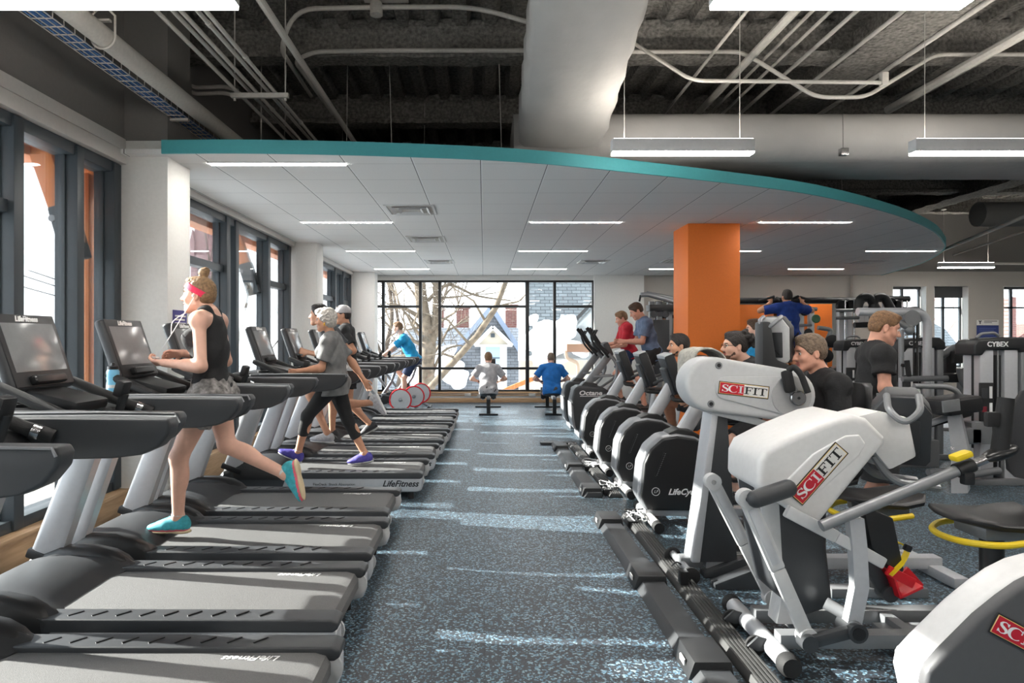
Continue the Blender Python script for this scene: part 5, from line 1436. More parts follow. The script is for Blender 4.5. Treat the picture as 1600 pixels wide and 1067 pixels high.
# base frame, front tube with transport wheels
MB().b2((-.04, -.2, .07), (1.3, -.12, .14), .006).b2((-.04, .1, .07), (1.3, .18, .14), .006).b2((.1, -.2, .08), (.16, .18, .13)).b2((.62, -.2, .08), (.68, .18, .13)).build('base_frame', M['silver_d'], s2)
MB().cyl((.05, -.202, .105), (.05, -.2, .105), .012, 12).build('frame_plug', M['letter_k'], s2)
MB().tube([(-.06, -.3, .06), (-.06, .36, .06)], .045, 18).build('front_tube', M['silver'], s2)
for a, b in ((-.3, -.37), (.36, .43)): MB().lathe([(.05, 0), (.054, .01), (.054, .05), (.045, .07)], (-.06, a, .058), (0, b - a, 0), 20).build('tube_end_cap', M['rubber'], s2)
for y_ in (-.12, .2):
    w_ = MB(); wheel(w_, (-.13, y_ + .02, .05), (-.13, y_ - .02, .05), .05); w_.build('transport_wheel', M['rubber'], s2)
    MB().prism([(-.185, .06), (-.13, .11), (-.06, .09), (-.06, .04), (-.13, .035)], y_ - .03, y_ - .012, 'xz', .006).build('wheel_fork', M['charcoal'], s2)
MB().prism([(.0, .13), (.1, .13), (.14, .36), (.08, .4), (.03, .3)], -.06, .06, 'xz', .015).build('mast', M['grey_p'], s2)
MB().tube([(.18, -.2, .3), (.3, -.3, .24)], .03, 14).build('crank_axle', M['silver_d'], s2)
MB().prism([(.36, 1.2), (.5, 1.235), (.66, 1.2), (.7, 1.0), (.56, .93), (.46, 1.05)], -.1, .12, 'xz', .02).build('console_neck', M['white_p'], s2)
MB().tube([(.5, -.06, 1.0), (.58, -.08, .87), (.82, -.08, .84)], .02, 10, 0, .08).tube([(.5, .1, 1.0), (.58, .1, .87), (.82, .1, .84)], .02, 10, 0, .08).build('side_handle', M['silver_d'], s2)
console(s2, P(1408, 668, 3.52) - O2, math.radians(62), math.radians(-16), 1.0, True, 'charcoal')
seat_assembly(s2, Vector((P(1568, 800, 3.4).x - 1.5, -.0, 0)), .675, True)
MB().b2((.55, -.05, .05), (1.55, .05, .1), .01).build('seat_rail', M['silver_d'], s2)

s3 = thing('recumbent_trainer', 'white and charcoal trainer closest to the camera, its branded plate cut by the frame', 'exercise machine', (1.6, 2.2, 0))
O3 = Vector((1.6, 2.2, 0))
body = [(1.47, .36), (1.45, .45), (1.46, .5), (1.51, .555), (1.56, .605), (1.635, .68), (1.716, .745), (1.78, .79), (1.85, .825), (1.95, .852), (2.12, .86), (2.3, .8), (2.4, .65), (2.35, .3), (2.0, .2), (1.6, .2), (1.45, .26)]
prism_pts([(x - 1.6, z) for x, z in body], .03, .18, .03, ang=30).build('shroud', M['white_p'], s3, angle=55)
cx_, cz_ = 1.9, .5
pan = [(cx_ + (x - cx_) * .985, cz_ + (z - cz_) * .985) for x, z in body]
prism_pts([(x - 1.6, z) for x, z in pan], .0, .06, .02, ang=30).build('side_panel', mat('graphite_panel', (84, 84, 86), .5, bump=.08, bscale=500), s3, angle=55)
brand_plate('brand_plate', s3, P(1610, 1003, 2.195) - O3, (.88, 0, -.47), (.3, 0, 1), .28)
MB().b2((-.05, .03, .05), (1.2, .2, .12), .01).b2((.0, -.15, 0), (.1, .4, .08), .02).b2((1.1, -.15, 0), (1.2, .4, .08), .02).b2((.1, .06, .1), (.4, .18, .4), .02).build('base_frame', M['silver_d'], s3)

# ---------------------------------------------------------------- floor power raceway with risers
rw = thing('floor_raceway', 'black floor power raceway with box risers running beside the arm machine', 'cable raceway', (1.07, 4.4, 0))
def raceway(root, y0, y1, ris, oy):
    MB().prism([(-.1, 0), (.09, 0), (.08, .05), (-.06, .05)], y0 - oy, y1 - oy, 'xz', .004).build('channel', M['charcoal'], root)
    q = MB().prism([(.15, 0), (.3, 0), (.28, .04), (.17, .04)], y0 - oy, y1 - oy, 'xz', .004)
    for i in range(5): q.b2((.18 + i * .021, y0 - oy + .01, .04), (.189 + i * .021, y1 - oy - .01, .046))
    q.build('cable_ramp', mat('ribbed_dark_rubber', (62, 62, 62), .55), root)
    for y in ris:
        MB().prism([(-.115, 0), (.105, 0), (.09, .085), (-.085, .085)], y - oy, y - oy + .27, 'xz', .006).build('riser_box', M['black'], root)
        MB().b2((-.112, y - oy + .08, .03), (-.104, y - oy + .15, .06), .002).build('socket', M['white_p'], root)
raceway(rw, 2.0, 5.95, [3.12, 4.25, 5.6], 4.4)
rw2 = thing('floor_raceway', 'black floor power raceway with box risers running beside the upright bikes', 'cable raceway', (1.1, 8.4, 0))
raceway(rw2, 6.7, 10.1, [6.75, 8.05, 9.45], 8.4)
MB().b2((-.25, 1.65, 0), (.3, 1.8, .035), .006).build('end_plate', M['charcoal'], rw2)
tr = MB().tube([(1.28, 4.55, .05), (1.3, 4.5, .1), (1.36, 4.4, .06), (1.28, 4.3, .1), (1.3, 4.2, .06)], .006, 6, 0, .05).b2((1.24, 4.2, .045), (1.29, 4.27, .13), .006)
tag(tr.build('power_adapter', M['black_s']), 'black plug and cord on the ribbed raceway ramp beside the arm machine', 'plug')
for i, (y, lab) in enumerate(((5.72, 'tangle of power cords on the floor in front of the closest upright bike'), (6.9, 'tangle of power cords on the floor in front of the second upright bike'), (8.15, 'tangle of power cords on the floor in front of the third upright bike'))):
    q = MB(); rd = random.Random(i)
    for k_ in range(4):
        pts = [Vector((1.3, y, .03))]
        for j in range(9): pts.append(Vector((1.27 + rd.uniform(-.1, .14), y + rd.uniform(-.12, .16), .02 + rd.uniform(0, .1))))
        q.tube(pts, .006, 6, 1 if k_ % 2 else 0, .05)
    q.b2((1.22, y - .1, 0), (1.3, y, .06), .006)
    tag(q.build('power_cords', [M['black_s'], M['grey_p']]), lab, 'cords', 'cord tangles by the bikes', 'stuff')

# ---------------------------------------------------------------- rowing machines (rear leg at origin, rail along +y)
def make_rower(label, loc):
    r = thing('rowing_machine', label, 'rowing machine', loc, 0, 'pair of rowing machines')
    MB().b2((-.035, 0, .32), (.035, 1.75, .38), .006).build('rail', M['silver_d'], r)
    MB().b2((-.04, .0, .03), (.04, .05, .34), .006).b2((-.2, -.02, 0), (.2, .05, .035), .006).build('rear_leg', M['black_s'], r)
    MB().b2((-.04, 1.6, .02), (.04, 1.66, .34), .006).b2((-.3, 1.58, 0), (.3, 1.65, .035), .006).build('front_leg', M['black_s'], r)
    MB().box((0, .55, .43), (.3, .24, .05), None, .02).b2((-.1, .5, .36), (.1, .6, .42), .01).build('seat', M['black'], r)
    for s in (-1, 1): MB().box((s * .12, 1.35, .36), (.12, .04, .3), (-.7, 0, 0), .012).build('footplate', M['black'], r)
    MB().lathe([(.2, 0), (.24, .03), (.24, .12), (.2, .15)], (-.075, 1.85, .48), (1, 0, 0), 24).build('flywheel_cage', M['charcoal'], r)
    MB().tube([(.06, 1.7, .5), (.1, 1.6, 1.0)], .015, 8).box((.1, 1.58, 1.06), (.15, .04, .16), None, .01).build('monitor_arm', M['black_s'], r)
    MB().tube([(-.25, .82, .66), (.25, .82, .66)], .015, 10).tube([(0, .82, .66), (0, 1.75, .56)], .005, 5).build('pull_handle', M['black_s'], r)
    return r
ro = make_rower('black rowing machine under the person in the pale grey t-shirt', (.085, 13.95, 0))
dup(ro, (1.47, 13.95, 0), None, 'black rowing machine under the man in the blue t-shirt')

# ---------------------------------------------------------------- bikes with a silver rear wheel
def make_spin(label, loc):
    r = thing('spin_bike', label, 'exercise bike', loc, 0, 'silver wheeled bikes in the corner')
    MB().tube([(.218 * math.cos(a), -.052, .36 + .218 * math.sin(a)) for a in np.linspace(0, 2 * math.pi, 41)[:-1]], .016, 8, closed=True).build('wheel_rim', M['red'], r)
    d_ = MB()
    for i in range(12):
        a0, a1 = 2 * PI_ * i / 12, 2 * PI_ * (i + 1) / 12
        d_.add([(0, -.068, .36), (.205 * math.cos(a0), -.062, .36 + .205 * math.sin(a0)), (.205 * math.cos(a1), -.058, .36 + .205 * math.sin(a1)), (0, -.04, .36)], [(0, 1, 2), (0, 2, 3), (0, 3, 1), (1, 3, 2)])
    d_.build('flywheel', mat('pale_spun_metal', (196, 197, 199), .4, .2), r, smooth=False)
    MB().lathe([(.04, 0), (.04, .04), (.02, .05)], (0, -.06, .36), (0, -1, 0), 16).build('hub', M['silver_d'], r)
    MB().prism([(-.75, .3), (-.55, .22), (-.1, .3), (.0, .36), (-.1, .42), (-.5, .46), (-.7, .42)], .02, .09, 'xz', .02).build('drive_cover', M['black'], r)
    fr = MB().tube([(-.45, .05, .35), (-.2, .05, .72), (-.12, .05, .95)], .03, 12).tube([(-.5, .05, .4), (-.85, .05, .85), (-.95, .05, 1.05)], .03, 12).tube([(-.45, .05, .3), (-.95, .05, .08)], .03, 12).tube([(-.3, .05, .3), (.15, .05, .06)], .03, 12)
    fr.build('frame', M['silver_d'], r)
    for x in (-.97, .2): MB().tube([(x, -.24, .04), (x, .34, .04)], .035, 12).build('floor_bar', M['black'], r)
    MB().loft([[Vector((x, .05 + w * math.cos(t), .98 + .03 * math.sin(t))) for t in np.linspace(0, 2 * PI_, 11)[:-1]] for x, w in ((-.3, .02), (-.2, .05), (-.05, .11), (.0, .1))]).build('saddle', M['vinyl'], r, angle=60)
    MB().tube([(-.9, .05, 1.08), (-.95, -.15, 1.12), (-1.15, -.18, 1.2)], .018, 10, 0, .05).tube([(-.9, .05, 1.08), (-.95, .25, 1.12), (-1.15, .28, 1.2)], .018, 10, 0, .05).build('handlebar', M['rubber'], r)
    for s, a in ((-1, .8), (1, PI_ + .8)):
        c0 = Vector((-.45, .05 + s * .09, .36)); t_ = c0 + Vector((.17 * math.cos(a), 0, .17 * math.sin(a)))
        MB().bar(c0, t_, .02, .03, (0, 1, 0)).box(t_ + Vector((0, s * .05, 0)), (.09, .09, .025), None, .008).build('crank', M['silver_d'], r)
    return r
sb = make_spin('silver wheeled bike standing closest to the treadmills', (-1.71, 13.6, 0))
dup(sb, (-1.52, 14.4, 0), None, 'silver wheeled bike under the man in bright blue')
dup(sb, (-1.46, 15.3, 0), None, 'silver wheeled bike closest to the back window')
# ---------------------------------------------------------------- weight machines
def weight_tower(root, o, h=1.62, rz=0, logo=True, arm=True):
    X = Matrix.Translation(o) @ Matrix.Rotation(rz, 4, 'Z')
    def mk(): q = MB(); q.X = X; return q
    for x in (-.17, .1): mk().b2((x, -.13, .06), (x + .15, .13, h - .14), .012).build('tower_shroud', M['silver'], root)
    mk().b2((.27, -.15, .04), (.36, .15, h - .12), .02).build('tower_post', M['silver_d'], root)
    mk().b2((-.02, -.08, .1), (.1, .1, h - .2), .006).build('weight_stack', M['black_s'], root)
    mk().tube([(.04, -.11, .1), (.04, -.11, h - .15)], .009, 8).build('guide_rod', M['chrome'], root)
    cap = [(-.25, h - .2), (-.25, h - .08), (-.21, h - .03), (.1, h), (.3, h), (.38, h - .06), (.38, h - .16), (.26, h - .17), (.24, h - .13), (-.12, h - .14), (-.16, h - .2)]
    mk().prism(cap, -.16, .16, 'xz', .025, seg=3, ang=20).build('tower_cap', M['black'], root, angle=45)
    if logo: mk().text('CYBEX', (.0, -.1625, h - .08), (1, 0, 0), (0, 0, 1), .075, .002, 0, bold=.002).build('lettering', M['letter_w'], root)
    mk().tube([(-.15, -.05, h - .01), (-.1, -.05, h + .04), (.05, -.05, h + .05), (.1, -.05, h + .01)], .016, 8, 0, .03).build('top_handle', M['silver_d'], root)
    pl = mk().b2((-.19, -.16, .55), (-.04, -.135, 1.12), .006).b2((-.175, -.165, .95), (-.11, -.158, 1.06), 0, 1)
    pl.b2((-.09, -.165, .95), (-.06, -.158, 1.08), 0, 2).b2((-.09, -.165, .72), (-.06, -.158, .9), 0, 2).b2((-.17, -.165, .8), (-.12, -.158, .86), 0, 3)
    pl.build('instruction_placard', [M['black'], M['charcoal'], M['letter_w'], mat('maroon_print', (120, 30, 44), .5)], root)
    for z in (.55, .76): mk().cyl((-.02, -.14, z), (-.02, -.18, z), .022, 12).build('selector_knob', M['yellow'], root)
    if arm:
        mk().tube([(-.23, -.1, .05), (-.23, -.1, h - .2)], .012, 8).build('cable', M['rubber'], root)
        mk().b2((-.32, -.2, 0), (.42, -.1, .07), .015).b2((-.32, .1, 0), (.42, .2, .07), .015).build('base', M['silver_d'], root)
w1 = thing('weight_machine', 'silver leg machine with a tall weight tower, lettered black cap and tilted black pad', 'weight machine', (5.62, 7.45, 0))
weight_tower(w1, Vector((0, 0, 0)))
def pw1(px, py, Y): return P(px, py, Y) - Vector((5.62, 7.45, 0))
q = MB().loft([[pw1(x, y, Y) for x, y, Y in r_] for r_ in (((1486, 800, 6.9), (1512, 800, 6.9), (1516, 795, 7.1), (1490, 795, 7.1)), ((1486, 700, 6.9), (1512, 700, 6.9), (1516, 700, 7.1), (1490, 700, 7.1)), ((1478, 632, 6.9), (1497, 632, 6.9), (1500, 632, 7.1), (1482, 632, 7.1)))])
q.build('pad_post', M['silver'], w1, angle=30)
R_ = Euler((0, math.radians(-14), 0)).to_matrix()
MB().box(pw1(1487, 632, 7.0), (.44, .36, .17), (0, math.radians(-6), math.radians(10)), .05, seg=3).build('back_pad', M['vinyl'], w1)
MB().box(pw1(1486, 634, 6.8), (.2, .02, .12), (0, math.radians(-6), math.radians(10)), .004).build('pad_plate', M['silver_d'], w1)
MB().box(pw1(1470, 650, 7.4), (.5, .35, .09), (0, math.radians(-16), 0), .03, seg=3).build('seat_pad', M['vinyl'], w1)
MB().tube([pw1(1443, 665, 7.1), pw1(1490, 648, 7.1)], .035, 12).build('seat_tube', M['silver'], w1)
MB().tube([pw1(1428, 603, 7.1), pw1(1480, 604, 7.1), pw1(1498, 612, 7.1), pw1(1500, 640, 7.1)], .03, 12, 0, .12).build('front_tube', M['silver_d'], w1)
MB().b2(pw1(1518, 660, 7.2), pw1(1530, 690, 7.4), .02).b2(pw1(1505, 668, 7.2), pw1(1515, 690, 7.4), .02).build('lever_block', M['silver_d'], w1)
MB().tube([pw1(1494, 745, 7.1), pw1(1560, 735, 7.3)], .04, 12).tube([pw1(1450, 738, 7.2), pw1(1494, 735, 7.2)], .04, 12).build('base_tube', M['silver_d'], w1)
MB().tube([pw1(1516, 700, 7.2), pw1(1516, 745, 7.2)], .03, 12).build('lever_post', M['silver'], w1)
MB().cyl(pw1(1488, 700, 6.85), pw1(1488, 700, 6.8), .02, 12).build('pivot', M['chrome'], w1)

w2 = thing('weight_machine', 'silver pressing machine under a bent tube arch behind the man in black', 'weight machine', (5.75, 9.0, 0))
weight_tower(w2, Vector((0, 0, 0)))
def pw2(px, py, Y): return P(px, py, Y) - Vector((5.75, 9, 0))
MB().tube([pw2(1340, 487, 8.4), pw2(1438, 487, 8.4), pw2(1449, 500, 8.4), pw2(1448, 735, 8.4)], .05, 14, 0, .2).build('arch_frame', M['silver'], w2)
MB().lathe([(.1, 0), (.11, .02), (.11, .08), (.1, .1)], pw2(1422, 497, 8.4) - Vector((0, .05, 0)), (0, 1, 0), 20).lathe([(.1, 0), (.11, .02), (.11, .08), (.1, .1)], pw2(1432, 492, 8.4) - Vector((0, .0, 0)), (0, 1, 0), 20).build('pulley', M['silver_d'], w2)
MB().tube([pw2(1433, 500, 8.4), pw2(1433, 620, 8.4)], .012, 8).tube([pw2(1428, 500, 8.4), pw2(1428, 620, 8.4)], .012, 8).build('cable', M['rubber'], w2)
MB().tube([pw2(1385, 497, 8.2), pw2(1398, 500, 8.2), pw2(1420, 513, 8.2)], .035, 12, 0, .08).sph(pw2(1421, 515, 8.2), .06).tube([pw2(1408, 515, 8.2), pw2(1408, 590, 8.2)], .032, 12).build('press_arm', M['silver_d'], w2)
MB().tube([pw2(1417, 563, 8.1), pw2(1420, 588, 8.1)], .03, 12).tube([pw2(1408, 570, 8.15), pw2(1418, 572, 8.1)], .018, 8).build('press_grip', M['rubber'], w2)
MB().tube([pw2(1410, 592, 8.1), pw2(1480, 591, 8.1)], .035, 12).build('cross_tube', M['silver_d'], w2)
MB().tube([pw2(1436, 625, 8.3), pw2(1436, 720, 8.3)], .09, 16).build('counterweight', M['black'], w2)
MB().cyl(pw2(1428, 612, 8.2), pw2(1428, 612, 8.15), .07, 20).build('cam', M['grey_p'], w2)
MB().b2(pw2(1336, 688, 8.3) , pw2(1452, 738, 8.5), .02).build('base_foot', M['silver_d'], w2)

w3 = thing('weight_machine', 'narrow silver weight tower seen between the older man and the man in black', 'weight machine', (6.25, 11.3, 0))
weight_tower(w3, Vector((0, 0, 0)), 1.6, 0, True)

# seats and arms of the machines in front of the grey wall
w4 = thing('weight_machine', 'black padded pressing bench with curved silver arms below the windows', 'weight machine', (8.6, 12.0, 0))
def pw4(px, py, Y): return P(px, py, Y) - Vector((8.6, 12.0, 0))
MB().tube([pw4(1470, 556, 11.6), pw4(1490, 543, 11.6), pw4(1510, 545, 11.6), pw4(1516, 570, 11.6)], .07, 12, 0, .25).build('curved_arm', M['silver_d'], w4)
MB().tube([pw4(1500, 575, 11.6), pw4(1505, 600, 11.6), pw4(1518, 612, 11.6), pw4(1540, 610, 11.6)], .06, 12, 0, .2).build('lower_arm', M['silver_d'], w4)
for p_ in (pw4(1494, 558, 11.5), pw4(1463, 552, 11.5)): MB().box(p_, (.16, .14, .22), None, .03).build('shoulder_pad', M['vinyl'], w4)
MB().box(pw4(1472, 590, 11.8), (.75, .3, .16), None, .04).box(pw4(1478, 562, 12.1), (.2, .3, .5), None, .04).build('bench_pad', M['vinyl'], w4)
MB().tube([pw4(1463, 560, 11.5), pw4(1464, 588, 11.5)], .03, 10).build('grip', M['rubber'], w4)
MB().b2(pw4(1450, 668, 11.6), pw4(1483, 684, 12.2), .02).tube([pw4(1470, 600, 11.9), pw4(1466, 680, 11.9)], .05, 10).tube([pw4(1500, 575, 12.2), pw4(1500, 650, 12.2)], .05, 10).build('frame', M['silver_d'], w4)

# pull-up rig with cables in front of the mirror
rig = thing('pull_up_rig', 'long cable rig with a black overhead pull-up bar in front of the mirror', 'cable rig', (6.0, 12.4, 0))
def pr_(px, py, Y): return P(px, py, Y) - Vector((6.0, 12.4, 0))
MB().tube([pr_(1100, 470, 12.3), pr_(1340, 469, 12.3), pr_(1348, 474, 12.3)], .055, 12).tube([pr_(1350, 467, 12.6), pr_(1420, 467, 12.6)], .06, 12).build('overhead_beam', M['black'], rig)
for a, b in (((1186, 470), (1210, 463)), ((1214, 465), (1220, 469)), ((1240, 466), (1247, 463)), ((1250, 464), (1266, 469))):
    MB().tube([pr_(a[0], a[1], 12.1), pr_(b[0], b[1], 11.9)], .022, 10).build('pull_up_grip', M['rubber'], rig)
for px, Y in ((1313, 12.3), (1325, 12.5), (1384, 12.6), (1398, 12.6), (1110, 12.6)):
    p = pr_(px, 470, Y); MB().b2((p.x - .05, p.y - .05, 0), (p.x + .05, p.y + .05, p.z), .008).build('upright', M['silver'], rig)
for px in (1316, 1330, 1404, 1412):
    p = pr_(px, 470, 12.3); MB().tube([(p.x, p.y - .1, .2), (p.x, p.y - .1, p.z)], .014, 8).build('guide_rod', M['chrome'], rig)
for px, py in ((1318, 478), (1330, 477), (1393, 474), (1402, 478)):
    MB().lathe([(.1, 0), (.12, .02), (.12, .06), (.1, .08)], pr_(px, py, 12.2), (0, 1, 0), 20).build('pulley', M['black_s'], rig)
for px in (1352, 1375):
    q = MB().tube([pr_(px - 12, 483, 11.9), pr_(px - 10, 466, 11.9), pr_(px + 4, 463, 11.9), pr_(px + 14, 470, 11.9), pr_(px + 18, 483, 11.9)], [.1] * 99, 12, 0, .2) if False else MB()
    pts = fillet([pr_(px - 12, 484, 11.9), pr_(px - 8, 465, 11.9), pr_(px + 6, 463, 11.9), pr_(px + 18, 484, 11.9)], .2)
    q.tube(pts, .075, 12); q.build('curved_pad_arm', M['black'], rig)
for y_ in (485, 497): MB().tube([pr_(1305, y_, 12), pr_(1372, y_ - 1, 12)], .03, 10).build('cross_bar', M['silver_d'], rig)
MB().tube([pr_(1335, 508, 11.9), pr_(1360, 507, 11.9)], .05, 12).build('roller_pad', M['vinyl'], rig)
for px in (1345, 1352): p = pr_(px, 480, 12); MB().b2((p.x - .04, p.y - .04, 1.8), (p.x + .04, p.y + .04, 2.2), .006).build('guide_block', M['grey_p'], rig)
MB().b2((-2.0, -.3, 0), (2.0, -.2, .06), .01).b2((-2.0, .2, 0), (2.0, .3, .06), .01).build('base', M['silver_d'], rig)

# cable tower left of the orange column
ct_ = thing('cable_tower', 'dark cable machine with a long slanting top arm beside the orange column', 'cable machine', (3.95, 13.6, 0))
def pc(px, py, Y): return P(px, py, Y) - Vector((3.95, 13.6, 0))
MB().tube([pc(1001, 461, 13.4), pc(1012, 460, 13.4), pc(1052, 471, 13.4)], .05, 10).tube([pc(1010, 458, 13.7), pc(1055, 467, 13.7)], .045, 10).build('top_arm', M['silver_d'], ct_)
MB().tube([pc(1001, 461, 13.4), pc(999, 471, 13.4)], .02, 8).build('cable_end', M['rubber'], ct_)
for px in (1018, 1030, 1046):
    p = pc(px, 480, 13.6); MB().b2((p.x - .05, p.y - .05, 0), (p.x + .05, p.y + .05, p.z + .12), .01).build('upright', M['silver_d'], ct_)
MB().b2(pc(1015, 486, 13.4), pc(1050, 477, 13.7), .01).build('pulley_box', M['black'], ct_)
for px in (1022, 1040): MB().cyl(pc(px, 491, 13.35), pc(px, 491, 13.25), .07, 18).build('pulley', M['charcoal'], ct_)
MB().b2(pc(1022, 585, 13.5), pc(1042, 500, 13.7), .01).build('weight_stack', M['charcoal'], ct_)
MB().b2((-.6, -.4, 0), (.6, -.3, .06), .01).b2((-.6, .3, 0), (.6, .4, .06), .01).build('base', M['silver_d'], ct_)

# racks and benches further back, with plates
rk_ = thing('squat_rack', 'pale upright rack with a barbell and plates in front of the mirror', 'rack', (7.0, 14.6, 0))
def pk(px, py, Y): return P(px, py, Y) - Vector((7.0, 14.6, 0))
for px, Y in ((1250, 14.3), (1266, 14.3), (1252, 14.9), (1268, 14.9)):
    p = pk(px, 485, Y); MB().b2((p.x - .045, p.y - .045, 0), (p.x + .045, p.y + .045, p.z), .006).build('upright', M['silver'], rk_)
MB().tube([pk(1245, 480, 14.3), pk(1276, 483, 14.3)], .04, 10).tube([pk(1248, 508, 14.2), pk(1268, 508, 14.2)], .03, 10).build('cross_bar', M['silver_d'], rk_)
for px, py, n_ in ((1256, 487, 0), (1274, 498, 1), (1262, 520, 0)):
    MB().lathe([(.07, 0), (.09, .015), (.09, .04), (.07, .055)], pk(px, py, 14.1), (0, -1, 0), 22).build('weight_plate', [M['black_s'], mat('green_plate', (70, 110, 80), .5)][n_], rk_)
bn = thing('press_bench', 'silver plate loaded bench with round black weights in front of the added orange column', 'bench', (7.4, 13.6, 0))
def pb_(px, py, Y): return P(px, py, Y) - Vector((7.4, 13.6, 0))
MB().tube([pb_(1278, 512, 13.4), pb_(1300, 515, 13.4), pb_(1288, 540, 13.4), pb_(1281, 575, 13.4)], .045, 10, 0, .1).tube([pb_(1312, 520, 13.4), pb_(1295, 540, 13.4), pb_(1276, 560, 13.4)], .045, 10).tube([pb_(1290, 530, 13.4), pb_(1287, 600, 13.4)], .05, 10).build('frame', M['silver_d'], bn)
for px, py in ((1276, 535), (1290, 556), (1275, 556), (1298, 533)):
    MB().lathe([(.1, 0), (.13, .015), (.13, .06), (.1, .075)], pb_(px, py, 13.3), (0, -1, 0), 20).build('weight_plate', M['black_s'], bn)
MB().b2(pb_(1268, 645, 13.5), pb_(1305, 652, 13.9), .01).tube([pb_(1287, 595, 13.6), pb_(1287, 648, 13.6)], .05, 10).build('base', M['silver_d'], bn)
MB().box(pb_(1292, 580, 13.6), (.5, .3, .09), (0, -.3, 0), .03).build('seat_pad', M['vinyl'], bn)

# bottle on the floor
bo = thing('water_bottle', 'dark water bottle standing on the floor beside the weight machines', 'bottle', P(1453, 717, 8.9) * 1.0)
bo.location.z = 0
MB().lathe([(.05, 0), (.055, .01), (.055, .17), (.035, .2)], (0, 0, 0), (0, 0, 1), 18).build('flask', mat('smoky_bottle', (52, 50, 44), .2), bo)
MB().lathe([(.036, .2), (.038, .21), (.038, .24), (.02, .25)], (0, 0, 0), (0, 0, 1), 18).build('cap', M['black_s'], bo)
# ---------------------------------------------------------------- people
SKIN = {'fair': mat('fair_skin', (226, 178, 156), .55, noise=.06, nscale=30), 'tan': mat('tanned_skin', (206, 152, 122), .55, noise=.08, nscale=30), 'rosy': mat('rosy_skin', (220, 162, 138), .55, noise=.1, nscale=30)}
LIP = mat('lip_skin', (186, 110, 104), .5)
EYE_W = mat('eye_white', (232, 230, 226), .3); EYE_D = mat('eye_iris', (52, 44, 40), .25)
def cloth(name, col, noise=.25, ns=14, rough=.85): return mat(name, col, rough, noise=noise, nscale=ns, bump=.25, bscale=60)


def two_bone(a, b, l1, l2, hint):
    a, b, hint = Vector(a), Vector(b), Vector(hint); d = b - a; L = min(d.length, (l1 + l2) * .998)
    u = d.normalized(); x = (l1 * l1 - l2 * l2 + L * L) / (2 * L); h = math.sqrt(max(l1 * l1 - x * x, 0))
    w = hint - u * hint.dot(u); w = w.normalized() if w.length > 1e-6 else u.orthogonal().normalized()
    return a + u * x + w * h, a + u * L


class Fig: pass


def figure(base, yaw, H, pel, neck, head=None, hpitch=0, hyaw=0, arms=(), legs=(), fem=False, fat=1.0):
    """Joints of a figure. base: floor point under it; yaw: facing (0 = +x). Local offsets are (forward, left, up)."""
    g = Fig(); g.base = Vector(base); g.H = H; s = g.s = H / 1.75; g.fem = fem; g.fat = fat
    f = Vector((math.cos(yaw), math.sin(yaw), 0)); l = Vector((-f.y, f.x, 0)); up = Vector((0, 0, 1))
    g.f, g.l = f, l; g.w = lambda p: g.base + f * p[0] + l * p[1] + up * p[2]
    g.pel, g.neck = g.w(pel), g.w(neck)
    g.u = (g.neck - g.pel).normalized(); g.ff = l.cross(g.u).normalized()   # chest forward
    sw = (.165 if fem else .19) * s
    g.SH = [g.neck - g.u * .045 * s + l * sw * q for q in (1, -1)]
    g.HP = [g.pel - up * .03 * s + l * .092 * s * q for q in (1, -1)]
    hd = yaw + hyaw
    hf = Vector((math.cos(hd) * math.cos(hpitch), math.sin(hd) * math.cos(hpitch), math.sin(hpitch)))
    hl = Vector((-math.sin(hd), math.cos(hd), 0)); hu = hf.cross(hl)
    g.HR = np.array([hf, hl, hu]).T
    g.head = g.w(head) if head is not None else g.neck + g.u * .155 * s + f * .03 * s
    g.hp = lambda x, y, z: g.head + (hf * x + hl * y + hu * z) * s
    g.arms = []
    for q, a in zip((0, 1), arms):
        sh = g.SH[q] if 'sh' not in a else g.w(a['sh'])
        g.SH[q] = sh
        el, wr = two_bone(sh, g.w(a['wr']), .295 * s, .25 * s, f * a.get('eh', (-.3, 0, -1))[0] + l * a.get('eh', (-.3, 0, -1))[1] + up * a.get('eh', (-.3, 0, -1))[2])
        if 'el' in a: el, wr = g.w(a['el']), g.w(a['wr'])
        hdv = (f * a['hd'][0] + l * a['hd'][1] + up * a['hd'][2]).normalized() if 'hd' in a else (wr - el).normalized()
        pn = (f * a['pn'][0] + l * a['pn'][1] + up * a['pn'][2]) if 'pn' in a else l * (-1 if q == 0 else 1)
        pn = (pn - hdv * pn.dot(hdv)).normalized()
        g.arms.append((sh, el, wr, hdv, pn, a.get('curl', .5)))
    g.legs = []
    for q, a in zip((0, 1), legs):
        hp = g.HP[q]
        kn, an = two_bone(hp, g.w(a['an']), .43 * s, .42 * s, f * a.get('kh', (1, 0, 0))[0] + l * a.get('kh', (1, 0, 0))[1] + up * a.get('kh', (1, 0, 0))[2])
        if 'kn' in a: kn, an = g.w(a['kn']), g.w(a['an'])
        td = (f * a['td'][0] + l * a['td'][1] + up * a['td'][2]).normalized() if 'td' in a else f
        g.legs.append((hp, kn, an, td))
    return g


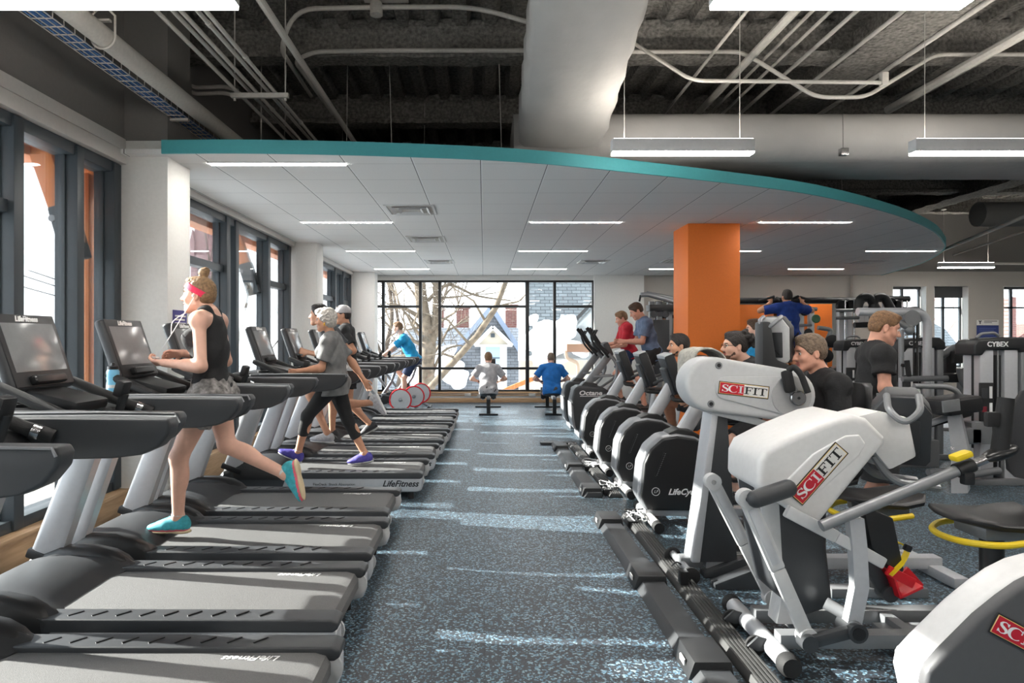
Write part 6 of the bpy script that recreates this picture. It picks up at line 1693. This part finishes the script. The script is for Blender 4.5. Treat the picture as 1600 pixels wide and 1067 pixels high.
def torso_sdf(S, g, i, k=.04, lo=-.02, hi=1.0, tank=False):
    s, u, l = g.s, g.u, g.l; ft = g.fat
    n = g.neck; p = g.pel
    ch = p + (n - p) * .66; wz = p + (n - p) * .3
    S.cone(p + u * lo * s, p + u * .06 * s, .105 * s * ft + i, .1 * s * ft + i, k, l, 1.45 if not g.fem else 1.55)
    S.cone(wz - u * .04 * s, wz + u * .06 * s, (.1 if not g.fem else .09) * s * ft + i, (.105 if not g.fem else .092) * s * ft + i, k, l, 1.35 if not g.fem else 1.3)
    S.cone(ch - u * .06 * s, ch + u * .09 * s, .112 * s * ft + i, .092 * s * ft + i, k, l, 1.45 if not g.fem else 1.3)
    if not tank:
        S.cone(g.SH[0], g.SH[1], .055 * s + i, .055 * s + i, k)
        for q in g.SH: S.cone(n + u * .01 * s, q, .05 * s + i, .05 * s + i, k)
    if g.fem:
        for q in (-1, 1): S.ell(ch + u * .01 * s + g.ff * .085 * s + l * q * .068 * s, .062 * s + i, None, .03)
    for q in g.HP: S.ell(q - g.f * .05 * s + Vector((0, 0, .02 * s)), .085 * s * ft + i, None, k)


def leg_sdf(S, g, q, i, upto, k=.03, flare=0):
    hp, kn, an, td = g.legs[q]; s = g.s; ft = .5 + .5 * g.fat
    rt, rk, ra = .088 * s * ft * (1.1 if g.fem else 1), .058 * s, .037 * s
    if upto <= 1:
        e = hp + (kn - hp) * upto; S.cone(hp, e, rt + i, rt + (rk - rt) * upto + i + flare, k, flat=False)
        S.p[-1] = S.p[-1][:8] + (upto < .99,) + S.p[-1][9:]
        if upto < .99: S.ell(hp, rt + i, None, k)
        return
    S.cone(hp, kn, rt + i, rk + i, k)
    t = min(upto - 1, 1); d = an - kn
    e = kn + d * t
    S.cone(kn, e, rk + i, rk + (ra - rk) * t + i + flare, k)
    b = (g.l.cross(d)).normalized() * 1.0
    b = b if b.dot(td) < 0 else -b
    if t > .5: S.ell(kn + d * .3 + b * .022 * s, (.045 * s + i, .045 * s + i, .1 * s), np.array([*rot_to(d)]), .03)


def arm_sdf(S, g, q, i, upto, k=.025, flare=0):
    sh, el, wr = g.arms[q][:3]; s = g.s
    ru, re, rw = .052 * s * (.85 if g.fem else 1.0), .04 * s * (.92 if g.fem else 1), .027 * s
    if upto < 1:
        e = sh + (el - sh) * upto
        S.ell(sh, ru + i + .006, None, k); S.cone(sh, e, ru + i, ru + (re - ru) * upto + i + flare, k)
        S.p[-1] = S.p[-1][:8] + (True,) + S.p[-1][9:]
        return
    S.ell(sh, ru + .008 * s + i, None, k)
    S.cone(sh, el, ru + i, re + i, k)
    t = min(upto - 1, 1); S.cone(el, el + (wr - el) * t, re + i, re + (rw - re) * t + i, k)
    if t > .6: S.cone(el + (wr - el) * .12, el + (wr - el) * .4, .043 * s + i, .036 * s + i, .03)


def hand_sdf(S, g, q):
    wr, d, n, c = g.arms[q][2:6]; s = g.s * (.93 if g.fem else 1.02)
    t = d.cross(n) if q == 0 else n.cross(d)       # thumb side
    t = t.normalized()
    if 'thumb' in g.__dict__: pass
    for o in (-.027, -.009, .009, .027): S.cone(wr + t * o * .55 * s, wr + d * .082 * s + t * o * s, .0135 * s, .0115 * s, .012)
    for o, L in ((-.031, .75), (-.0105, .93), (.0105, 1.0), (.031, .92)):
        p = wr + d * .083 * s + t * o * s; a = c * .75; R = Vector.cross(d, n)
        for seg, r in ((.043, .0092), (.026, .0084), (.021, .0076)):
            dr = d * math.cos(a) + n * math.sin(a); e = p + dr * seg * L * s
            S.cone(p, e, r * s, (r - .0008) * s, .004); p = e; a += c * .95
    p = wr + d * .022 * s + t * .026 * s; dr = (t * .75 + d * .75 + n * .35).normalized()
    e = p + dr * .042 * s; S.cone(p, e, .013 * s, .0105 * s, .01)
    d2 = (d * .9 + t * .25 + n * (.3 + c * .5)).normalized(); S.cone(e, e + d2 * .032 * s, .0102 * s, .0088 * s, .005)
    e2 = e + d2 * .032 * s; S.cone(e2, e2 + (d2 + n * c * .4).normalized() * .022 * s, .0088 * s, .0074 * s, .004)


def head_sdf(S, g):
    h, R, s = g.hp, g.HR, g.s
    S.ell(h(-.012, 0, .035), np.array((.098, .076, .088)) * s, R, .02)
    S.ell(h(.035, 0, -.025), np.array((.06, .061, .085)) * s, R, .03)
    for q in (-1, 1): S.cone(h(-.0, q * .05, -.06), h(.068, q * .012, -.1), .022 * s, .018 * s, .03)
    S.ell(h(.074, 0, -.1), .019 * s, None, .02)
    S.ell(h(.072, 0, .03), np.array((.02, .048, .014)) * s, R, .015)
    for q in (-1, 1):
        S.ell(h(.055, q * .042, -.03), np.array((.028, .022, .022)) * s, R, .02)
        S.ell(h(.096, q * .031, .006), .0165 * s, None, .012, 's')
    S.cone(h(.088, 0, .014), h(.114, 0, -.028), .0085 * s, .0125 * s, .012)
    for q in (-1, 1): S.ell(h(.1, q * .0125, -.033), .0095 * s, None, .008)
    S.ell(h(.09, 0, -.058), np.array((.0125, .024, .0075)) * s, R, .006)
    S.ell(h(.088, 0, -.073), np.array((.0125, .021, .008)) * s, R, .006)
    S.ell(h(.094, 0, -.0655), np.array((.012, .02, .0022)) * s, R, .003, 's')
    for q in (-1, 1):
        S.ell(h(-.012, q * .077, -.008), np.array((.019, .009, .034)) * s, R, .006)
        S.ell(h(-.009, q * .086, -.005), np.array((.011, .006, .02)) * s, R, .005, 's')
    S.cone(h(-.025, 0, -.06), g.neck - g.u * .01 * s, .054 * s * (.9 if g.fem else 1.06), .06 * s * (.9 if g.fem else 1.06), .03)


def eyes(g):
    mb = MB(); mb_f = g.hp; s = g.s
    for q in (-1, 1):
        mb.sph(mb_f(.077, q * .031, .006), .0115 * s, None, 12, 2)
        mb.sph(mb_f(.0855, q * .0325, .006), np.array((.0045, .0072, .0066)) * s, Matrix(g.HR.tolist()), 8, 3)
        mb.bar(mb_f(.094, q * .014, .027), mb_f(.083, q * .05, .026), .007 * s, .006 * s, (0, 0, 1), 0, 4)
    return mb


def face_mats(g, beard=False):
    Ri, hd, s = g.HR, np.array(g.head), g.s
    def fn(c):
        q = (c - hd) @ Ri / s
        lip = (q[:, 0] > .088) & (np.abs(q[:, 1]) < .023) & (q[:, 2] < -.052) & (q[:, 2] > -.081)
        return np.where(lip, 1, 0)
    return fn


def shoe(g, q, mats, body, sock=None):
    hp, kn, an, td = g.legs[q]; s = g.s
    sh = (an - kn).normalized()
    side = g.l - td * g.l.dot(td); side = side.normalized(); upv = td.cross(side).normalized()
    if upv.dot(-sh) < 0: upv = -upv
    o = an - upv * .055 * s
    R = np.array([td, side, upv]).T
    S = SDF()
    L = 1.0
    S.cone(o - td * .035 * s, o + td * .07 * s, .047 * s, .044 * s, .02)
    S.ell(o + td * .115 * s - upv * .012 * s, np.array((.095, .05, .036)) * s, R, .03)
    S.ell(o - td * .02 * s + upv * .03 * s, np.array((.055, .04, .05)) * s, R, .03)
    S.cone(o + td * .02 * s + upv * .04 * s, o + td * .12 * s + upv * .004 * s, .034 * s, .03 * s, .02)
    S.plane(o - upv * .034 * s, -upv)
    S.plane(o + upv * .068 * s, upv)
    x = sdf_obj('shoe', S, .006, mats, body.location, body, lambda c: np.where((c - np.array(o)) @ np.array(upv) < -.016 * s, 1, 0))
    T = SDF()
    T.ell(o + td * .1 * s - upv * .036 * s, np.array((.105, .05, .014)) * s, R, .02)
    T.ell(o - td * .03 * s - upv * .036 * s, np.array((.06, .044, .017)) * s, R, .02)
    sdf_obj('sole', T, .006, [mats[2]], body.location, x)
    lc = MB()
    for i in range(4):
        c_ = o + td * (.035 + i * .022) * s + upv * (.068 - i * .011) * s
        lc.tube([c_ - side * .022 * s - upv * .006, c_ + upv * .006 * s, c_ + side * .022 * s - upv * .006], .0035 * s, 5)
    lc.v = [tuple(Vector(v) - body.location) for v in lc.v]
    lc.build('laces', mats[3], x)
    if sock is not None:
        Z = SDF(); Z.cone(o + upv * .045 * s, an + (kn - an) * .07, .043 * s, .043 * s, .01); Z.p[-1] = Z.p[-1][:8] + (True,) + Z.p[-1][9:]
        sdf_obj('sock', Z, .007, sock, body.location, body)
    return x


def person(g, label, skin, top=None, bottom=None, shoes=None, hair=None, vox=.008, sock=None):
    """top=(material, sleeve, hem, loose, tank) bottom=(material, length, loose, flare) hair=callable(SDF, g) + material"""
    S = SDF()
    torso_sdf(S, g, 0)
    for q in (0, 1):
        leg_sdf(S, g, q, 0, 2); arm_sdf(S, g, q, 0, 2)
    S.cone(g.pel, g.pel, .1 * g.s, .1 * g.s, .03)
    head_sdf(S, g)
    for q in (0, 1): hand_sdf(S, g, q)
    for hp, kn, an, td in g.legs:
        S.ell(an, .042 * g.s, None, .02)
        if shoes is None: S.cone(an - Vector((0, 0, .03)), an + td * .15 * g.s - Vector((0, 0, .05)), .04 * g.s, .03 * g.s, .02)
    base = g.base
    hm = hair[1] if hair else LIP
    bd = sdf_obj('person', S, vox, [SKIN[skin], LIP, EYE_W, EYE_D, hm], base, None, face_mats(g), eyes(g))
    tag(bd, label, 'person')
    if top:
        m, sl, hem, lo, tank = top
        T = SDF(); torso_sdf(T, g, lo, .04, hem, tank=tank)
        if tank:
            for q in (0, 1):
                T.cone(g.neck + (g.SH[q] - g.neck) * .42 - g.u * .1 * g.s, g.neck + (g.SH[q] - g.neck) * .4 + g.u * .022 * g.s, .06 * g.s + lo, .046 * g.s + lo, .02)
            for q in (0, 1): T.ell(g.SH[q] + g.l * (.035, -.035)[q], .066 * g.s, None, .012, 's')
        else:
            for q in (0, 1): arm_sdf(T, g, q, lo, sl, .025, .012 if sl < 1 else 0)
        T.cone(g.neck + g.u * .05 * g.s + g.ff * .01, g.neck + g.u * .12 * g.s + g.ff * .03, .06 * g.s, .07 * g.s, .01, op='s')
        T.wob(.0035, 24, 1.3)
        dn = -g.u if abs(g.u.z) > .6 else Vector((0, 0, -1))
        T.plane(g.pel - g.u * (-hem) * g.s * 1.0 - g.u * .0, dn)
        sdf_obj('tank_top' if tank else 'shirt', T, max(vox, .008), m, base, bd)
    if bottom:
        m, ln, lo, fl = bottom
        T = SDF(); s = g.s
        T.cone(g.pel - g.u * .03 * s, g.pel + g.u * .07 * s, .105 * s * g.fat + lo, .1 * s * g.fat + lo, .04, g.l, 1.45)
        for q in g.HP: T.ell(q - g.f * .05 * s + Vector((0, 0, .02 * s)), .087 * s * g.fat + lo, None, .04)
        for q in (0, 1): leg_sdf(T, g, q, lo, ln, .03, fl)
        T.plane(g.pel + g.u * .1 * s, g.u)
        if lo > .008: T.wob(.004, 26, 2.2)
        sdf_obj('shorts' if ln < 1 else 'leggings', T, max(vox, .008), m, base, bd)
    if shoes:
        for q in (0, 1): shoe(g, q, shoes, bd, sock)
    if hair:
        T = SDF(); hair[0](T, g)
        sdf_obj('hair', T, min(vox, .007), hair[1], base, bd)
    return bd


def child(g, bd, mb, name, m): 
    mb.v = [tuple(Vector(v) - bd.location) for v in mb.v]
    return mb.build(name, m, bd)


def hair_short(T, g, vol=.012, front=.062, low=-.05):
    h, R, s = g.hp, g.HR, g.s
    T.ell(h(-.014, 0, .04), np.array((.1 + vol * .7, .077 + vol * .6, .088 + vol)) * s, R, .01)
    T.ell(h(-.05, 0, -.01), np.array((.06, .07, .06)) * s, R, .03)
    T.ell(h(.04, 0, .098 + vol * .5), np.array((.05, .05, .022 + vol * .5)) * s, R, .02)
    T.wob(.0018, 150, .7)
    T.ell(h(.095, 0, -.03), np.array((.085, .09, .095)) * s, R, .012, 's')
    T.ell(h(-.012, .08, -.03), np.array((.03, .03, .045)) * s, R, .01, 's'); T.ell(h(-.012, -.08, -.03), np.array((.03, .03, .045)) * s, R, .01, 's')
    a = Vector(g.HR[:, 2]); T.plane(h(0, 0, low), -a)


def hair_bob(T, g):
    h, R, s = g.hp, g.HR, g.s
    T.ell(h(-.02, 0, .045), np.array((.115, .096, .098)) * s, R, .02)
    T.ell(h(-.05, 0, -.02), np.array((.075, .088, .08)) * s, R, .03)
    T.ell(h(.05, 0, .1), np.array((.06, .065, .035)) * s, R, .02)
    T.wob(.005, 90, .4)
    T.ell(h(.1, 0, -.035), np.array((.085, .09, .1)) * s, R, .012, 's')


def hair_bun(T, g):
    h, R, s = g.hp, g.HR, g.s
    hair_short(T, g, .004, low=-.065)
    T.ell(h(-.03, 0, .155), np.array((.036, .036, .036)) * s, R, .008)
    T.cone(h(-.03, 0, .12), h(-.03, 0, .15), .02 * s, .026 * s, .01)
    T.ell(h(-.045, 0, .17), np.array((.026, .03, .024)) * s, R, .006)


def hair_puff(T, g):
    h, R, s = g.hp, g.HR, g.s
    hair_short(T, g, .012, low=-.06)
    for i in range(40):
        a, b, c = random.gauss(0, .024), random.gauss(0, .028), random.gauss(0, .028)
        T.ell(h(-.115 + a, b, .065 + c), .022 * s, None, .006)
    T.ell(h(-.1, 0, .06), .045 * s, None, .01)


def hair_curly(T, g):
    hair_short(T, g, .018, low=-.06); T.wob(.005, 190, .3)


HB = {'blonde': mat('dark_blonde_hair', (150, 118, 84), .6, noise=.5, nscale=60, bump=.6, bscale=90), 'white': mat('white_hair', (206, 200, 192), .6, noise=.3, nscale=50, bump=.8, bscale=70),
      'brown': mat('brown_hair', (84, 62, 46), .6, noise=.5, nscale=60, bump=.6, bscale=90), 'dark': mat('dark_hair', (40, 33, 30), .6, noise=.5, nscale=60, bump=.6, bscale=90),
      'grey': mat('greying_hair', (128, 108, 90), .6, noise=.5, nscale=60, bump=.6, bscale=90), 'ginger': mat('light_brown_hair', (138, 102, 70), .6, noise=.5, nscale=60, bump=.6, bscale=90)}
C_ = {k: cloth(k + '_cloth', v) for k, v in {'black': (36, 36, 38), 'grey': (126, 126, 126), 'lgrey': (176, 174, 176), 'cyan': (28, 150, 205), 'blue': (30, 112, 190), 'red': (186, 28, 46), 'slate': (104, 122, 150), 'navy': (38, 52, 84), 'royal': (28, 62, 140), 'white': (224, 222, 220), 'charcoal': (70, 72, 76), 'dark_red': (150, 30, 40)}.items()}
def shoes_(a, b, c, l): return [mat('shoe_' + a[0], a[1], .6, noise=.3, nscale=40), mat('shoe_' + b[0], b[1], .6), mat('sole_' + c[0], c[1], .6), mat('laces_' + l[0], l[1], .7)]
SH_BLACK = shoes_(('black', (44, 44, 48)), ('dark', (60, 60, 64)), ('grey', (190, 190, 190)), ('grey', (120, 120, 120)))
SH_WHITE = shoes_(('pale', (200, 200, 204)), ('pale2', (180, 182, 190)), ('white', (232, 232, 232)), ('white', (225, 225, 225)))
PI = math.pi
Z25 = .248

# 1 the running woman in front (her treadmill's belt is at .246)
Y = TM_Y[2]
g = figure((-1.97, Y, 0), PI, 1.76, (-.09, 0, 1.235), (-.075, 0, 1.77), (-.005, 0, 1.9), .02, 0,
           [dict(el=(-.12, .235, 1.42), wr=(.175, .13, 1.44), hd=(1, -.3, .02), pn=(.2, -.6, .8), curl=.75), dict(el=(-.1, -.24, 1.44), wr=(.15, -.1, 1.50), hd=(1, .35, -.05), pn=(.1, .8, -.5), curl=.55)],
           [dict(kn=(.1, .07, .80), an=(.115, .05, .385), td=(1, 0, 0)), dict(kn=(-.17, -.07, .86), an=(-.585, -.05, .66), td=(-.22, 0, -1))], True)
skin = 'fair'
bd = person(g, 'woman running in a black tank top, pink headband and turquoise shoes, blonde bun', skin,
            (C_['black'], 0, -.1, .012, True), (cloth('patterned_grey_shorts', (150, 146, 144), .75, 30), .42, .016, .02),
            shoes_(('turquoise', (64, 176, 190)), ('pink', (232, 110, 130)), ('cream', (216, 196, 160)), ('sky', (70, 160, 200))), (hair_bun, HB['blonde']), .0055, cloth('white_sock', (224, 220, 218)))
S = SDF()
S.cone(g.hp(.055, 0, .075), g.hp(-.075, 0, .0), .02, .02, .01)
S = SDF(); h = g.hp; R = Matrix(g.HR.tolist())
hb = MB(); rg = []
for i in range(33):
    a = 2 * PI * i / 32; x, y = math.cos(a), math.sin(a)
    t = (1 - x) / 2
    zc = .082 - .112 * t
    r_in = []
    for dz, dr in ((-.024, 0), (-.02, .007), (.02, .004), (.024, -.003)):
        zz = zc + dz
        k_ = math.sqrt(max(.05, 1 - ((zz - .035) / .098) ** 2))
        r_in.append(h(-.012 + (.106 * k_ + dr) * x, (.084 * k_ + dr) * y, zz))
    rg.append(r_in)
hb.loft(rg, cap=False); child(g, bd, hb, 'headband', mat('pink_headband', (232, 52, 92), .7, bump=.2))
ep = MB(); ep.tube([h(-.005, .088, -.02), h(.03, .1, -.09), g.w((.1, .14, 1.66)), g.w((.16, .12, 1.58)), g.w((.26, .1, 1.46))], .0028, 6, 0, .05)
ep.tube([g.w((.12, .14, 1.63)), g.w((.16, .05, 1.72)), g.w((.1, -.02, 1.78)), h(.02, -.07, -.08)], .0028, 6, 0, .05); ep.sph(h(.0, .088, -.01), .009)
child(g, bd, ep, 'earphone_cord', mat('white_cord', (236, 236, 236), .4))
pl = MB().box(g.w((.27, .07, 1.475)), (.06, .05, .012), (0, .2, 0), .004); child(g, bd, pl, 'music_player', M['white_p'])

# 2 the grey haired woman walking
Y = TM_Y[4]
g = figure((-1.6, Y, 0), PI, 1.66, (0, 0, 1.14), (.02, 0, 1.61), (.085, 0, 1.80), -.08, 0,
           [dict(wr=(.31, .22, 1.27), eh=(-.4, .2, -1), curl=.8), dict(wr=(-.34, -.2, 1.08), eh=(-.6, 0, -.5), curl=.35)],
           [dict(an=(.36, .05, .41), td=(1, 0, .45), kh=(1, 0, 0)), dict(an=(-.33, -.05, .36), td=(1, 0, -.12))], True, 1.16)
bd = person(g, 'woman with short grey hair walking in a grey t-shirt and black capri leggings', 'tan', (C_['grey'], .75, -.14, .028, False), (C_['black'], 1.45, .008, .004),
            shoes_(('violet', (84, 76, 172)), ('violet2', (70, 66, 150)), ('grey', (190, 190, 190)), ('white', (225, 225, 225))), (hair_bob, HB['white']), .0075, C_['white'])
child(g, bd, MB().sph(g.hp(-.005, .092, -.05), (.008, .005, .018)), 'earring', mat('gold', (220, 170, 60), .3, 1.0))

# 3 the bare legged man behind her
Y = TM_Y[5]
g = figure((-1.8, Y, 0), PI, 1.78, (0, 0, 1.22), (.1, 0, 1.73), (.22, 0, 1.89), 0, 0,
           [dict(wr=(.30, .2, 1.44), eh=(-.7, .1, -1), curl=1.1), dict(wr=(.1, -.26, 1.3), eh=(-1, 0, -.3), curl=1.1)],
           [dict(kn=(.30, .07, .92), an=(.1, .06, .45), td=(1, 0, .05)), dict(kn=(-.02, -.07, .78), an=(-.42, -.06, .82), td=(-.5, 0, -1))])
person(g, 'bare legged man running in a grey shirt, half hidden behind the grey haired woman', 'tan', (C_['charcoal'], .7, -.1, .02, False), (C_['white'], .55, .022, .02), SH_WHITE, (hair_short, HB['dark']), .009)

# 4 the man in the cap
Y = TM_Y[6]
g = figure((-1.89, Y, 0), PI, 1.8, (0, 0, 1.2), (.02, 0, 1.75), (.07, 0, 1.925), 0, .15,
           [dict(wr=(.12, .22, 1.38), eh=(-1, .2, -.6), curl=1.1), dict(wr=(.22, -.2, 1.36), eh=(-1, 0, -.4), curl=1.1)],
           [dict(an=(.2, .05, .34)), dict(an=(-.3, -.05, .42), td=(1, 0, -.5))])
bd = person(g, 'man in a grey cap and black t-shirt on a treadmill near the back window', 'tan', (C_['black'], .7, -.12, .02, False), (C_['black'], .6, .02, .02), SH_BLACK, (lambda T, g: hair_short(T, g, .004), HB['dark']), .009)
T = SDF(); h = g.hp; s = g.s
T.ell(h(-.012, 0, .045), np.array((.112, .088, .1)) * s, g.HR, .01); T.plane(h(0, 0, .03), -Vector(g.HR[:, 2])); T.ell(h(.11, 0, .035), np.array((.075, .065, .008)) * s, g.HR, .01)
sdf_obj('cap', T, .008, C_['lgrey'], bd.location, bd)

# 5 the man on the silver wheeled bike
g = figure((-1.52, 14.4, 0), PI, 1.8, (.0, 0, 1.17), (.24, 0, 1.64), (.36, 0, 1.84), -.1, 0,
           [dict(wr=(.66, .2, 1.24), eh=(-.2, .2, -1), curl=1.1), dict(wr=(.66, -.2, 1.24), eh=(-.2, -.2, -1), curl=1.1)],
           [dict(an=(.22, .12, .32), td=(1, 0, -.2)), dict(an=(.2, -.12, .62), td=(1, 0, -.1))])
person(g, 'man in a bright blue t-shirt leaning on the handlebar of a silver wheeled bike', 'fair', (C_['cyan'], .7, -.06, .025, False), (C_['navy'], .8, .02, .015), SH_BLACK, (lambda T, g: hair_short(T, g, .005), HB['ginger']), .009)

# 6, 7 the rowers, seen from behind
def rower(x, y, m, hm, hf_, lab, H=1.75, dx=0):
    g = figure((x, y, 0), PI / 2, H, (0, 0, .50), (.16, dx, 1.0), (.24, dx, 1.17), -.15, .1,
               [dict(wr=(.3, .22, .66), eh=(-.6, .8, -.3), curl=1.2), dict(wr=(.3, -.22, .66), eh=(-.6, -.8, -.3), curl=1.2)],
               [dict(an=(.82, .12, .32), td=(.7, 0, .7), kh=(.2, 0, 1)), dict(an=(.82, -.12, .32), td=(.7, 0, .7), kh=(.2, 0, 1))], False, 1.08)
    person(g, lab, 'fair', (m, .75, -.12, .026, False), (C_['charcoal'], .9, .02, .01), SH_BLACK, (hf_, hm), .009)
rower(.085, 14.5, C_['lgrey'], HB['ginger'], hair_curly, 'person with curly hair in a pale grey t-shirt rowing with back turned')
rower(1.47, 14.5, C_['blue'], HB['grey'], lambda T, g: hair_short(T, g, .006), 'man in a blue t-shirt rowing with his back turned')

# 8, 9 the men on the elliptical machines
g = figure((2.62, 12.1, 0), PI, 1.78, (0, 0, 1.36), (.06, 0, 1.84), (.13, 0, 1.97), -.35, 0,
           [dict(wr=(.36, .2, 1.45), eh=(-.6, .2, -1), curl=1.2), dict(wr=(.4, -.2, 1.5), eh=(-.6, 0, -1), curl=1.2)],
           [dict(an=(.16, .1, .55), td=(1, 0, 0)), dict(an=(-.25, -.1, .62), td=(1, 0, -.2))])
person(g, 'man in a red polo shirt striding on the farther elliptical machine', 'rosy', (C_['red'], .75, -.12, .025, False), (C_['navy'], .8, .02, .015), SH_BLACK, (hair_short, HB['ginger']), .0085)
g = figure((2.76, 11.0, 0), PI, 1.85, (0, 0, 1.38), (.13, 0, 1.9), (.25, 0, 2.06), -.5, 0,
           [dict(wr=(.46, .15, 1.56), eh=(-.5, .2, -1), curl=1.1), dict(wr=(.46, -.22, 1.56), eh=(-.5, 0, -1), curl=1.1)],
           [dict(an=(.14, .1, .52), td=(1, 0, 0)), dict(an=(-.22, -.1, .6), td=(1, 0, -.2))])
person(g, 'tall man in a slate blue t-shirt and black shorts on the nearer elliptical machine', 'rosy', (C_['slate'], .7, -.14, .026, False), (C_['black'], .75, .024, .02), SH_BLACK, (hair_short, HB['brown']), .008)

# 10 bearded rider, 11 rider with glasses
def beard(g, bd, m):
    T = SDF(); h = g.hp; s = g.s
    for q in (-1, 1): T.cone(h(.024, q * .054, -.06), h(.07, q * .014, -.1), .016 * s, .022 * s, .02)
    T.ell(h(.078, 0, -.098), np.array((.022, .028, .02)) * s, g.HR, .02); T.ell(h(.094, 0, -.05), np.array((.012, .026, .006)) * s, g.HR, .004)
    T.ell(h(.1, 0, -.066), np.array((.02, .022, .011)) * s, g.HR, .004, 's'); T.wob(.002, 200)
    sdf_obj('beard', T, .005, m, bd.location, bd)
BIKE_Y = [5.85, 7.0, 8.1, 9.3]; BIKE_X = [1.315, 1.34, 1.33, 1.33]
def rider(bx, y, H, head, neck, pel, wr, label, skin, top, bot, hair, hp=0):
    g = figure((bx, y, 0), PI, H, (-pel[0], 0, pel[1]), (-neck[0], 0, neck[1]), (-head[0], 0, head[1]), hp, 0,
               [dict(wr=(-wr[0], .2, wr[1]), eh=(-.6, .3, -.8), curl=1.2), dict(wr=(-wr[0], -.2, wr[1]), eh=(-.6, -.3, -.8), curl=1.2)],
               [dict(an=(-.86, .15, .28), td=(1, 0, -.1), kh=(1, .1, .3)), dict(an=(-.72, -.15, .55), td=(1, 0, -.15), kh=(1, -.1, .4))])
    return g, person(g, label, skin, top, bot, SH_BLACK, hair, .0075, C_['charcoal'])
g, bd = rider(BIKE_X[1], BIKE_Y[1], 1.72, (.70, 1.525), (.84, 1.365), (1.02, .92), (.76, .985), 'bearded man in a dark tank top riding an upright bike, looking ahead', 'tan', (C_['black'], 0, -.05, .014, True), (C_['charcoal'], .7, .022, .015), (hair_short, HB['dark']))
beard(g, bd, HB['dark'])
g, bd = rider(BIKE_X[0], BIKE_Y[0], 1.74, (.885, 1.535), (1.0, 1.37), (1.12, .92), (.76, 1.0), 'man with glasses and puffy tied back dark hair riding the closest upright bike', 'fair', (C_['black'], .7, -.06, .022, False), (C_['black'], .75, .022, .015), (hair_puff, HB['dark']))
beard(g, bd, mat('stubble', (120, 92, 78), .8, noise=.4, nscale=90))
gl = MB(); h = g.hp
for q in (-1, 1):
    gl.tube([h(.1 + .002 * math.cos(a), q * .034 + .024 * math.cos(a), .004 + .019 * math.sin(a)) for a in np.linspace(0, 2 * PI, 17)[:-1]], .0022, 5, closed=True)
    gl.tube([h(.1, q * .058, .01), h(0, q * .08, .008)], .0022, 5)
gl.tube([h(.101, .01, .006), h(.101, -.01, .006)], .0022, 5)
child(g, bd, gl, 'glasses', M['black_s'])

# 12 older man seated at the arm machine
g = figure((2.43, 4.68, 0), PI, 1.78, (0, 0, .74), (.055, 0, 1.33), (.145, 0, 1.5), -.12, 0,
           [dict(wr=(.28, .12, .98), eh=(-.6, .5, -.9), curl=.9), dict(wr=(.36, -.1, 1.0), eh=(-.5, -.4, -.9), curl=.9)],
           [dict(an=(.5, .14, .16), td=(1, 0, 0), kh=(.6, 0, 1)), dict(an=(.5, -.14, .16), td=(1, 0, 0), kh=(.6, 0, 1))], False, 1.05)
person(g, 'smiling older man in a black t-shirt seated at the arm machine', 'rosy', (C_['black'], .8, -.08, .024, False), (C_['black'], .9, .02, .01), SH_BLACK, (hair_short, HB['grey']), .006)

# 13 man standing in black
g = figure((3.07, 5.2, 0), -.25, 1.80, (0, 0, .97), (-.02, 0, 1.52), (.05, 0, 1.685), -.3, 0,
           [dict(wr=(.12, .28, .9), eh=(-1, .3, 0), curl=.5), dict(el=(-.03, -.27, 1.24), wr=(.07, -.25, 1.04), curl=.5)],
           [dict(an=(-.1, .11, .09)), dict(an=(-.16, -.11, .09))], False, 1.0)
person(g, 'man in a black t-shirt and black shorts standing with his back half turned', 'rosy', (C_['black'], .6, -.14, .022, False), (cloth('faded_black_cloth', (48, 48, 50)), .97, .036, .03), SH_BLACK, (lambda T, g: hair_short(T, g, .004), HB['ginger']), .007)

# 14 person doing pull-ups
g = figure((5.47, 12.0, 0), PI / 2, 1.76, (-.02, 0, 1.66), (0, 0, 2.2), (.04, 0, 2.36), .1, 0,
           [dict(wr=(.06, .28, 2.27), eh=(-.1, .5, -1), hd=(.2, 0, 1), pn=(1, 0, 0), curl=1.3), dict(wr=(.06, -.28, 2.27), eh=(-.1, -.5, -1), hd=(.2, 0, 1), pn=(1, 0, 0), curl=1.3)],
           [dict(an=(-.35, .1, .98), td=(.3, 0, -1), kh=(1, 0, 0)), dict(an=(-.38, -.1, .98), td=(.3, 0, -1), kh=(1, 0, 0))])
person(g, 'person in a royal blue shirt pulling up to the black overhead bar', 'tan', (C_['royal'], .75, -.2, .03, False), (C_['black'], .9, .024, .02), SH_BLACK, (hair_short, HB['dark']), .009)

# 15 man in turquoise behind the arm machine's console
g = figure((3.5, 8.5, 0), PI * .95, 1.78, (0, 0, .96), (.0, 0, 1.54), (.05, 0, 1.72), 0, 0,
           [dict(wr=(.2, .24, .95), eh=(-1, .3, 0), curl=.6), dict(wr=(.2, -.24, .95), eh=(-1, -.3, 0), curl=.6)],
           [dict(an=(.05, .12, .09)), dict(an=(-.04, -.12, .09))])
person(g, 'man in a turquoise t-shirt standing half hidden behind the console of the arm machine', 'fair', (C_['cyan'], .7, -.12, .022, False), (C_['navy'], .9, .024, .02), SH_BLACK, (hair_short, HB['brown']), .009)
